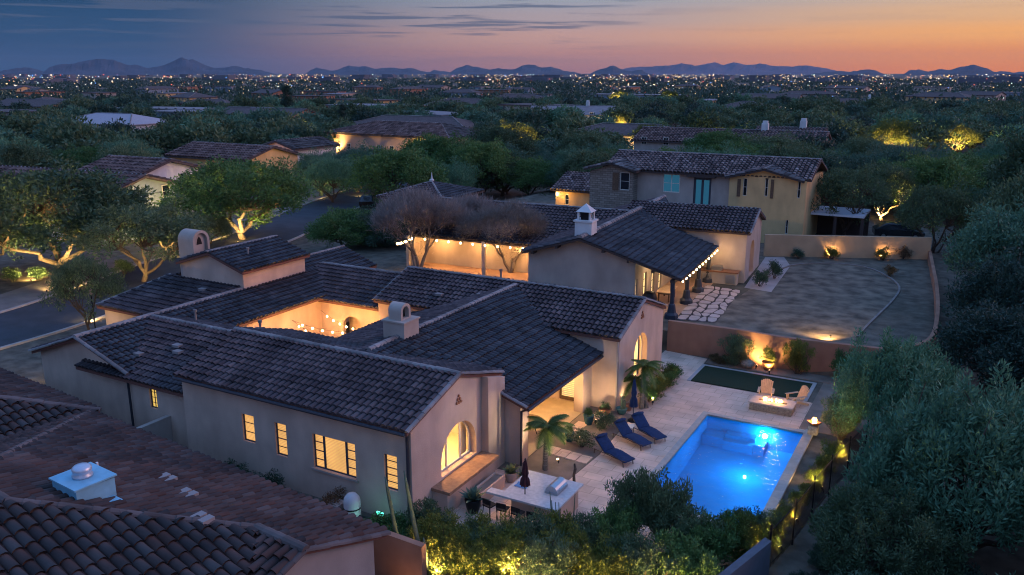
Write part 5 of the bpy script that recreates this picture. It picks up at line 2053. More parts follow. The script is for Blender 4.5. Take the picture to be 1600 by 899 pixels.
# ================================================================== pool yard furniture
def chaise(label, loc, rz):
    t = thing('chaise_lounge', label, 'lounge chair', loc, rz, 'blue lounge chairs by the pool')
    mb = MB()
    for y in (-0.31, 0.31):
        mb.tube([(-0.30, y, 0.26), (0.40, y, 0.26), (0.95, y, 0.30)], 0.025, 6)
        mb.tube([(-0.30, y, 0.26), (-0.98, y, 0.78)], 0.022, 6)
        mb.tube([(-0.25, y, 0.25), (-1.0, y * 1.05, 0.22)], 0.02, 6)
    for x, z in ((-0.3, 0.26), (0.3, 0.26), (0.95, 0.30), (-0.98, 0.78)):
        mb.tube([(x, -0.31, z), (x, 0.31, z)], 0.02, 6)
    mb.build('frame', M_WOOD, t)
    for x in (-0.95, 0.85):
        for y in (-0.31, 0.31):
            mb = MB()
            mb.tube([(x, y, 0.24), (x + (0.04 if x > 0 else -0.04), y, 0.0)], 0.022, 6)
            mb.build('leg', M_WOOD, t)

    def cushion(pts, th, name):
        g0, g1 = [], []
        nb = len(pts)
        for i, (x, z) in enumerate(pts):
            e = 0.75 if i in (0, nb - 1) else 1.0
            rowa, rowb = [], []
            for j in range(7):
                y = -0.33 + 0.66 * j / 6
                ej = 0.55 if j in (0, 6) else 1.0
                rowa.append((x, y, z + th * e * ej + 0.006 * math.sin(i * 2.2)))
                rowb.append((x, y, z))
            g0.append(rowa)
            g1.append(rowb)
        mb = MB()
        mb.sheet([list(r_) for r_ in g0])
        mb.sheet([list(reversed(r_)) for r_ in g1])
        for r0, r1 in ((g1[0], g0[0]), (list(reversed(g1[-1])), list(reversed(g0[-1])))):
            mb.sheet([r0, r1])
        mb.sheet([[r_[0] for r_ in g0], [r_[0] for r_ in g1]])
        mb.sheet([[r_[-1] for r_ in g1], [r_[-1] for r_ in g0]])
        return mb.build(name, M_NAVY, t, smooth=True)
    cushion([(-0.28 + 0.1275 * i, 0.28 + 0.035 * math.sin(i * 0.5)) for i in range(11)], 0.10, 'seat_cushion')
    cushion([(-0.30 - 0.062 * i, 0.29 + 0.05 * i) for i in range(11)], 0.10, 'back_cushion')
    mb = MB()
    mb.tube([(-0.82, -0.3, 0.86), (-0.82, -0.1, 0.87), (-0.82, 0.1, 0.87), (-0.82, 0.3, 0.86)], [0.06, 0.085, 0.085, 0.06], 8)
    mb.build('head_pillow', M_NAVY, t, smooth=True)
    return t


chaise('blue cushioned lounge chair beside the low shrubs, furthest from the closed umbrella', (-12.95, 32.95, 0), R(-23))
chaise('blue cushioned lounge chair standing in the middle of the row of three', (-12.85, 34.95, 0), R(-24))
chaise('blue cushioned lounge chair beside the closed navy umbrella', (-12.45, 36.05, 0), R(-31))
st = thing('side_table', 'small pale topped side table between two blue lounge chairs', 'side table', (-13.35, 35.75, 0), R(10))
mb = MB()
mb.box(-0.24, -0.24, 0.42, 0.24, 0.24, 0.46)
mb.build('tabletop', M_LIGHTF, st)
for x in (-0.2, 0.2):
    for y in (-0.2, 0.2):
        mb = MB()
        mb.tube([(x, y, 0.42), (x * 1.1, y * 1.1, 0)], 0.018, 6)
        mb.build('leg', M_METAL, st)


def closed_umbrella(label, loc, h, canvas, base=True):
    t = thing('closed_umbrella', label, 'umbrella', loc)
    mb = MB()
    mb.tube([(0, 0, 0), (0, 0, h)], 0.022, 8)
    mb.build('pole', M_METAL, t)
    if base:
        mb = MB()
        mb.lathe([(0.26, 0), (0.27, 0.06), (0.06, 0.10), (0.04, 0.3)], n=14)
        mb.build('base', M_METAL, t)
    n = 16
    rows = []
    for i in range(9):
        u = i / 8
        z = h - 0.02 - u * min(1.45, h * 0.72)
        rr = 0.035 + 0.13 * u ** 0.8 * (1 - 0.45 * max(0, (0.45 - abs(u - 0.62)) if abs(u - .62) < .12 else 0) / .45)
        rows.append([(rr * (1 + (0.30 if k % 2 else -0.12)) * math.cos(2 * PI * k / n), rr * (1 + (0.30 if k % 2 else -0.12)) * math.sin(2 * PI * k / n), z) for k in range(n + 1)])
    mb = MB()
    mb.sheet(rows)
    mb.build('canopy', canvas, t, smooth=False)
    mb = MB()
    mb.lathe([(0.02, 0), (0.035, 0.04), (0.01, 0.1)], (0, 0, h), 8)
    mb.build('finial', M_METAL, t)
    return t


closed_umbrella('closed navy umbrella standing between the lounge chairs and the palm', (-13.75, 37.4, 0), 2.25, M_NAVY)

# barbecue island
isl = thing('barbecue_island', 'stucco barbecue island with a pale stone counter and bar overhang', 'counter', (-13.9, 27.0, 0))
ii = Matrix.Translation((13.9, -27.0, 0))
mb = MB()
mb.box(-14.75, 26.55, -0.02, -12.55, 28.15, 0.92)
mb.build('base', M_WALL, isl, inv=ii)
mb = MB()
mb.prism([(-15.5, 25.85), (-12.4, 25.85), (-12.4, 28.3), (-14.9, 28.3), (-14.9, 26.25), (-15.5, 26.25)], 0.92, 1.0)
mb.build('countertop', mat('pale_granite', (0.52, 0.47, 0.44), 0.35, var=0.12, scale=7), isl, inv=ii)
gr = thing('built_in_grill', 'stainless steel hooded grill let into the island counter', 'grill', (-13.15, 27.35, 1.0), R(0))
mb = MB()
mb.box(-0.28, -0.48, 0.0, 0.28, 0.48, 0.10)
mb.build('body', M_STEEL, gr)
mb = MB()
rows = []
for i in range(8):
    a = PI * i / 7
    rows.append([(-0.26 * math.cos(a), y, 0.102 + 0.24 * math.sin(a)) for y in (-0.46, 0.46)])
mb.sheet(rows)
for y in (-0.46, 0.46):
    ps = [(-0.26 * math.cos(PI * i / 7), y, 0.102 + 0.24 * math.sin(PI * i / 7)) for i in range(8)]
    mb.add(ps, [tuple(range(8))])
mb.build('hood', M_STEEL, gr)
mb = MB()
mb.tube([(0.30, -0.35, 0.2), (0.30, 0.35, 0.2)], 0.018, 6)
mb.build('handle', M_STEEL, gr)
closed_umbrella('closed maroon umbrella rising from the island counter', (-14.05, 26.4, 1.0), 1.45, M_MAROON, base=False)
tw = MB()
rows = []
for i in range(7):
    rows.append([(-14.75 + 0.09 * i, 26.75 + 0.07 * j, 1.008 + 0.018 * (1 + math.sin(i * 1.7 + j * 1.3))) for j in range(7)])
tw.sheet(rows)
tag(tw.build('folded_towel', mat('blue_towel', (0.10, 0.22, 0.42), 0.95)), 'crumpled pale blue towel lying on the island counter', 'towel')
for i, x in enumerate((-15.1, -14.5, -13.85, -13.2)):
    t = thing('bar_stool', f"{('first', 'second', 'third', 'fourth')[i]} black bar stool under the island overhang counted from the big agave", 'stool', (x, 25.45, 0), R(180 + (-12, 5, -4, 9)[i]), 'bar stools under the island counter')
    mb = MB()
    mb.box(-0.20, -0.20, 0.70, 0.20, 0.20, 0.75)
    mb.build('seat', M_METAL, t)
    mb = MB()
    mb.box(-0.20, 0.17, 0.82, 0.20, 0.20, 1.02)
    mb.box(-0.19, 0.175, 0.75, -0.16, 0.195, 0.82)
    mb.box(0.16, 0.175, 0.75, 0.19, 0.195, 0.82)
    mb.build('backrest', M_METAL, t)
    for sx in (-1, 1):
        for sy in (-1, 1):
            mb = MB()
            mb.tube([(sx * 0.17, sy * 0.17, 0.70), (sx * 0.22, sy * 0.22, 0)], 0.015, 5)
            mb.build('leg', M_METAL, t)


def pot(t, r, h, m, prof=None):
    mb = MB()
    mb.lathe(prof or [(r * 0.62, 0), (r * 0.85, h * 0.35), (r, h * 0.8), (r * 1.06, h * 0.92), (r * 1.06, h), (r * 0.9, h), (r * 0.88, h * 0.9)], n=18)
    mb.build('pot', m, t, smooth=True)
    mb = MB()
    mb.lathe([(r * 0.87, h * 0.88), (0.01, h * 0.90)], n=14)
    mb.build('soil', M_SOIL, t)


t = thing('potted_agave', 'large grey agave in a dark pot beside the window ledge planter', 'plant', (-16.05, 25.75, 0))
pot(t, 0.32, 0.6, M_METAL)
agave(t, 0.56, 0.75, 24, 2)
t = thing('potted_agave', 'agave in a pot between the planter box and the patio wall', 'plant', (-16.0, 28.75, 0))
pot(t, 0.26, 0.45, M_CONC)
agave(t, 0.42, 0.55, 20, 4, mat('agave_yellow', (0.15, 0.17, 0.07), 0.5))
mb = MB()
panel(mb, (0, 0, 0.55), XA, YA, rect(-16.5, 26.25, -15.98, 28.2), [rect(-16.42, 26.33, -16.06, 28.12)], 0.57)
pb = thing('planter_box', 'long low stucco planter box in front of the window ledge', 'planter', (-16.24, 27.2, 0))
mb.build('box', M_WALL, pb, inv=Matrix.Translation((16.24, -27.2, 0)))
mb = MB()
mb.box(-16.42, 26.33, 0.1, -16.06, 28.12, 0.50)
mb.build('soil', M_GRAVEL, pb, inv=Matrix.Translation((16.24, -27.2, 0)))
t = thing('agave', 'low spreading agave in the gravel beside the patio wall', 'plant', (-15.75, 29.4, 0))
agave(t, 0.02, 0.45, 18, 9)

palm('slender palm growing in the gravel beside the patio post', (-15.2, 30.45, 0), 1.95, 1.25, 0.12, 19, 3)
palm('upright palm before the arched window of the great room', (-13.95, 39.15, 0), 2.3, 1.15, 0.1, 18, 8)
palm('shorter palm leaning away from the upright palm', (-13.75, 39.35, 0), 1.35, 1.0, 0.75, 15, 12)
mb = MB()
mb.tube([(-13.6, 30.05, -0.05), (-13.62, 30.05, 0.3), (-13.56, 30.05, 0.6), (-13.6, 30.05, 0.85)], [0.07, 0.06, 0.065, 0.04], 7)
tag(mb.build('driftwood_post', M_BARK), 'short gnarled dark post standing by the island corner', 'post')
# stepping pavers
sp = thing('stepping_pavers', 'row of square pale pavers across the gravel bed', 'pavers', (-14.9, 32.3, 0))
si = Matrix.Translation((14.9, -32.3, 0))
for (x, y, w, d) in ((-15.75, 32.35, .5, .75), (-15.2, 32.3, .5, .75), (-14.65, 32.25, .5, .75), (-14.1, 32.2, .5, .75), (-15.9, 34.6, .55, .8), (-15.85, 35.6, .55, .8), (-15.5, 37.0, .55, .8)):
    mb = MB()
    mb.box(x - w / 2, y - d / 2, 0.0, x + w / 2, y + d / 2, 0.035)
    mb.build('paver', M_TRAV, sp, inv=si)
for i, (x, y, s, lab) in enumerate(((-14.75, 33.4, 1.0, 'low dark shrub beside the stepping pavers'), (-14.7, 35.85, 1.0, 'low dark shrub behind the heads of the lounge chairs'))):
    put_bush(SAG2, 'low_shrub', lab, (x, y, 0), s, 0.72)
for (x, y, lab, s) in ((-15.55, 35.95, 'teal glazed pot with a green bush in front of the patio', 1), (-15.55, 33.7, 'teal glazed pot with a trailing plant nearer the palm', 0.9)):
    t = thing('glazed_pot', lab, 'pot', (x, y, 0))
    pot(t, 0.26 * s, 0.5 * s, M_GLAZE)
    o = link('plant', SAG[1], t)
    o.location = (0, 0, 0.42 * s)
    o.scale = (0.40 * s, 0.40 * s, 0.40 * s)
uplight('small ground light glowing beside the teal pot before the patio', (-15.25, 36.1, 0), (-15.6, 37.2, 1.2), 14, (1, 0.72, 0.4))
uplight('small ground light glowing beside the teal pot nearer the palm', (-15.2, 33.9, 0), (-14.6, 34.0, 1.0), 14, (1, 0.78, 0.35))
uplight('bright ground light in the gravel at the foot of the patio palm', (-14.95, 31.3, 0), (-15.3, 30.3, 2.0), 26, (1, 0.8, 0.5))
t = thing('bowl_planter', 'wide brown bowl of russet plants against the great room wall', 'planter', (-15.35, 37.55, 0))
pot(t, 0.34, 0.3, M_CLAY)
o = link('plant', SAG2[1], t)
o.location, o.scale = (0, 0, 0.22), (0.42, 0.42, 0.35)
t = thing('cactus_pot', 'green pot with a stubby column cactus against the great room wall', 'planter', (-14.6, 38.0, 0))
pot(t, 0.28, 0.32, M_GLAZE)
mb = MB()
for (x, y, h) in ((0, 0, 0.75), (0.12, 0.05, 0.5)):
    mb.tube([(x, y, 0.26), (x, y, 0.26 + h * 0.9), (x, y, 0.26 + h)], [0.07, 0.07, 0.02], 9)
mb.build('cactus', L_CACTUS, t)
t = thing('clay_pot', 'small red clay pot behind the cactus pot', 'pot', (-14.45, 38.55, 0))
pot(t, 0.19, 0.34, M_CLAY)
# round table on the patio
t = thing('patio_table', 'round dark metal table on the covered patio', 'table', (-17.6, 33.6, 0.012))
mb = MB()
mb.lathe([(0.55, 0.70), (0.57, 0.72), (0.55, 0.74)], n=20)
mb.build('tabletop', M_WOOD, t)
for k in range(3):
    a = 2 * PI * k / 3
    mb = MB()
    mb.tube([(0.12 * math.cos(a), 0.12 * math.sin(a), 0.70), (0.36 * math.cos(a), 0.36 * math.sin(a), 0)], 0.022, 6)
    mb.build('leg', M_METAL, t)

# fire pit: stacked stone, pale slab top with a burner trough, flames
fp = thing('fire_pit', 'long stacked stone fire pit with a pale slab top and open flames', 'fire pit', (-7.93, 42.3, 0))
rn = random.Random(3)
core = MB()
core.box(-1.02, -0.50, -0.02, 1.02, 0.50, 0.40)
core.build('core', M_SOIL, fp)
stn = MB()
for k in range(6):
    z0 = 0.005 + k * 0.066
    for (ax, lo, hi, s) in (('x', -1.06, 1.06, -1), ('x', -1.06, 1.06, 1), ('y', -0.5, 0.5, -1), ('y', -0.5, 0.5, 1)):
        p = lo
        while p < hi - 0.02:
            l = min(rn.uniform(0.14, 0.36), hi - p)
            o = rn.uniform(0.0, 0.03)
            if ax == 'x':
                y = s * (0.53 + o)
                stn.box(p + 0.005, s * 0.49, z0 + 0.003, p + l - 0.005, y, z0 + 0.062)
            else:
                x = s * (1.05 + o)
                stn.box(s * 1.01, p + 0.005, z0 + 0.003, x, p + l - 0.005, z0 + 0.062)
            p += l
o = stn.build('stone_course', M_STONE, fp)
o['kind'] = 'stuff'
mb = MB()
panel(mb, (0, 0, 0.47), XA, YA, rect(-1.12, -0.60, 1.12, 0.60), [rect(-0.72, -0.13, 0.72, 0.13)], 0.07)
mb.build('top_slab', mat('fire_slab', (0.42, 0.34, 0.28), 0.7, var=0.1, scale=4), fp)
mb = MB()
for k in range(60):
    x, y = rn.uniform(-0.68, 0.68), rn.uniform(-0.1, 0.1)
    mb.lathe([(0.01, 0.0), (0.045, 0.03), (0.03, 0.06), (0.005, 0.07)], (x, y, 0.39), 5)
o = mb.build('lava_rock', M_METAL, fp)
o['kind'] = 'stuff'
M_FLAME = emit_mat('flame', (1.0, 0.50, 0.14), 9.0)


def flame(parent, x, y, z, h, seed):
    rr = random.Random(seed)
    fm = MB()
    for k in range(3):
        ox, oy, hh = rr.uniform(-.04, .04), rr.uniform(-.03, .03), h * rr.uniform(0.6, 1.0)
        bend = rr.uniform(-.06, .06)
        pts = [(x + ox, y + oy, z), (x + ox + bend * .3, y + oy, z + hh * .3), (x + ox - bend * .4, y + oy, z + hh * .65), (x + ox + bend, y + oy, z + hh)]
        fm.tube(pts, [0.02, 0.042, 0.024, 0.003], 6)
    return fm.build('flame', M_FLAME, parent)


for i, x in enumerate((-0.45, -0.32, -0.2, -0.05, 0.18, 0.3, 0.42)):
    flame(fp, x, rn.uniform(-.05, .05), 0.42, rn.uniform(0.14, 0.30), i)
for x in (-0.32, 0.3):
    lamp(fp, (x, 0, 0.68), 22, (1.0, 0.48, 0.14), radius=0.12)


def adirondack(label, loc, rz):
    """faces -Y before turning"""
    t = thing('adirondack_chair', label, 'chair', loc, rz, 'wooden chairs at the fire pit')
    for i in range(7):
        x = -0.27 + 0.09 * i
        top = 1.02 - 0.10 * (abs(i - 3) / 3) ** 2
        mb = MB()
        a = Vector((x * 0.80, 0.18, 0.30))
        b_ = Vector((x * 1.05, 0.52, top))
        mb.add([a + Vector((-.036, 0, 0)), a + Vector((.036, 0, 0)), b_ + Vector((.042, 0, 0)), b_ + Vector((-.042, 0, 0)),
                a + Vector((-.036, .022, 0)), a + Vector((.036, .022, 0)), b_ + Vector((.042, .022, 0)), b_ + Vector((-.042, .022, 0))],
               [(0, 1, 2, 3), (7, 6, 5, 4), (0, 4, 5, 1), (1, 5, 6, 2), (2, 6, 7, 3), (3, 7, 4, 0)])
        mb.build('back_slat', M_TEAK, t)
    for i in range(5):
        y = -0.38 + 0.12 * i
        z = 0.38 - 0.022 * i
        mb = MB()
        mb.box(-0.28, y, z, 0.28, y + 0.105, z + 0.022)
        mb.build('seat_slat', M_TEAK, t)
    for s in (-1, 1):
        mb = MB()
        mb.box(s * 0.36 - 0.07, -0.46, 0.56, s * 0.36 + 0.07, 0.34, 0.583)
        mb.build('armrest', M_TEAK, t)
        mb = MB()
        mb.box(s * 0.32 - 0.02, -0.42, 0, s * 0.32 + 0.02, -0.30, 0.558)
        mb.build('leg', M_TEAK, t)
        mb = MB()
        M_ = Matrix.Translation((s * 0.30, 0.10, 0.20)) @ Matrix.Rotation(R(-17), 4, 'X')
        mb.mbox(M_, 0.03, 0.95, 0.11)
        mb.build('side_rail', M_TEAK, t)
    mb = MB()
    mb.box(-0.34, 0.36, 0.545, 0.34, 0.40, 0.60)
    mb.build('back_rail', M_TEAK, t)
    return t


adirondack('slatted wooden chair facing straight across the fire pit to the pool', (-8.55, 43.5, 0), R(8))
adirondack('slatted wooden chair turned aslant at the end of the fire pit', (-6.95, 43.55, 0), R(-42))
# fire bowl on the pool beam
fb = thing('fire_bowl', 'square copper fire bowl burning on a pedestal at the pool corner', 'fire bowl', (-5.5, 40.0, 0.10))
mb = MB()
mb.box(-0.22, -0.22, 0, 0.22, 0.22, 0.42)
mb.build('pedestal', M_STONE, fb)
mb = MB()
mb.lathe([(0.16, 0.42), (0.34, 0.58), (0.36, 0.62), (0.30, 0.60), (0.14, 0.50)], n=4)
mb.build('bowl', mat('copper', (0.30, 0.13, 0.06), 0.4, metal=0.7), fb)
for i in range(3):
    flame(fb, 0.05 * (i - 1), 0.03 * i, 0.52, 0.32, 20 + i)
lamp(fb, (0, 0, 0.85), 26, (1.0, 0.48, 0.14), radius=0.12)

# ---- fence down the slope side of the yard
fence_pts = smooth_path([(-3.0, 38.6), (-3.45, 36.3), (-3.85, 34.0), (-4.25, 30.8), (-4.50, 28.9), (-4.85, 27.0)], 6)
fr_ = thing('iron_fence', 'black iron picket fence along the slope beyond the pool', 'fence', (*fence_pts[-1], 0))
fi2 = Matrix.Translation((-fence_pts[-1][0], -fence_pts[-1][1], 0))
acc = 0.0
dist = [0.0]
for i in range(1, len(fence_pts)):
    dist.append(dist[-1] + (Vector(fence_pts[i]) - Vector(fence_pts[i - 1])).length)


def fence_at(s):
    for i in range(1, len(dist)):
        if s <= dist[i]:
            u = (s - dist[i - 1]) / (dist[i] - dist[i - 1])
            return Vector(fence_pts[i - 1]).lerp(Vector(fence_pts[i]), u)
    return Vector(fence_pts[-1])


for z in (0.22, 1.62):
    mb = MB()
    mb.tube([(p[0], p[1], z) for p in fence_pts], 0.022, 5)
    mb.build('rail', M_METAL, fr_, inv=fi2)
pk = MB()
pk.box(-0.008, -0.008, 0.08, 0.008, 0.008, 1.70)
pkm = pk.mesh('picket', M_METAL)
ps_ = MB()
ps_.box(-0.035, -0.035, -0.1, 0.035, 0.035, 1.85)
psm = ps_.mesh('post', M_METAL)
k = 0
s = 0.0
while s < dist[-1]:
    p = fence_at(s)
    o = link('post' if k % 20 == 0 else 'picket', psm if k % 20 == 0 else pkm, fr_, fi2)
    o.location = (p.x, p.y, 0)
    s += 0.115
    k += 1
lw = MB()
lw.prism([(-4.72, 27.0), (-4.98, 27.15), (-6.35, 22.0), (-6.1, 21.9)], -0.3, 1.35)
tag(lw.build('corner_wall', mat('slate_stucco', (0.10, 0.105, 0.125), 0.9, var=0.1, bump=0.2)), 'dark grey stucco wall end where the iron fence meets the shrubs', 'wall')
for i, (x, y, lab) in enumerate(((-4.95, 27.7, 'ground light at the foot of the fence beside the corner wall'), (-4.75, 28.7, 'ground light at the fence one shrub along from the corner wall'), (-4.6, 31.0, 'ground light at the middle of the fence'), (-4.2, 34.2, 'ground light at the fence by the fire bowl end'), (-3.6, 37.4, 'ground light at the last fence post'))):
    uplight(lab, (x + 0.12, y, 0.02), (x - 0.9, y + 0.8, 1.0), 30, GOLD, R(125))

# ---- pool equipment in the side yard
pe = thing('pool_filter', 'pale pool filter tank with green lit pumps in the side yard', 'pool equipment', (-19.7, 22.75, 0))
mb = MB()
mb.lathe([(0.30, 0), (0.33, 0.1), (0.33, 0.95), (0.30, 1.1), (0.18, 1.25), (0.05, 1.28)], n=16)
mb.build('tank', M_WHITE, pe, smooth=True)
mb = MB()
mb.lathe([(0.345, 0.66), (0.345, 0.72)], n=16, closed=False)
mb.build('clamp_band', M_METAL, pe)
mb = MB()
mb.tube([(0.9, 0.1, 0.22), (1.5, 0.1, 0.22)], 0.15, 10)
mb.tube([(0.33, 0, 0.4), (0.9, 0.1, 0.4), (0.9, 0.1, 0.22)], 0.04, 6)
mb.build('pump', M_METAL, pe)
mb = MB()
mb.box(0.95, 0.28, 0.5, 1.25, 0.34, 0.62)
mb.build('indicator', emit_mat('green_led', (0.1, 0.9, 0.6), 1.6), pe)
lamp(pe, (0.8, -0.25, 0.55), 2.0, (0.3, 1.0, 0.8), radius=0.05)
mb = MB()
mb.box(-1.15, -0.2, 0, -0.6, 0.35, 0.62)
mb.build('heater', M_CONC, pe)

# ---- potted tree and shrubs by the retaining wall
t = thing('potted_citrus', 'round uplit shrub in a red clay pot before the retaining wall', 'plant', (-9.5, 48.35, 0.02))
pot(t, 0.36, 0.5, M_CLAY)
o = link('foliage', SAG[1], t)
o.location, o.scale = (0, 0, 0.38), (0.75, 0.75, 0.95)
o.material_slots[0].link = 'OBJECT'
o.material_slots[0].material = L_YEL
uplight('ground light beside the boulder washing the retaining wall', (-10.15, 48.15, 0.02), (-9.95, 48.9, 0.9), 26, GOLD, R(150))
uplight('ground light before the red clay pot', (-9.25, 47.6, 0.02), (-9.45, 48.3, 0.9), 16, GOLD)
put_bush(SPRIG2, 'wall_shrub', 'loose grey green shrub beside the boulder at the retaining wall', (-11.4, 48.25, 0), 0.85, 0.95)
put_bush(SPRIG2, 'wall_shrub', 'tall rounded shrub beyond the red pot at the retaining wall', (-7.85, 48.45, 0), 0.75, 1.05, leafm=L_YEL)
put_bush(SPRIG, 'wall_shrub', 'dark shrub at the corner where the retaining wall starts to curve', (-5.1, 48.3, 0), 0.8, 1.0)
mb = MB()
rows = []
rr = random.Random(2)
for i in range(7):
    u = i / 6
    rows.append([(-10.6 + 0.42 * math.sin(PI * (0.05 + 0.9 * u)) * math.cos(2 * PI * k / 9) * rr.uniform(.9, 1.1), 48.0 + 0.36 * math.sin(PI * (0.05 + 0.9 * u)) * math.sin(2 * PI * k / 9), 0.62 * u) for k in range(9)])
    rows[-1].append(rows[-1][0])
mb.sheet(rows)
tag(mb.build('boulder', M_STONE), 'upright tan boulder in the bed below the retaining wall', 'boulder')
for i, (x, y, s) in enumerate(((-12.3, 47.95, .62), (-11.9, 48.3, .7), (-12.7, 48.3, .55))):
    put_bush(SAG2, 'low_shrub', ('russet shrub at the front of the retaining wall bed end', 'russet shrub against the loose grey green wall shrub', 'smallest russet shrub at the very end of the wall bed')[i], (x, y, 0), s, 0.45, 'russet shrubs at the retaining wall', L_BROWN)
# hedge under the great room gable
for i in range(7):
    u = i / 6
    put_bush(SAG, 'hedge_plant', f"{('first', 'second', 'third', 'fourth', 'fifth', 'sixth', 'seventh')[i]} hedge plant under the great room gable counted from the palms", (-13.95 + 0.15 * math.sin(i * 2.0), 40.3 + 4.2 * u, 0), 0.85 + 0.1 * math.sin(i * 3.1), 0.78, 'hedge plants under the gable', L_YEL if i % 2 else None)

# ---- bank of shrubs nearest the camera
spots = [(690, 872, 1.0, 0.85, 1), (735, 880, 1.0, 0.9, 1), (668, 842, 0.8, 0.75, 0), (780, 885, 1.0, 0.95, 1), (828, 882, 1.0, 0.95, 0), (876, 890, 1.05, 0.95, 1), (920, 880, 0.95, 0.9, 0),
         (958, 868, 0.95, 1.0, 0), (985, 842, 0.85, 1.35, 0), (1030, 846, 0.95, 1.5, 0), (1075, 872, 1.0, 1.0, 0), (1110, 880, 1.0, 0.95, 0), (1150, 872, 0.95, 0.85, 1), (1180, 848, 0.8, 0.7, 1),
         (705, 900, 1.0, 0.9, 1), (760, 915, 1.1, 1.0, 1), (850, 925, 1.1, 1.0, 0), (930, 925, 1.1, 1.0, 1), (1000, 925, 1.1, 1.0, 0), (1070, 925, 1.1, 1.0, 0)]
for i, (u, v, s, sz, y) in enumerate(spots):
    m_ = L_YEL if y and i % 3 != 1 else L_OLIVE if i % 4 == 1 or i % 2 == 0 else L_GREEN
    near_ = 'by the tall cactus poles' if u < 720 else 'below the bar stools' if u < 800 else 'below the grill end of the island' if u < 890 else 'by the slim cactus clump' if u < 940 else 'before the pool corner' if u < 1000 else 'before the long pool edge' if u < 1060 else 'before the near pool end' if u < 1130 else 'beside the corner wall'
    row_ = 'low in' if v > 893 else 'midway up' if v > 865 else 'at the top of'
    put_bush(SPRIG if i % 2 else SPRIG2, 'oleander_shrub', f"{ {id(L_YEL): 'yellow green', id(L_OLIVE): 'olive green', id(L_GREEN): 'fresh green'}[id(m_)] } shrub {row_} the bank {near_}", pix(u, v), s, sz, 'shrubs banked below the pool deck', m_)
for (x, y, h, lab) in ((-14.6, 20.75, 0.2, 'ground light inside the shrub bank by the tall cactus poles'), (-13.2, 20.2, 0.3, 'ground light inside the shrub bank before the bar stools'), (-11.0, 20.0, 0.3, 'ground light deep in the shrub bank below the island corner'), (-9.4, 20.4, 0.3, 'ground light low in the shrub bank below the pool'), (-12.2, 21.3, 0.6, 'ground light on a stake in the middle of the shrub bank'), (-7.2, 22.4, 0.3, 'ground light in the shrub bank beside the corner wall')):
    uplight(lab, (x, y, h), (x + 0.1, y + 1.2, 1.9), (26, 20, 32, 17, 30, 15)[int(-x * 10) % 6], (1.0, 0.66, 0.22), R(155))
uplight('ground light at the base of the boundary wall washing it orange', (-14.9, 19.0, 0.0), (-15.2, 20.3, 0.9), 1, (1.0, 0.5, 0.14))
# slope shrubs between the pool beam and the fence
for i, (x, y, s, sz) in enumerate(((-5.1, 30.0, .55, .7), (-4.9, 31.2, .5, .5), (-4.75, 32.4, .5, .55), (-4.6, 33.6, .5, .5), (-4.5, 34.8, .55, .55), (-4.4, 36.2, .6, .65), (-5.2, 28.8, .6, .75), (-4.2, 37.6, .6, .7), (-5.45, 28.1, .5, .8))):
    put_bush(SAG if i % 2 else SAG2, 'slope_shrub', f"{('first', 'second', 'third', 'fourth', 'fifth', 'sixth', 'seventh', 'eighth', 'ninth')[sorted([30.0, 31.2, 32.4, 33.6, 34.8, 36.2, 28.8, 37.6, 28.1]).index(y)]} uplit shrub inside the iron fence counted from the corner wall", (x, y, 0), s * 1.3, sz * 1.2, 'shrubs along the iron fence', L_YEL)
put_bush(SPRIG2, 'fire_bowl_shrub', 'open branched shrub glowing beside the fire bowl', (-4.25, 40.2, 0), 0.9, 1.15)
put_bush(SPRIG2, 'fire_bowl_shrub', 'rounded shrub lit from below between the fire bowl and the turf', (-4.1, 41.8, 0), 0.8, 0.9, leafm=L_YEL)
uplight('ground light in the hedge below the great room palms', (-13.6, 39.9, 0.02), (-13.9, 40.6, 1.6), 22, (1, 0.75, 0.3))
uplight('ground light washing the great room wall behind the cactus pot', (-14.5, 38.6, 0.02), (-14.9, 39.4, 1.6), 12, (1, 0.70, 0.35))
# side yard planting against the front wing
for i, (x, y, s, m_, lab) in enumerate(((-20.9, 22.9, .8, L_BROWN, 'russet shrub beside the pool filter tank'), (-24.2, 22.8, .9, L_DARK, 'dark rounded shrub under the front wing between two windows'), (-26.2, 22.9, .8, L_DARK, 'dark rounded shrub under the smallest front window'), (-18.0, 22.7, .9, None, 'green shrub at the corner downpipe of the front wing'), (-17.0, 22.3, .95, None, 'green shrub below the window ledge'), (-29.5, 22.5, .7, L_DARK, 'dark shrub by the side yard wall'))):
    put_bush(SAG, 'side_yard_shrub', lab, (x, y, 0), s * 1.15, s, leafm=m_)
# totem pole cactus pair and the slim cactus clump
for (u, v, h, dx, dy, lab) in ((636, 899, 3.6, -0.75, -0.05, 'tall bare cactus pole leaning beside the boundary wall'), (668, 905, 3.9, -0.85, 0.0, 'tall grey cactus pole rising out of the shrubs')):
    p = pix(u, v)
    mb = MB()
    pts = [(p[0] + dx * (i / 8) ** 0.8, p[1] + dy * i / 8, h * i / 8) for i in range(9)]
    n = 10
    vs_, rad = [], [0.085, 0.082, 0.08, 0.078, 0.075, 0.07, 0.066, 0.06, 0.02]
    mb.tube(pts, rad, 9)
    mb.tube([(p[0] + 0.12, p[1] - 0.1, 0), (p[0] + 0.0, p[1] - 0.1, h * 0.35), (p[0] - 0.05, p[1] - .1, h * 0.42)], [0.06, 0.055, 0.02], 8)
    tag(mb.build('cactus_pole', L_CACTUS, smooth=True), lab, 'cactus')
t = thing('slim_cactus_clump', 'clump of thin upright cactus stems at the island corner', 'cactus', (-11.45, 24.7, 0))
rn = random.Random(8)
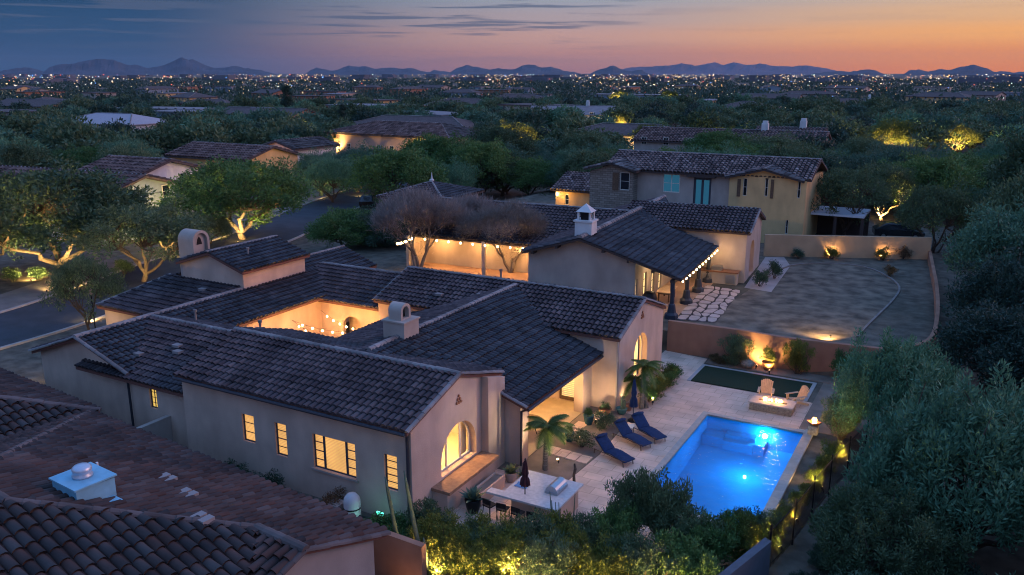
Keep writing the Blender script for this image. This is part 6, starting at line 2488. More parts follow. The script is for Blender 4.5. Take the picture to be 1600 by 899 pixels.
for k in range(13):
    a, r_ = rn.uniform(0, 6.28), rn.uniform(0.05, 0.5)
    h = rn.uniform(1.5, 2.5)
    mb = MB()
    x, y = r_ * 1.6 * math.cos(a), r_ * math.sin(a)
    mb.tube([(x, y, 0), (x * 1.1, y * 1.1, h * 0.6), (x * 1.25, y * 1.25, h)], [0.03, 0.028, 0.012], 6)
    mb.build('stem', L_CACTUS, t)

# ================================================================== trees
MESQ = tree_proto(21, 6.5, 4.3, 26000, 0.24, 0.085, 0.17, 190, leafm=L_GREEN, base=0.14, clump=0.175)
MESQ2 = tree_proto(22, 6.0, 4.3, 22000, 0.25, 0.085, 0.16, 160, flat=0.65, leafm=L_OLIVE, base=0.16, clump=0.18)
PALO = tree_proto(23, 6.2, 4.0, 21000, 0.30, 0.06, 0.15, 150, flat=0.9, leafm=L_SAGE, base=0.10, clump=0.20, up=0.7)
OLIVE = tree_proto(24, 7.2, 4.2, 46000, 0.24, 0.068, 0.20, 260, leafm=L_SAGE, base=0.04, clump=0.19, up=0.9, sprays=True)
OPEN = tree_proto(25, 6.2, 4.6, 12000, 0.24, 0.085, 0.15, 100, flat=0.55, leafm=L_OLIVE, base=0.20, clump=0.18, limbs=5)
FAR1 = tree_proto(31, 5.6, 4.0, 1900, 0.62, 0.30, 0.18, 34, leafm=L_OLIVE, twigs=False, base=0.12)
FAR2 = tree_proto(32, 5.2, 4.4, 1900, 0.62, 0.30, 0.18, 34, leafm=L_DARK, twigs=False, base=0.10)
FAR3 = tree_proto(33, 6.0, 3.8, 1700, 0.62, 0.26, 0.18, 30, leafm=L_SAGE, twigs=False, base=0.14)
BARE = bare_proto(41, 5.2, 3.6)
BARE2 = bare_proto(45, 5.2, 3.6)
CYP = tree_proto(51, 8.0, 1.0, 3500, 0.30, 0.12, 0.12, 40, leafm=L_DARK, base=0.02, clump=0.5, limbs=2, twigs=False, up=1.2)

named = [
    # across the street
    (MESQ2, 'mesquite_tree', 'broad mesquite with uplit trunk at the kerb across the street', (88, 428), 2.15, 1.65, None),
    (OPEN, 'mesquite_tree', 'open branched mesquite with dark crooked limbs at the pavement bend', (225, 440), 1.35, 1.2, None),
    (MESQ, 'mesquite_tree', 'dense bright green mesquite behind the tower of the courtyard house', (380, 374), 1.85, 1.45, None),
    (OPEN, 'street_tree', 'thin dark street tree with hardly any leaves by the lane', (140, 520), 0.55, 0.95, None),
    (MESQ, 'mesquite_tree', 'low dark green tree behind the small back roof of the courtyard house', (545, 402), 0.95, 0.80, L_GREEN),
    (MESQ, 'mesquite_tree', 'dark green tree between the small back roof and the bare mesquites', (605, 402), 0.85, 0.85, L_DARK),
    (MESQ2, 'mesquite_tree', 'olive mesquite before the pale two storey wing across the street', (262, 392), 0.8, 0.6, None),
    (MESQ, 'mesquite_tree', 'dark mesquite at the near end of the kerb planting across the street', (-15, 432), 1.2, 1.2, L_DARK),
    (PALO, 'palo_verde', 'low palo verde across the road from the parked car', (500, 290), 1.1, 0.9, None),
    (MESQ2, 'mesquite_tree', 'olive mesquite on the verge between the tower and the road', (318, 392), 0.75, 0.7, None),
    # street bend and beyond
    (PALO, 'palo_verde', 'grey green palo verde at the street bend beside the uplit cactus', (520, 316), 1.05, 1.05, None),
    (PALO, 'palo_verde', 'wide palo verde behind the street bend', (560, 300), 1.45, 1.15, None),
    (PALO, 'palo_verde', 'palo verde next to the hipped pavilion roof', (622, 296), 1.3, 1.05, None),
    (MESQ, 'palo_verde', 'rounded yellow green palo verde behind the hipped pavilion', (785, 306), 1.5, 1.1, L_OLIVE),
    (PALO, 'palo_verde', 'palo verde behind the ochre garden store', (900, 300), 1.0, 1.0, None),
    (OPEN, 'mesquite_tree', 'tree with dark limbs before the lit white gable across the street', (500, 306), 0.75, 0.85, None),
    # behind the garden wall
    (OPEN, 'mesquite_tree', 'spreading tree overhanging the flat garden shelter', (1318, 372), 0.95, 1.25, None),
    (MESQ2, 'mesquite_tree', 'tree with an uplit trunk behind the garden shelter', (1378, 345), 0.95, 1.1, None),
    (MESQ, 'mesquite_tree', 'dark tree beside the ochre house corner', (1300, 330), 1.2, 1.15, L_DARK),
    (OPEN, 'mesquite_tree', 'slender tree arching over the end of the garden wall', (1452, 415), 0.85, 1.35, None),
]
for pr, nm, lab, (u, v), s, sz, lm in named:
    p = pix(u, v, TZ if (850 < u < 1420 and v < 420) else 0)
    put_tree(pr, nm, lab, p, s, sz, None, None, 'tree', lm)
put_tree(BARE, 'bare_mesquite', 'leafless grey mesquite at the corner of the lit ranch courtyard', pix(655, 425, TZ - .1), 1.25, 1.22, 0.4)
put_tree(BARE2, 'bare_mesquite', 'leafless grey mesquite in the middle of the lit ranch courtyard', pix(797, 428, TZ - .1), 1.2, 1.08, 1.4)
put_tree(BARE, 'bare_mesquite', 'smaller leafless mesquite beside the ranch courtyard eave', pix(725, 415, TZ - .1), 1.05, 1.05, 2.9)

# the dark slope of trees beyond the fence
right = [
    (OLIVE, 'olive_tree', 'large grey green olive with upright sprays beyond the fire bowl', (1.3, 32.5), 1.05, 0.95, None),
    (OLIVE, 'olive_tree', 'grey green olive reaching over the end of the turf', (-2.0, 40.4), 0.75, 0.80, None),
    (OLIVE, 'olive_tree', 'olive standing behind the largest olive on the slope', (6.3, 37.5), 0.95, 0.95, L_OLIVE),
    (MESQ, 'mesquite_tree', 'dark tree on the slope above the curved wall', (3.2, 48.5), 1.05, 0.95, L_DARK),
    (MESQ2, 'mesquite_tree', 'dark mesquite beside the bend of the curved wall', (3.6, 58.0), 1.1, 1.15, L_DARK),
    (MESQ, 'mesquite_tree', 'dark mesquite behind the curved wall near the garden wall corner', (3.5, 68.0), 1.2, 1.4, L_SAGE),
    (MESQ2, 'mesquite_tree', 'tall dark tree at the far end of the curved wall', (5.5, 80.0), 1.35, 1.7, None),
    (MESQ, 'mesquite_tree', 'tall broad tree with lamplight in its branches behind the slope', (8.0, 96.0), 1.8, 2.3, L_OLIVE),
    (MESQ2, 'mesquite_tree', 'broad dark tree behind the lamp lit tree', (15.0, 104.0), 1.8, 2.1, None),
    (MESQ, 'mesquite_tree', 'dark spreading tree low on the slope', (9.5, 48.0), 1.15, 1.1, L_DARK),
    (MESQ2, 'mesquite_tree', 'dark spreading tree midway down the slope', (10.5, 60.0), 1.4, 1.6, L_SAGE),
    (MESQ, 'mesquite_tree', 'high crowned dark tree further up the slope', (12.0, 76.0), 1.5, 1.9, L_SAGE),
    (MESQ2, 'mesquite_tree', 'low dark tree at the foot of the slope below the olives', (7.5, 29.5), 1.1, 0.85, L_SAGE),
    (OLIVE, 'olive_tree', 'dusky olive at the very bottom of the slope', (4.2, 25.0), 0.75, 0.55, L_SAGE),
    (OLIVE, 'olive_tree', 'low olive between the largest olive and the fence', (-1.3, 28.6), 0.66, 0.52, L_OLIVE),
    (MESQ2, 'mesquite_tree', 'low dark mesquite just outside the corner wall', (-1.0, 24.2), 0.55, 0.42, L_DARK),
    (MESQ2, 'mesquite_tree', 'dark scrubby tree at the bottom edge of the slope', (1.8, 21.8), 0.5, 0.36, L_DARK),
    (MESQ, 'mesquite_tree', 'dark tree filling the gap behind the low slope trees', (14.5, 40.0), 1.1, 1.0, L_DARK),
    (PALO, 'palo_verde', 'pale palo verde among the dark slope trees', (6.8, 66.0), 1.0, 1.1, None),
]
for pr, nm, lab, (x, y), s, sz, lm in right:
    put_tree(pr, nm, lab, (x, y, -0.1), s, sz, None, None, 'tree', lm)
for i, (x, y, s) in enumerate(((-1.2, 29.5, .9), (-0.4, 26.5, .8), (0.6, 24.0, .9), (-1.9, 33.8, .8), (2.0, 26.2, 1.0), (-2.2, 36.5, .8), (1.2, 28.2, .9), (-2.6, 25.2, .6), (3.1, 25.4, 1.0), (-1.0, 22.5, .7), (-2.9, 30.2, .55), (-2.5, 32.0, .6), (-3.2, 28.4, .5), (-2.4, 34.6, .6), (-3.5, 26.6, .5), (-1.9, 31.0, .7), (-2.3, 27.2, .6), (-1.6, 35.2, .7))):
    put_bush(SPRIG2 if i % 2 else SPRIG, 'slope_brush', 'dark scrub on the unlit slope outside the iron fence', (x, y, -0.05), s, s * 0.8, 'scrub outside the fence', L_DARK)

# uplights across the street and in the neighbours' yards
LIT = []
for (u, v, back, tgt, e, lab) in ((70, 432, 6.5, 3.5, 420, 'ground light at the pavement edge aimed into the broad mesquite'), (125, 432, 6.0, 3.5, 320, 'ground light by the pavement bend aimed into the broad mesquite'), (372, 374, 6.5, 3.5, 330, 'ground light on the verge aimed into the dense green mesquite'), (225, 440, 4.0, 2.5, 150, 'ground light aimed into the open branched mesquite'), (560, 300, 6.0, 2.5, 220, 'ground light aimed into the wide palo verde at the street bend')):
    p = Vector(pix(u, v))
    away = Vector((p.x, p.y, 0)).normalized()
    uplight(lab, p - away * back, p + Vector((0, 0, tgt)), e * 0.55, GOLD, R(95))
for (u, v, tz, e, lab, h, tree) in (
        (92, 440, 0, 200, 'ground light at the foot of the broad mesquite across the street', 3, None), (48, 436, 0, 60, 'ground light among the kerb shrubs across the street', 1.2, None),
        (255, 398, 0, 160, 'ground light by the porch of the house across the street', 2.5, None), (236, 380, 0, 160, 'ground light against the wall of the house across the street', 2.5, None),
        (272, 402, 0, 90, 'ground light at the hedge behind the tower', 2, None), (372, 378, 0, 140, 'ground light under the dense green mesquite', 2.5, None), (505, 312, 0, 90, 'ground light at the foot of the street bend cactus', 3, None),
        (520, 240, 0, 260, 'ground light under the tree beside the white gable', 3, (0.7, 'uplit olive tree beside the white gable')), (672, 250, 0, 420, 'ground light under the tree before the long umber roof', 4, (0.9, 'taller of two golden uplit trees before the long umber roof')),
        (696, 249, 0, 380, 'second ground light under the tree before the long umber roof', 4, (0.75, 'shorter golden uplit tree before the long umber roof')),
        (590, 255, 0, 150, 'ground light in the shrubs below the long umber roof', 2, (0.45, 'small uplit tree below the pink wall of the umber roofed house')), (1016, 246, 0, 700, 'ground light under the golden tree behind the two storey house', 5, (1.15, 'golden uplit round tree behind the two storey house')),
        (1376, 345, TZ, 150, 'ground light at the trunk behind the garden shelter', 3, None), (1128, 236, 0, 260, 'ground light in the trees behind the chimney house', 3, (0.9, 'half lit tree behind the chimney house')), (800, 244, 0, 380, 'ground light under the bent tree beyond the gravel wash', 4, (1.2, 'broad bent tree lit from below beyond the gravel wash')),
        (745, 243, 0, 260, 'ground light at the far end of the gravel wash', 3, (0.8, 'uplit tree at the far end of the gravel wash')), (140, 500, 0, 30, 'ground light at the thin street tree', 1, None), (42, 612, 0, 60, 'ground light washing the sand bank by the lane', 0.6, None),
        (1045, 168, 0, 900, 'ground light under a lone golden tree on the far plain', 5, (1.4, 'lone golden tree on the far plain')), (968, 165, 0, 900, 'ground light under a second golden tree on the far plain', 5, (1.3, 'second golden tree on the far plain before a blue roof')),
        (970, 205, 0, 350, 'ground light in the thicket behind the flat white house', 3, (0.8, 'half lit thicket tree behind the flat white house')), (1395, 250, 0, 500, 'ground light high on the dark slope', 6, (1.3, 'slope tree with golden light in its crown')), (1490, 245, 0, 420, 'lamp at the driveway end above the dark slope', 5, (1.1, 'slope tree beside the driveway lamp'))):
    p = Vector(pix(u, v, tz))
    away = Vector((p.x, p.y, 0)).normalized()
    LIT.append((p.x, p.y))
    uplight(lab, p - away * 1.2, p + away * 0.6 + Vector((0, 0, h)), e * 1.6, GOLD, R(150))
    if tree:
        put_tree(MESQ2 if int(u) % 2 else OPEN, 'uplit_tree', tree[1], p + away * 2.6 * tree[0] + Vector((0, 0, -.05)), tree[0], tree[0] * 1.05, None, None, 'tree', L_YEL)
for (x, y, e, lab) in ((-10.6, 76.9, 50, 'ground light under the rounder lit shrub at the garden wall'), (-6.6, 78.7, 50, 'ground light under the ragged lit shrub at the garden wall')):
    uplight(lab, (x, y, TZ), (x + 0.1, y + 0.9, TZ + 1.2), e, (1, 0.58, 0.2), R(140))
uplight('ground light raking across the dry lawn', (-6.6, 51.6, TZ + 0.35), (-8.2, 55.5, TZ + 0.1), 75, (1.0, 0.62, 0.22), R(120))
put_bush(SAG, 'garden_shrub', 'rounder shrub lit from below at the garden wall', (-10.4, 76.6, TZ), 1.0, 1.0, leafm=L_YEL)
put_bush(SAG2, 'garden_shrub', 'ragged shrub lit from below at the garden wall', (-6.4, 78.2, TZ), 1.0, 1.0, leafm=L_YEL)
put_bush(SAG, 'garden_shrub', 'dark clipped shrub at the walk end of the garden wall', (-13.0, 75.4, TZ), 0.9, 0.8, leafm=L_DARK)
put_bush(SAG, 'garden_shrub', 'dark shrub beside the arched gable of the ranch house', (-13.2, 66.8, TZ), 0.95, 1.35, leafm=L_DARK)
put_bush(SAG, 'garden_shrub', 'dark shrub by the kitchen corner of the ranch house', (-13.6, 63.6, TZ), 0.85, 1.25, leafm=L_DARK)
put_bush(SAG2, 'garden_shrub', 'russet shrub where the lawn kerb turns', pix(1390, 432, TZ), 0.8, 0.8, leafm=L_BROWN)
put_bush(SAG2, 'garden_shrub', 'russet shrub at the corner of garden wall and curved wall', pix(1410, 405, TZ), 1.0, 1.0, leafm=L_BROWN)
for (u, v, s, lab) in ((62, 438, 1.3, 'low yellow shrub lit at the kerb across the street'), (150, 436, 1.4, 'low wide shrub on the island across the street'), (195, 428, 1.5, 'dark clipped shrub where the pavement bends'), (20, 440, 1.4, 'low shrub at the start of the kerb planting'), (268, 388, 1.6, 'lit hedge shrub behind the tower'), (105, 448, 1.2, 'low shrub under the broad mesquite')):
    put_bush(SAG, 'kerb_shrub', lab, pix(u, v), s, s * 0.8, leafm=L_OLIVE)
# uplit saguaro at the street bend
p = pix(503, 306)
t = thing('saguaro', 'tall uplit saguaro at the street bend', 'cactus', p)
mb = MB()
mb.tube([(0, 0, 0), (0, 0, 1.5), (0, 0, 3.0), (0, 0, 3.25)], [0.22, 0.26, 0.22, 0.06], 12)
mb.build('trunk', L_CACTUS, t)
mb = MB()
mb.tube([(0.1, 0, 1.4), (0.55, 0, 1.45), (0.62, 0, 1.7), (0.62, 0, 2.4), (0.62, 0, 2.5)], [0.13, 0.14, 0.14, 0.12, 0.03], 10)
mb.build('arm', L_CACTUS, t)
# parked car in the street by the pavilion
car = thing('parked_car', 'dark glossy car parked in the street beside the bare trees', 'car', pix(577, 322), R(118))
M_CARP = mat('car_paint', (0.015, 0.016, 0.02), 0.15, spec=0.8)
prof = [(-2.25, 0.35), (2.25, 0.35), (2.3, 0.75), (1.35, 0.98), (0.75, 1.5), (-1.2, 1.55), (-2.1, 1.02), (-2.3, 0.9)]
mb = MB()
rows = []
for y, k in ((-0.9, 0.90), (-0.82, 1.0), (0.82, 1.0), (0.9, 0.90)):
    rows.append([(x, y * (0.82 if z > 1.2 else 1.0), 0.35 + (z - 0.35) * (k if z > 0.4 else 1)) for x, z in prof + prof[:1]])
mb.sheet(rows)
mb.add(rows[0][:-1], [tuple(range(len(prof)))])
mb.add(rows[-1][:-1], [tuple(range(len(prof) - 1, -1, -1))])
mb.build('body', M_CARP, car)
mb = MB()
for y in (-0.775, 0.775):
    mb.add([(-1.75, y * 1.02, 1.05), (1.15, y * 1.02, 1.05), (0.68, y * 0.97, 1.42), (-1.15, y * 0.97, 1.46)], [(0, 1, 2, 3)])
mb.build('side_glass', M_GLASS, car)
for x in (-1.45, 1.45):
    for y in (-0.86, 0.86):
        mb = MB()
        mb.tube([(x, y - 0.1, 0.33), (x, y + 0.1, 0.33)], 0.33, 14)
        w_ = mb.build('wheel', mat('tyre', (0.015, 0.015, 0.015), 0.9), car)
        mb = MB()
        mb.tube([(x, y - 0.11, 0.33), (x, y + 0.11, 0.33)], 0.19, 10)
        mb.build('rim', M_STEEL, w_)
car2 = copy_tree(car)
car2.location = pix(1402, 372, TZ)
car2.rotation_euler = (0, 0, R(14))
car2['label'] = 'dark car parked behind the garden wall beside the flat shelter'
# street lamp post by the lane
sl = thing('lamp_post', 'slim dark lamp post standing by the lane', 'lamp post', pix(149, 514))
mb = MB()
mb.tube([(0, 0, 0), (0, 0, 2.4)], 0.04, 8)
mb.build('post', M_METAL, sl)
mb = MB()
mb.lathe([(0.05, 2.4), (0.11, 2.5), (0.12, 2.75), (0.03, 2.85)], n=8)
mb.build('lantern', M_CONC, sl)

# ================================================================== houses further off
M_ROOFF = mat('far_roof', (0.085, 0.062, 0.058), 0.85, var=0.35, scale=2.2, bump=0.5, bscale=5)
M_ROOFW = mat('far_roof_pale', (0.20, 0.18, 0.185), 0.8, var=0.15, scale=1.0)
M_BLUEW = mat('stucco_blue_grey', (0.20, 0.25, 0.30), 0.9, var=0.06)


def house(label, loc, rz, w, d, h, roof='gable', wall=None, roofm=None, tiles=False, lit=(), rise=0.28, chimney=False, group=None, wins=True):
    """w along local x, d along local y, front towards -y"""
    t = thing('distant_house', label, 'house', loc, rz, group)
    wall = wall or M_WALL2
    R_ = Roof(w=0.62, l=0.9, seg=3, ht=0.34)
    ov = 0.5
    X0, X1, Y0, Y1 = -w / 2 - ov, w / 2 + ov, -d / 2 - ov, d / 2 + ov
    zr = h + rise * (d / 2 + ov)
    kw = dict(tiles=tiles, thick=0.25)
    if roof == 'gable':
        R_.plane('-y', Y0, h, rise, [(X0, Y0), (X1, Y0), (X1, 0), (X0, 0)], **kw)
        R_.plane('+y', Y1, h, rise, [(X0, 0), (X1, 0), (X1, Y1), (X0, Y1)], **kw)
        R_.ridge((X0, 0, zr), (X1, 0, zr), r=0.16, l=0.8)
    elif roof == 'hip':
        k = d / 2 + ov
        R_.plane('-y', Y0, h, rise, [(X0, Y0), (X1, Y0), (X1 - k, 0), (X0 + k, 0)], **kw)
        R_.plane('+y', Y1, h, rise, [(X0 + k, 0), (X1 - k, 0), (X1, Y1), (X0, Y1)], **kw)
        R_.plane('+x', X1, h, rise, [(X1, Y0), (X1, Y1), (X1 - k, 0)], **kw)
        R_.plane('-x', X0, h, rise, [(X0, Y1), (X0, Y0), (X0 + k, 0)], **kw)
        R_.ridge((X0 + k, 0, zr), (X1 - k, 0, zr), r=0.16, l=0.8)
        for sx, xx in ((1, X1), (-1, X0)):
            R_.ridge((xx, Y0, h), (xx - sx * k, 0, zr), r=0.14, l=0.8)
    if roof == 'flat':
        mb = MB()
        mb.box(X0, Y0, h, X1, Y1, h + 0.35)
        mb.build('roof', roofm or M_ROOFW, t)
    else:
        o = R_.build(t, roofm or M_ROOFF, M_TILEF, M_CAP)
    mb = MB()
    if roof == 'gable':
        for s in (-1, 1):
            x = s * w / 2
            pg_ = [(-d / 2, -0.1), (d / 2, -0.1), (d / 2, h - 0.1), (0, zr - 0.3), (-d / 2, h - 0.1)]
            panel(mb, (x if s > 0 else x + 0.2, 0, 0), YA, ZA, pg_, [], 0.2)
    else:
        mb.box(-w / 2, -d / 2, -0.1, -w / 2 + .2, d / 2, h - 0.02)
        mb.box(w / 2 - .2, -d / 2, -0.1, w / 2, d / 2, h - 0.02)
    mb.box(-w / 2 + .2, -d / 2 + .003, -0.1, w / 2 - .2, -d / 2 + .2, h - 0.02)
    mb.box(-w / 2 + .2, d / 2 - .2, -0.1, w / 2 - .2, d / 2 - .003, h - 0.02)
    mb.build('wall', wall, t)
    if wins:
        rr = random.Random(int(w * 31 + d * 7 + loc[0]))
        n = max(2, int(w / 4))
        for fl_ in range(1 if h < 4.6 else 2):
            for i in range(n):
                x = -w / 2 + (i + 0.5) * w / n + rr.uniform(-.5, .5)
                z0 = 0.9 + fl_ * 3.0
                window(t, (0, -d / 2 - 0.06, 0), XA, ZA, x - 0.55, z0, x + 0.55, z0 + 1.4, 2, 2, M_LIGHTF, (M_LITW if (fl_ * n + i) in lit else M_GLASS), -0.045, t=0.08)
        for j in (-0.22, 0.22):
            z0 = 0.9 if h < 4.6 else 3.8
            window(t, (w / 2 + 0.06, 0, 0), YA, ZA, d * j - 0.55, z0, d * j + 0.55, z0 + 1.4, 1, 2, M_LIGHTF, M_GLASS, -0.045, t=0.08)
    if chimney:
        mb = MB()
        mb.box(w * 0.18 - 0.6, -0.5, zr - 0.8, w * 0.18 + 0.6, 0.5, zr + 1.3)
        c_ = mb.build('chimney', M_WHITE, t)
        mb = MB()
        mb.box(w * 0.18 - 0.45, -0.38, zr + 1.3, w * 0.18 + 0.45, 0.38, zr + 1.75)
        mb.build('chimney_cap', M_WHITE, c_)
    return t


def at(u, v, z=0.0):
    return pix(u, v, z)


A_ = R(0)
house('long umber roofed house across the street behind the broad mesquite', at(60, 352), R(6), 34, 13, 4.6, 'gable', M_BLUEW, tiles=True)
house('pale two storey wing with a pair of dark windows across the street', at(228, 335), R(4), 9.5, 9, 5.6, 'gable', M_WHITE, tiles=True)
house('house with umber roof and a lit door lamp behind the green mesquite', at(368, 285), R(0), 17, 11, 4.4, 'gable', M_YEL, tiles=True, lit=(3,))
wg = house('white gabled house end with a glowing wall lamp', at(470, 272), R(88), 10, 8, 4.8, 'gable', M_WHITE, tiles=True, wins=False)
lamp(wg, (-5.6, -0.5, 2.6), 120, (1.0, 0.42, 0.14), radius=0.15)
house('long low house with a broad mottled umber roof and pink wall', at(640, 240), R(-4), 34, 16, 4.4, 'hip', mat('stucco_pink', (0.42, 0.27, 0.21), 0.9), tiles=True, lit=())
house('house with a grey roof and a row of lit windows behind the mottled roof', at(655, 222), R(3), 34, 14, 4.4, 'hip', M_YEL, lit=(5, 6, 7))
house('white roofed house with a sprawling hipped roof among the trees', at(182, 212), R(4), 30, 16, 3.8, 'hip', M_WHITE, roofm=mat('white_tile_roof', (0.34, 0.31, 0.33), 0.8, var=0.15), lit=(7,))
house('flat pale blue roofed house behind the white hipped roof', at(265, 190), R(8), 40, 14, 4.6, 'flat', M_BLUEW)
house('second flat roofed house with bright terrace lights', at(330, 196), R(5), 38, 16, 4.4, 'flat', M_BLUEW, lit=(0,))
house('low tan house with lit eaves on the far plain', at(60, 182), R(4), 36, 16, 4.4, 'gable', M_YEL, lit=(6, 7))
house('tan cubic house with flat roof between the cypresses', at(590, 186), R(3), 36, 16, 5.0, 'flat', M_TERRA)
house('pale stepped flat house beside the tall cypress', at(415, 192), R(3), 24, 14, 4.6, 'flat', M_WHITE)
house('dark umber house with tall chimney behind the two storey house', at(1140, 258), R(3), 34, 14, 4.6, 'gable', M_WALL2, tiles=True, chimney=True)
house('grey gabled house with dark windows beyond the ochre house', at(1232, 256), R(2), 12, 10, 5.4, 'gable', M_WALL2, tiles=True, lit=(), chimney=True)
house('umber roofed house half hidden behind the golden tree', at(985, 240), R(4), 26, 13, 4.4, 'hip', M_WALL2)
house('white flat roofed house in the trees beyond the gravel wash', at(895, 200), R(20), 26, 16, 4.6, 'gable', M_WHITE, roofm=M_ROOFW, chimney=True)
house('house with teal roof strip on the far plain', at(1000, 160), R(3), 60, 18, 4.4, 'flat', M_BLUEW)
house('small grey roof deep in the dark trees', at(1335, 178), R(6), 30, 14, 4.4, 'hip', M_WALL2, chimney=True)
house('blue roofed house on the far plain past the slope trees', at(1550, 155), R(2), 40, 16, 4.4, 'flat', M_BLUEW)
rn = random.Random(77)
HOUSES = [(at(u, v)[0], at(u, v)[1], 20) for u, v in ((60, 352), (228, 335), (368, 285), (470, 272), (640, 240), (655, 222), (182, 216), (265, 190), (330, 196), (60, 182), (590, 186), (415, 192), (1140, 258), (1232, 256), (985, 240), (895, 200))]
FH = thing  # alias kept short
made = 0
tries = 0
while made < 46 and tries < 2000:
    tries += 1
    az = R(29) + R(rn.uniform(-34, 34))
    dd = rn.uniform(260, 900)
    x, y = -math.sin(az) * dd, math.cos(az) * dd
    if any((x - a) ** 2 + (y - b_) ** 2 < 34 ** 2 for a, b_, r_ in HOUSES):
        continue
    HOUSES.append((x, y, 18))
    rf_ = rn.choice(('gable', 'hip', 'hip', 'flat'))
    house('dusk lit house half sunk among the trees of the far plain', (x, y, 0), R(rn.uniform(-25, 25)) + (PI / 2 if rn.random() < .35 else 0), rn.uniform(18, 34), rn.uniform(11, 15), rn.uniform(4.2, 5.4), rf_,
          rn.choice((M_WALL2, M_YEL, M_BLUEW, M_TERRA)), M_ROOFF if rf_ != 'flat' else rn.choice((M_ROOFW, M_ROOFF)), lit=(rn.randrange(4), rn.randrange(8)), group='houses of the far plain')
    made += 1

# ================================================================== trees of the suburb
def free(x, y, pad=7):
    if any((x - a) ** 2 + (y - b_) ** 2 < (r_ * 0.62 + pad * 0.35) ** 2 for a, b_, r_ in HOUSES):
        return False
    for q_ in road_pts[::2]:
        if (x - q_[0]) ** 2 + (y - q_[1]) ** 2 < 8.5 ** 2:
            return False
    for (a, b_) in LIT:
        for k_ in (1.0, 0.95, 0.90, 0.85):
            if (x - a * k_) ** 2 + (y - b_ * k_) ** 2 < 5.5 ** 2:
                return False
    for (a, b_, r_) in HOUSES[:9]:
        L_ = math.hypot(a, b_)
        al = (x * a + y * b_) / L_ - L_
        la = abs(x * b_ - y * a) / L_
        if -34 < al < 2 and la < 13:
            return False
    if -56 < x < 4 and 44 < y < 100:
        return False
    return True


made = 0
tries = 0
taken = []
while made < 560 and tries < 14000:
    tries += 1
    az = R(29) + R(rn.uniform(-36, 36))
    dd = 88 + 330 * rn.random() ** 1.1
    x, y = -math.sin(az) * dd, math.cos(az) * dd
    if not free(x, y) or any((x - a) ** 2 + (y - b_) ** 2 < 4.8 ** 2 for a, b_ in taken):
        continue
    if az > R(29 + 2) and dd < 105:
        continue
    taken.append((x, y))
    near = dd < 150
    pr = rn.choice((MESQ, MESQ2, PALO)) if near else rn.choice((FAR1, FAR2, FAR3, FAR1))
    s = rn.uniform(0.9, 1.6)
    kind = {id(MESQ): 'green', id(MESQ2): 'olive', id(PALO): 'grey green', id(FAR1): 'olive', id(FAR2): 'dark', id(FAR3): 'grey green'}[id(pr)]
    put_tree(pr, {'green': 'mesquite_tree', 'olive': 'desert_tree', 'dark': 'mesquite_tree', 'grey green': 'palo_verde'}[kind], f'{kind} desert tree in the dusky suburb beyond the street', (x, y, -0.05), s, s * rn.uniform(0.8, 1.05), None, f'{kind} trees of the suburb')  # species names go by leaf colour alone; the olive trees are generic desert trees
    made += 1
for i, (u, v, s) in enumerate(((451, 192, 1.35), (537, 212, 0.9))):
    put_tree(CYP, 'cypress', ('tall dark cypress beside the pale stepped house', 'shorter slim cypress behind the mottled umber roof')[i], pix(u, v), s * 1.5, s * 1.5)

# far woodland: one mass that nobody could count
rng = np.random.default_rng(5)
n = 5200
az = R(29) + np.radians(rng.uniform(-38, 38, n))
dd = 360 * (3000 / 360) ** rng.random(n)
C = np.stack([-np.sin(az) * dd, np.cos(az) * dd, rng.uniform(1.2, 2.6, n)], 1)
RR = np.stack([rng.uniform(3, 6, n) * (1 + dd / 1500), rng.uniform(3, 6, n) * (1 + dd / 1500), rng.uniform(1.6, 2.8, n)], 1)
V, Fc = leaf_cloud(rng, C, RR, 150000, 2.4, 1.5, 0.1)
V[:, 2] = np.maximum(V[:, 2], 0)
o = link('far_woodland', fast_mesh('far_woodland', V, Fc, L_DARK))
tag(o, 'dark scrub and treetops thinning out over the far plain', 'woodland', kind='stuff')

# scrub floor between the nearer trees
n = 1500
az = R(29) + np.radians(rng.uniform(-38, 38, n))
dd = 80 + 330 * rng.random(n)
C = np.stack([-np.sin(az) * dd, np.cos(az) * dd, rng.uniform(0.2, 0.7, n)], 1)
ok_ = np.array([free(c[0], c[1], 2) for c in C])
C = C[ok_]
V, Fc = leaf_cloud(rng, C, np.full(len(C), 1.0), 60000, 0.42, 0.2, 0.4)
V[:, 2] = np.maximum(V[:, 2], 0)
o = link('desert_scrub', fast_mesh('desert_scrub', V, Fc, L_OLIVE))
tag(o, 'low desert scrub covering the ground between the suburb trees', 'scrub', kind='stuff')

# ================================================================== lights of the city on the plain
rng = np.random.default_rng(9)
cols = [((1.0, 0.58, 0.22), 1.3), ((1.0, 0.82, 0.55), 1.4), ((0.7, 1.0, 0.8), 1.3), ((1.0, 0.12, 0.06), 1.4), ((0.15, 0.4, 1.0), 1.4)]
cm_ = [emit_mat(f'city_lamp_{i}', c, e) for i, (c, e) in enumerate(cols)]
mb = MB()
base_v = [(1, 0, 0), (-1, 0, 0), (0, 1, 0), (0, -1, 0), (0, 0, 1), (0, 0, -1)]
base_f = [(0, 2, 4), (2, 1, 4), (1, 3, 4), (3, 0, 4), (2, 0, 5), (1, 2, 5), (3, 1, 5), (0, 3, 5)]
n = 2600
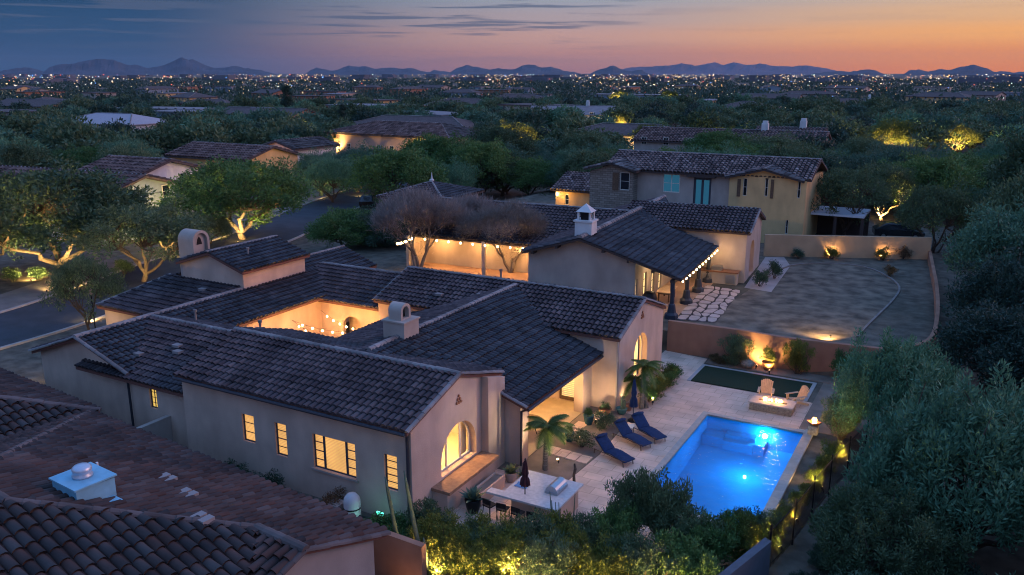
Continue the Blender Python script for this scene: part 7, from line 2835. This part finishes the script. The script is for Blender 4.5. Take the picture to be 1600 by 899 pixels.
# districts of denser light
dist_c = np.concatenate([rng.uniform(-31, 31, 16), rng.uniform(-6, 12, 10), rng.uniform(-22, -12, 6)])
for i in range(n):
    if rng.random() < 0.62:
        a = dist_c[rng.integers(len(dist_c))] + rng.normal() * 0.9
    else:
        a = rng.uniform(-33, 33)
    far = rng.random() < 0.60
    D = 650 * (4800 / 650) ** rng.random() if far else 330 * (1300 / 330) ** rng.random()
    az = R(29) - R(a)
    r_ = D * (0.00014 + 0.00036 * rng.random() ** 1.6) * (1.0 if far else 0.85)
    z = rng.uniform(4, 14) if far else rng.uniform(1.5, 4.5)
    wide = rng.uniform(1.0, 2.6) if rng.random() < 0.3 else 1.0
    p = rng.random()
    mb.m = 0 if p < 0.55 else 1 if p < 0.82 else 2 if p < 0.90 else 3 if p < 0.96 else 4
    if a < -24 and far and D > 2500:
        mb.m = 4 if p < 0.5 else 3 if p < 0.7 else 1
    x, y = -math.sin(az) * D, math.cos(az) * D
    ca_, sa_ = math.cos(az), math.sin(az)
    mb.add([(x + vx * r_ * wide * ca_ - vy * r_ * sa_, y + vx * r_ * wide * sa_ + vy * r_ * ca_, z + vz * r_) for vx, vy, vz in base_v], base_f)
o = mb.build('city_lights', cm_)
tag(o, 'scattered street and building lights of the city on the plain', 'city lights', kind='stuff')
# low office blocks among them
bl = MB()
for i in range(150):
    a = rng.uniform(-33, 33)
    D = rng.uniform(1500, 6500)
    az = R(29) - R(a)
    x, y = -math.sin(az) * D, math.cos(az) * D
    w_, h_ = rng.uniform(20, 70), rng.uniform(6, 14)
    bl.box(x - w_ / 2, y - 12, 0, x + w_ / 2, y + 12, h_)
o = bl.build('city_blocks', mat('city_block', (0.12, 0.12, 0.14), 0.9, var=0.3, scale=0.01))
tag(o, 'dim low city blocks far out on the plain', 'city', kind='stuff')

# ================================================================== mountains
def mountain(name, prof, D, depth, m, seed=1, vbase=118):
    """ridge line read as (u, v) pairs, built as a real range at distance D with spurs running down both sides"""
    rr = np.random.default_rng(seed)
    us = np.arange(prof[0][0], prof[-1][0] + 1, 5.0)
    vs2 = np.interp(us, [p[0] for p in prof], [p[1] for p in prof])
    rows = []
    nr = 9
    ph = rr.uniform(0, 6, 6)
    for k in range(nr):
        f = (k - 4) / 4.0
        row = []
        for i, (u, v) in enumerate(zip(us, vs2)):
            base = pix(u, 200, 0)
            L = math.hypot(base[0], base[1])
            dx, dy = base[0] / L, base[1] / L
            d_ = D + f * depth / 2
            ang = (HOR - v) / math.hypot(F_PX, CY - HOR) / math.hypot(1, (u - CX) / math.hypot(F_PX, CY - HOR))
            zt = max(CAM_H + ang * D, 2) + rr.normal() * 3.0 * (1 if k == 4 else 0)
            spur = 0.16 * math.sin(u * 0.11 + ph[k % 6]) + 0.12 * math.sin(u * 0.29 + ph[(k + 2) % 6])
            q_ = max(0.0, 1 - abs(f)) ** 1.15
            z = zt * q_ * (1 + (spur if 0 < abs(f) < 1 else 0))
            row.append((dx * d_, dy * d_, z - (3 if abs(f) == 1 else 0)))
        rows.append(row)
    mb = MB()
    mb.sheet(rows)
    return struct(mb.build(name, m, smooth=False))


M_MT = mat('mountain_hazed', (0.055, 0.065, 0.085), 0.95, var=0.25, scale=0.002)  # blue of the evening haze mixed into the rock colour
M_MT2 = mat('mountain_far_hazed', (0.16, 0.13, 0.16), 0.95, var=0.12, scale=0.001)  # paler mauve: haze over the farther range put into its colour
mountain('mountain_range', [(-60, 116), (0, 117), (20, 110), (40, 107), (60, 106), (80, 112), (90, 105), (110, 101), (130, 100), (150, 95), (165, 93), (190, 95), (205, 101), (215, 103), (222, 101), (240, 107), (250, 105), (265, 103), (280, 97), (293, 90), (303, 95), (312, 94), (325, 101), (345, 107), (360, 106), (375, 103), (390, 107), (410, 109), (425, 113), (440, 117)], 11000, 2600, M_MT, 1)
mountain('mountain_range', [(480, 117), (490, 110), (500, 106), (512, 109), (525, 111), (540, 106), (550, 103), (565, 105), (575, 104), (590, 108), (610, 106), (630, 108), (645, 107), (660, 111), (672, 113), (680, 110), (695, 112), (705, 113), (715, 107), (730, 102), (745, 105), (765, 109), (778, 107), (795, 109), (805, 108), (815, 103), (828, 101), (845, 106), (860, 105), (880, 111), (900, 114), (915, 117)], 12000, 2600, M_MT, 2)
mountain('mountain_range', [(915, 117), (935, 109), (947, 106), (953, 102), (962, 106), (972, 110), (985, 112), (1000, 110), (1010, 115), (1020, 117)], 9000, 1500, M_MT, 3)
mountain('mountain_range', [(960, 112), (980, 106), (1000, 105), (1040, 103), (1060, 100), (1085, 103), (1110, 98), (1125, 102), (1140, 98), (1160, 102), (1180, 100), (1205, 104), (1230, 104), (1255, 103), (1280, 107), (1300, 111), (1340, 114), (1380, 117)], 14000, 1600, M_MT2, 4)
mountain('mountain_range', [(1255, 117), (1280, 113), (1300, 111), (1320, 113), (1335, 110), (1348, 108), (1360, 111), (1375, 117)], 9000, 1500, M_MT, 5)
mountain('mountain_range', [(1400, 117), (1412, 110), (1425, 109), (1440, 112), (1455, 108), (1470, 110), (1485, 106), (1500, 103), (1510, 102), (1525, 106), (1540, 112), (1570, 113), (1600, 112), (1660, 116)], 9500, 1800, M_MT, 6)

# ================================================================== evening air
hm = bpy.data.materials.new('evening_haze')
hm.use_nodes = True
nt = hm.node_tree
nt.nodes.clear()
out = nt.nodes.new('ShaderNodeOutputMaterial')
pv = nt.nodes.new('ShaderNodeVolumePrincipled')
pv.inputs['Color'].default_value = (0.34, 0.46, 0.60, 1)
pv.inputs['Density'].default_value = 3.0e-5
pv.inputs['Anisotropy'].default_value = 0.0
nt.links.new(pv.outputs[0], out.inputs['Volume'])
mb = MB()
mb.box(-15500, -300, -1.5, 9000, 15500, 330)
tag(mb.build('haze', hm), 'thin blue evening haze over the plain', 'haze', kind='stuff')
